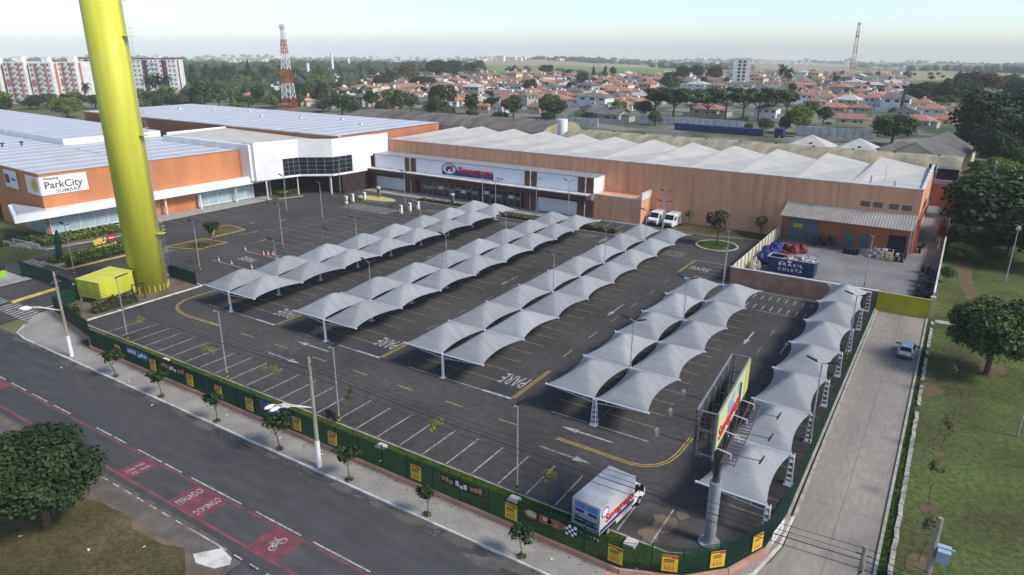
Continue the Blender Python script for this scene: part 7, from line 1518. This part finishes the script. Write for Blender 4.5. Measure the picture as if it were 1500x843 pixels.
# apartment blocks
block_win = glass('block_window', (.16, .17, .19), .3)
def block(x, y, h, w, label, style, rz):
    t = thing('apartment_block', label, 'apartment block', (x, y, 0), rz, 'apartment blocks on the left'); hw = w / 2; d = 7.
    acc = mat('block_red', (.46, .20, .16), None, 1, .8) if 'block_red' not in MATS else MATS['block_red']; mar = mat('block_maroon', (.12, .035, .05), None, 1, .8) if 'block_maroon' not in MATS else MATS['block_maroon']
    b = MB(); b.box(-hw, -d, 0, hw, d, h); part('wall', b, w_white, t)
    b = MB(); a = acc if style == 0 else mar
    for x0 in (-hw * .55, hw * .35): b.box(x0, -d - .12, 1, x0 + hw * .22, -d - .01, h - .5)
    b.box(-hw - .1, -d - .14, h * .45, -hw * .55 - .01, -d - .01, h * .55) if style == 0 else b.box(-hw - .2, -d - .2, h, hw + .2, d + .2, h + .5)
    b.box(hw + .01, -d * .6, 1, hw + .12, -d * .3, h - .5); part('accent_band', b, a, t)
    b = MB(); b.box(-1.8, -2, h + .01, 1.8, 2, h + 3.0); part('roof_tank', b, w_white, t)
    nf = 8; fh = h / nf; nc = max(3, int(w / 2.6))
    for f in range(nf):
        for c in range(nc):
            x0 = -hw + (c + .3) * w / nc; b = MB(); b.box(x0, -d - .18, f * fh + 1.0, x0 + 1.1, -d - .125, f * fh + 2.1)
            if len(t.children) < 94: part('window', b, block_win, t)
    for f in range(nf):
        b = MB(); b.box(-hw * .2, -d - .9, f * fh + .2, hw * .2, -d - .2, f * fh + 1.1); part('balcony', b, white_d, t)
ap = ['leftmost apartment block with red accents, cut by picture edge', 'second apartment block from left with red accents', 'third apartment block from left with red accents', 'fourth apartment block with red accents, nearest maroon roofed block', 'maroon roofed apartment block left of the yellow tower', 'wide maroon roofed apartment block right of the yellow tower']
for k, (x, y, h, w) in enumerate(MISC['apt']): block(x, y + 7, h, w * .92, ap[k], 0 if k < 4 else 1, R(30 if k < 4 else 38))
x, y, h, w = MISC['far'][0]; t = thing('apartment_block', 'white eight storey block with dark window columns beyond the town', 'apartment block', (x, y, 0), R(15)); b = MB(); b.box(-w / 2, -6, 0, w / 2, 6, 24); part('wall', b, w_white, t)
for c in range(2):
    for f in range(7): b = MB(); b.box(-3.2 + 4 * c, -6.1, 2 + 3 * f, -.8 + 4 * c, -6.01, 4 + 3 * f); part('window', b, win_m, t)
for k, (x, y, h, w) in enumerate(MISC['tanks']):
    t = thing('water_tower', 'slim white water tower among far trees, %s from left' % ordn(k), 'water tower', (x, y, tz(x, y)), 0, 'slim white water towers'); b = MB(); b.tube([(0, 0, 0), (0, 0, h * 1.15)], w * .55, 12); part('shaft', b, white, t); b = MB(); b.tube([(0, 0, h * 1.15), (0, 0, h * 1.2)], [w * .55, w * .2], 12); part('cap', b, white_d, t)
x, y, h, w = MISC['chim'][0]; t = thing('antenna_column', 'dark ivy clad slanting column with white antennas on top', 'antenna', (x, y, 0)); b = MB(); b.tube([(0, 0, 0), (1.0, 0, h)], [.7, .5], 8); b.leaves([(0.4, 0, h / 2, .9, .9, h / 2)], 260, .3, random.Random(2)); part('column', b, lf_dark, t); b = MB(); b.box(.2, -.5, h, .6, .5, h + 2.2); b.box(1.2, -.5, h, 1.6, .5, h + 2.2); part('antennas', b, white, t)
# lattice masts
def mast(label, x, y, h, w0, w1, m2, cat='radio mast', thick=.12, faint=False):
    t = thing('lattice_mast', label, cat, (x, y, 0), R(20)); n = int(h / 3.4); seg = []
    for mi in (0, 1):
        b = MB()
        for k in range(n):
            if (k // 2) % 2 != mi: continue
            z0, z1 = h * k / n, h * (k + 1) / n; a0 = w0 + (w1 - w0) * k / n; a1 = w0 + (w1 - w0) * (k + 1) / n
            c0 = [(s * a0 / 2, u * a0 / 2, z0) for s, u in ((-1, -1), (1, -1), (1, 1), (-1, 1))]; c1 = [(s * a1 / 2, u * a1 / 2, z1) for s, u in ((-1, -1), (1, -1), (1, 1), (-1, 1))]
            for i in range(4):
                j = (i + 1) % 4; b.tube([c0[i], c1[i]], thick, 4); b.tube([c0[i], c1[j]], thick * .6, 4); b.tube([c0[j], c1[i]], thick * .6, 4); b.tube([c1[i], c1[j]], thick * .6, 4)
        part('lattice', b, m2[mi], t)
    b = MB()
    for z in (h * .78, h * .97):
        for k in range(8): a = k * math.pi / 4; b.box(1.1 * math.cos(a) - .15, 1.1 * math.sin(a) - .15, z - 1, 1.1 * math.cos(a) + .15, 1.1 * math.sin(a) + .15, z + 1)
    b.tube([(0, 0, h), (0, 0, h + 3.5)], .06, 4); b.tube([(.5, 0, h), (.5, 0, h + 2)], .05, 4); part('antennas', b, white_d, t)
mred = mat('mast_red', (.50, .10, .05), None, 1, .6)
mast('red and white lattice telecom mast behind the left mall roof', -216, 194, 42, 5.6, 1.0, (mred, white), thick=.17)
t2 = mast('faint slender lattice mast beyond the town on the right', -27, 700, 55, 4.6, 1.6, (mred, white_d), thick=.16)
# ------------------------------------------------------------------ far woods
def wood(name, fn, n, seed, lab=None):
    rg = random.Random(seed); b = MB(); k = 0
    base = bmesh.new(); bmesh.ops.create_icosphere(base, subdivisions=1, radius=1); V = [v.co.copy() for v in base.verts]; Fc = [tuple(v.index for v in f.verts) for f in base.faces]; base.free()
    while k < n:
        p = fn(rg)
        if p is None: k += .02; continue
        x, y, r, hh = p; k += 1; i = len(b.v); z = tz(x, y)
        for v in V:
            j = rg.uniform(.75, 1.2); b.v.append((x + v.x * r * j, y + v.y * r * j, z + hh * .45 + v.z * hh * .55 * j))
        for f in Fc: b.f.append(tuple(i + q for q in f)); b.mi.append(0)
    o = b.build(name, lf_far); o['kind'] = 'stuff'
def far_fn(rg):
    a = R(rg.uniform(-73, 10)); d = 880 * math.exp(rg.uniform(0, 1.95)); x = 74.7 + d * math.sin(a); y = -50.35 + d * math.cos(a)
    for nm, t, P in FIELDS:
        if inside(x, y, P): return None
    s = math.sin(x / 170 + 1.5 * math.sin(y / 300)) + math.sin(y / 220 + x / 500)
    if s < (-.1 if a < R(-42) else .55 if d < 2600 else .2): return None
    r = rg.uniform(5, 11) * (1 + d / 5000); return (x, y, r, rg.uniform(7, 14) * (1 + d / 9000))
wood('far_wood', far_fn, 3600, 4)
def edge_fn(rg):
    a = R(rg.uniform(-70, 6)); d = rg.uniform(800, 1050); x = 74.7 + d * math.sin(a); y = -50.35 + d * math.cos(a)
    for nm, t, P in FIELDS:
        if inside(x, y, P): return None
    if a > R(-40) and rg.random() < .8: return None
    return (x, y, rg.uniform(3.5, 7), rg.uniform(6, 12))
wood('town_edge_wood', edge_fn, 150, 6)
def left_fn(rg):
    a = R(rg.uniform(-72, -44)); d = rg.uniform(430, 860); x = 74.7 + d * math.sin(a); y = -50.35 + d * math.cos(a)
    if d < 560 and a < R(-57): return None
    return (x, y, rg.uniform(2.8, 5.5), rg.uniform(5, 11))
wood('left_wood', left_fn, 520, 7)
rg = random.Random(12); b = MB()
for _ in range(260):
    a = R(rg.uniform(-72, 8)); d = rg.uniform(2600, 5200)
    if -.62 < a < -.3 and rg.random() < .4: d = rg.uniform(2300, 2700)
    x = 74.7 + d * math.sin(a); y = -50.35 + d * math.cos(a); z = tz(x, y); w = rg.uniform(8, 26); b.box(x, y, z, x + w, y + 10, z + rg.uniform(5, 16))
struct('far_town', b, w_white, 'stuff')
for k in PO: PO[k].done()
for q in SO + YO + [L1, L2, PLm, SP, CN, TK] + list(HP.values()) + list(pr.values()): q.done()

# ------------------------------------------------------------------ air
hz = MB(); hz.box(-5800, -400, -130, 1500, 5900, 62)
m = bpy.data.materials.new('haze'); m.use_nodes = True; nt = m.node_tree; nt.nodes.remove(nt.nodes['Principled BSDF'])
pv_ = nt.nodes.new('ShaderNodeVolumePrincipled'); pv_.inputs['Color'].default_value = (.95, .97, 1, 1); pv_.inputs['Density'].default_value = HAZE; pv_.inputs['Anisotropy'].default_value = -.2
nt.links.new(pv_.outputs['Volume'], nt.nodes['Material Output'].inputs['Volume'])
if HAZE > 0: struct('haze', hz, m, 'stuff')
# ------------------------------------------------------------------ light, sky, camera
SUN_EL, SUN_AZ = R(42), R(86)   # azimuth from +Y towards +X
w = bpy.data.worlds.new('World'); S.world = w; w.use_nodes = True; nt = w.node_tree
sky = nt.nodes.new('ShaderNodeTexSky'); sky.sky_type = 'NISHITA'; sky.sun_disc = False; sky.sun_elevation = SUN_EL; sky.sun_rotation = SUN_AZ; sky.air_density = AIR; sky.dust_density = DUST; sky.ozone_density = OZ; sky.altitude = 500
bg = nt.nodes['Background']; bg.inputs['Strength'].default_value = SKY_S
nt.links.new(sky.outputs['Color'], bg.inputs['Color'])
sl = bpy.data.lights.new('sun', 'SUN'); sl.energy = SUN_E; sl.angle = R(14); sl.color = (1, .95, .88)
so = bpy.data.objects.new('sun', sl); COL.objects.link(so)
dv = Vector((math.sin(SUN_AZ) * math.cos(SUN_EL), math.cos(SUN_AZ) * math.cos(SUN_EL), math.sin(SUN_EL)))
so.rotation_euler = dv.to_track_quat('Z', 'Y').to_euler(); so.location = dv * 100
cd = bpy.data.cameras.new('camera'); cam = bpy.data.objects.new('camera', cd); COL.objects.link(cam); S.camera = cam
cd.sensor_width = 36; cd.lens = 1019.43 * 36 / 1500; cd.clip_end = 30000; cd.clip_start = .5
fw = Vector((-0.50978544, 0.79583245, -0.32675604)); rt = Vector((0.84112981, 0.54081114, 0.00489454)); up = Vector((-0.18060854, 0.27234908, 0.94509605))
M = Matrix((rt, up, -fw)).transposed().to_4x4(); M.translation = Vector((74.70164717, -50.35416644, 32.013064)); cam.matrix_world = M
S.view_settings.view_transform = 'Standard'; S.view_settings.look = 'None'; S.view_settings.exposure = EXPO; S.view_settings.gamma = 1; S.view_settings.use_curve_mapping = False
S.cycles.volume_bounces = 3; S.cycles.max_bounces = 6; S.cycles.diffuse_bounces = 3; S.cycles.transparent_max_bounces = 8
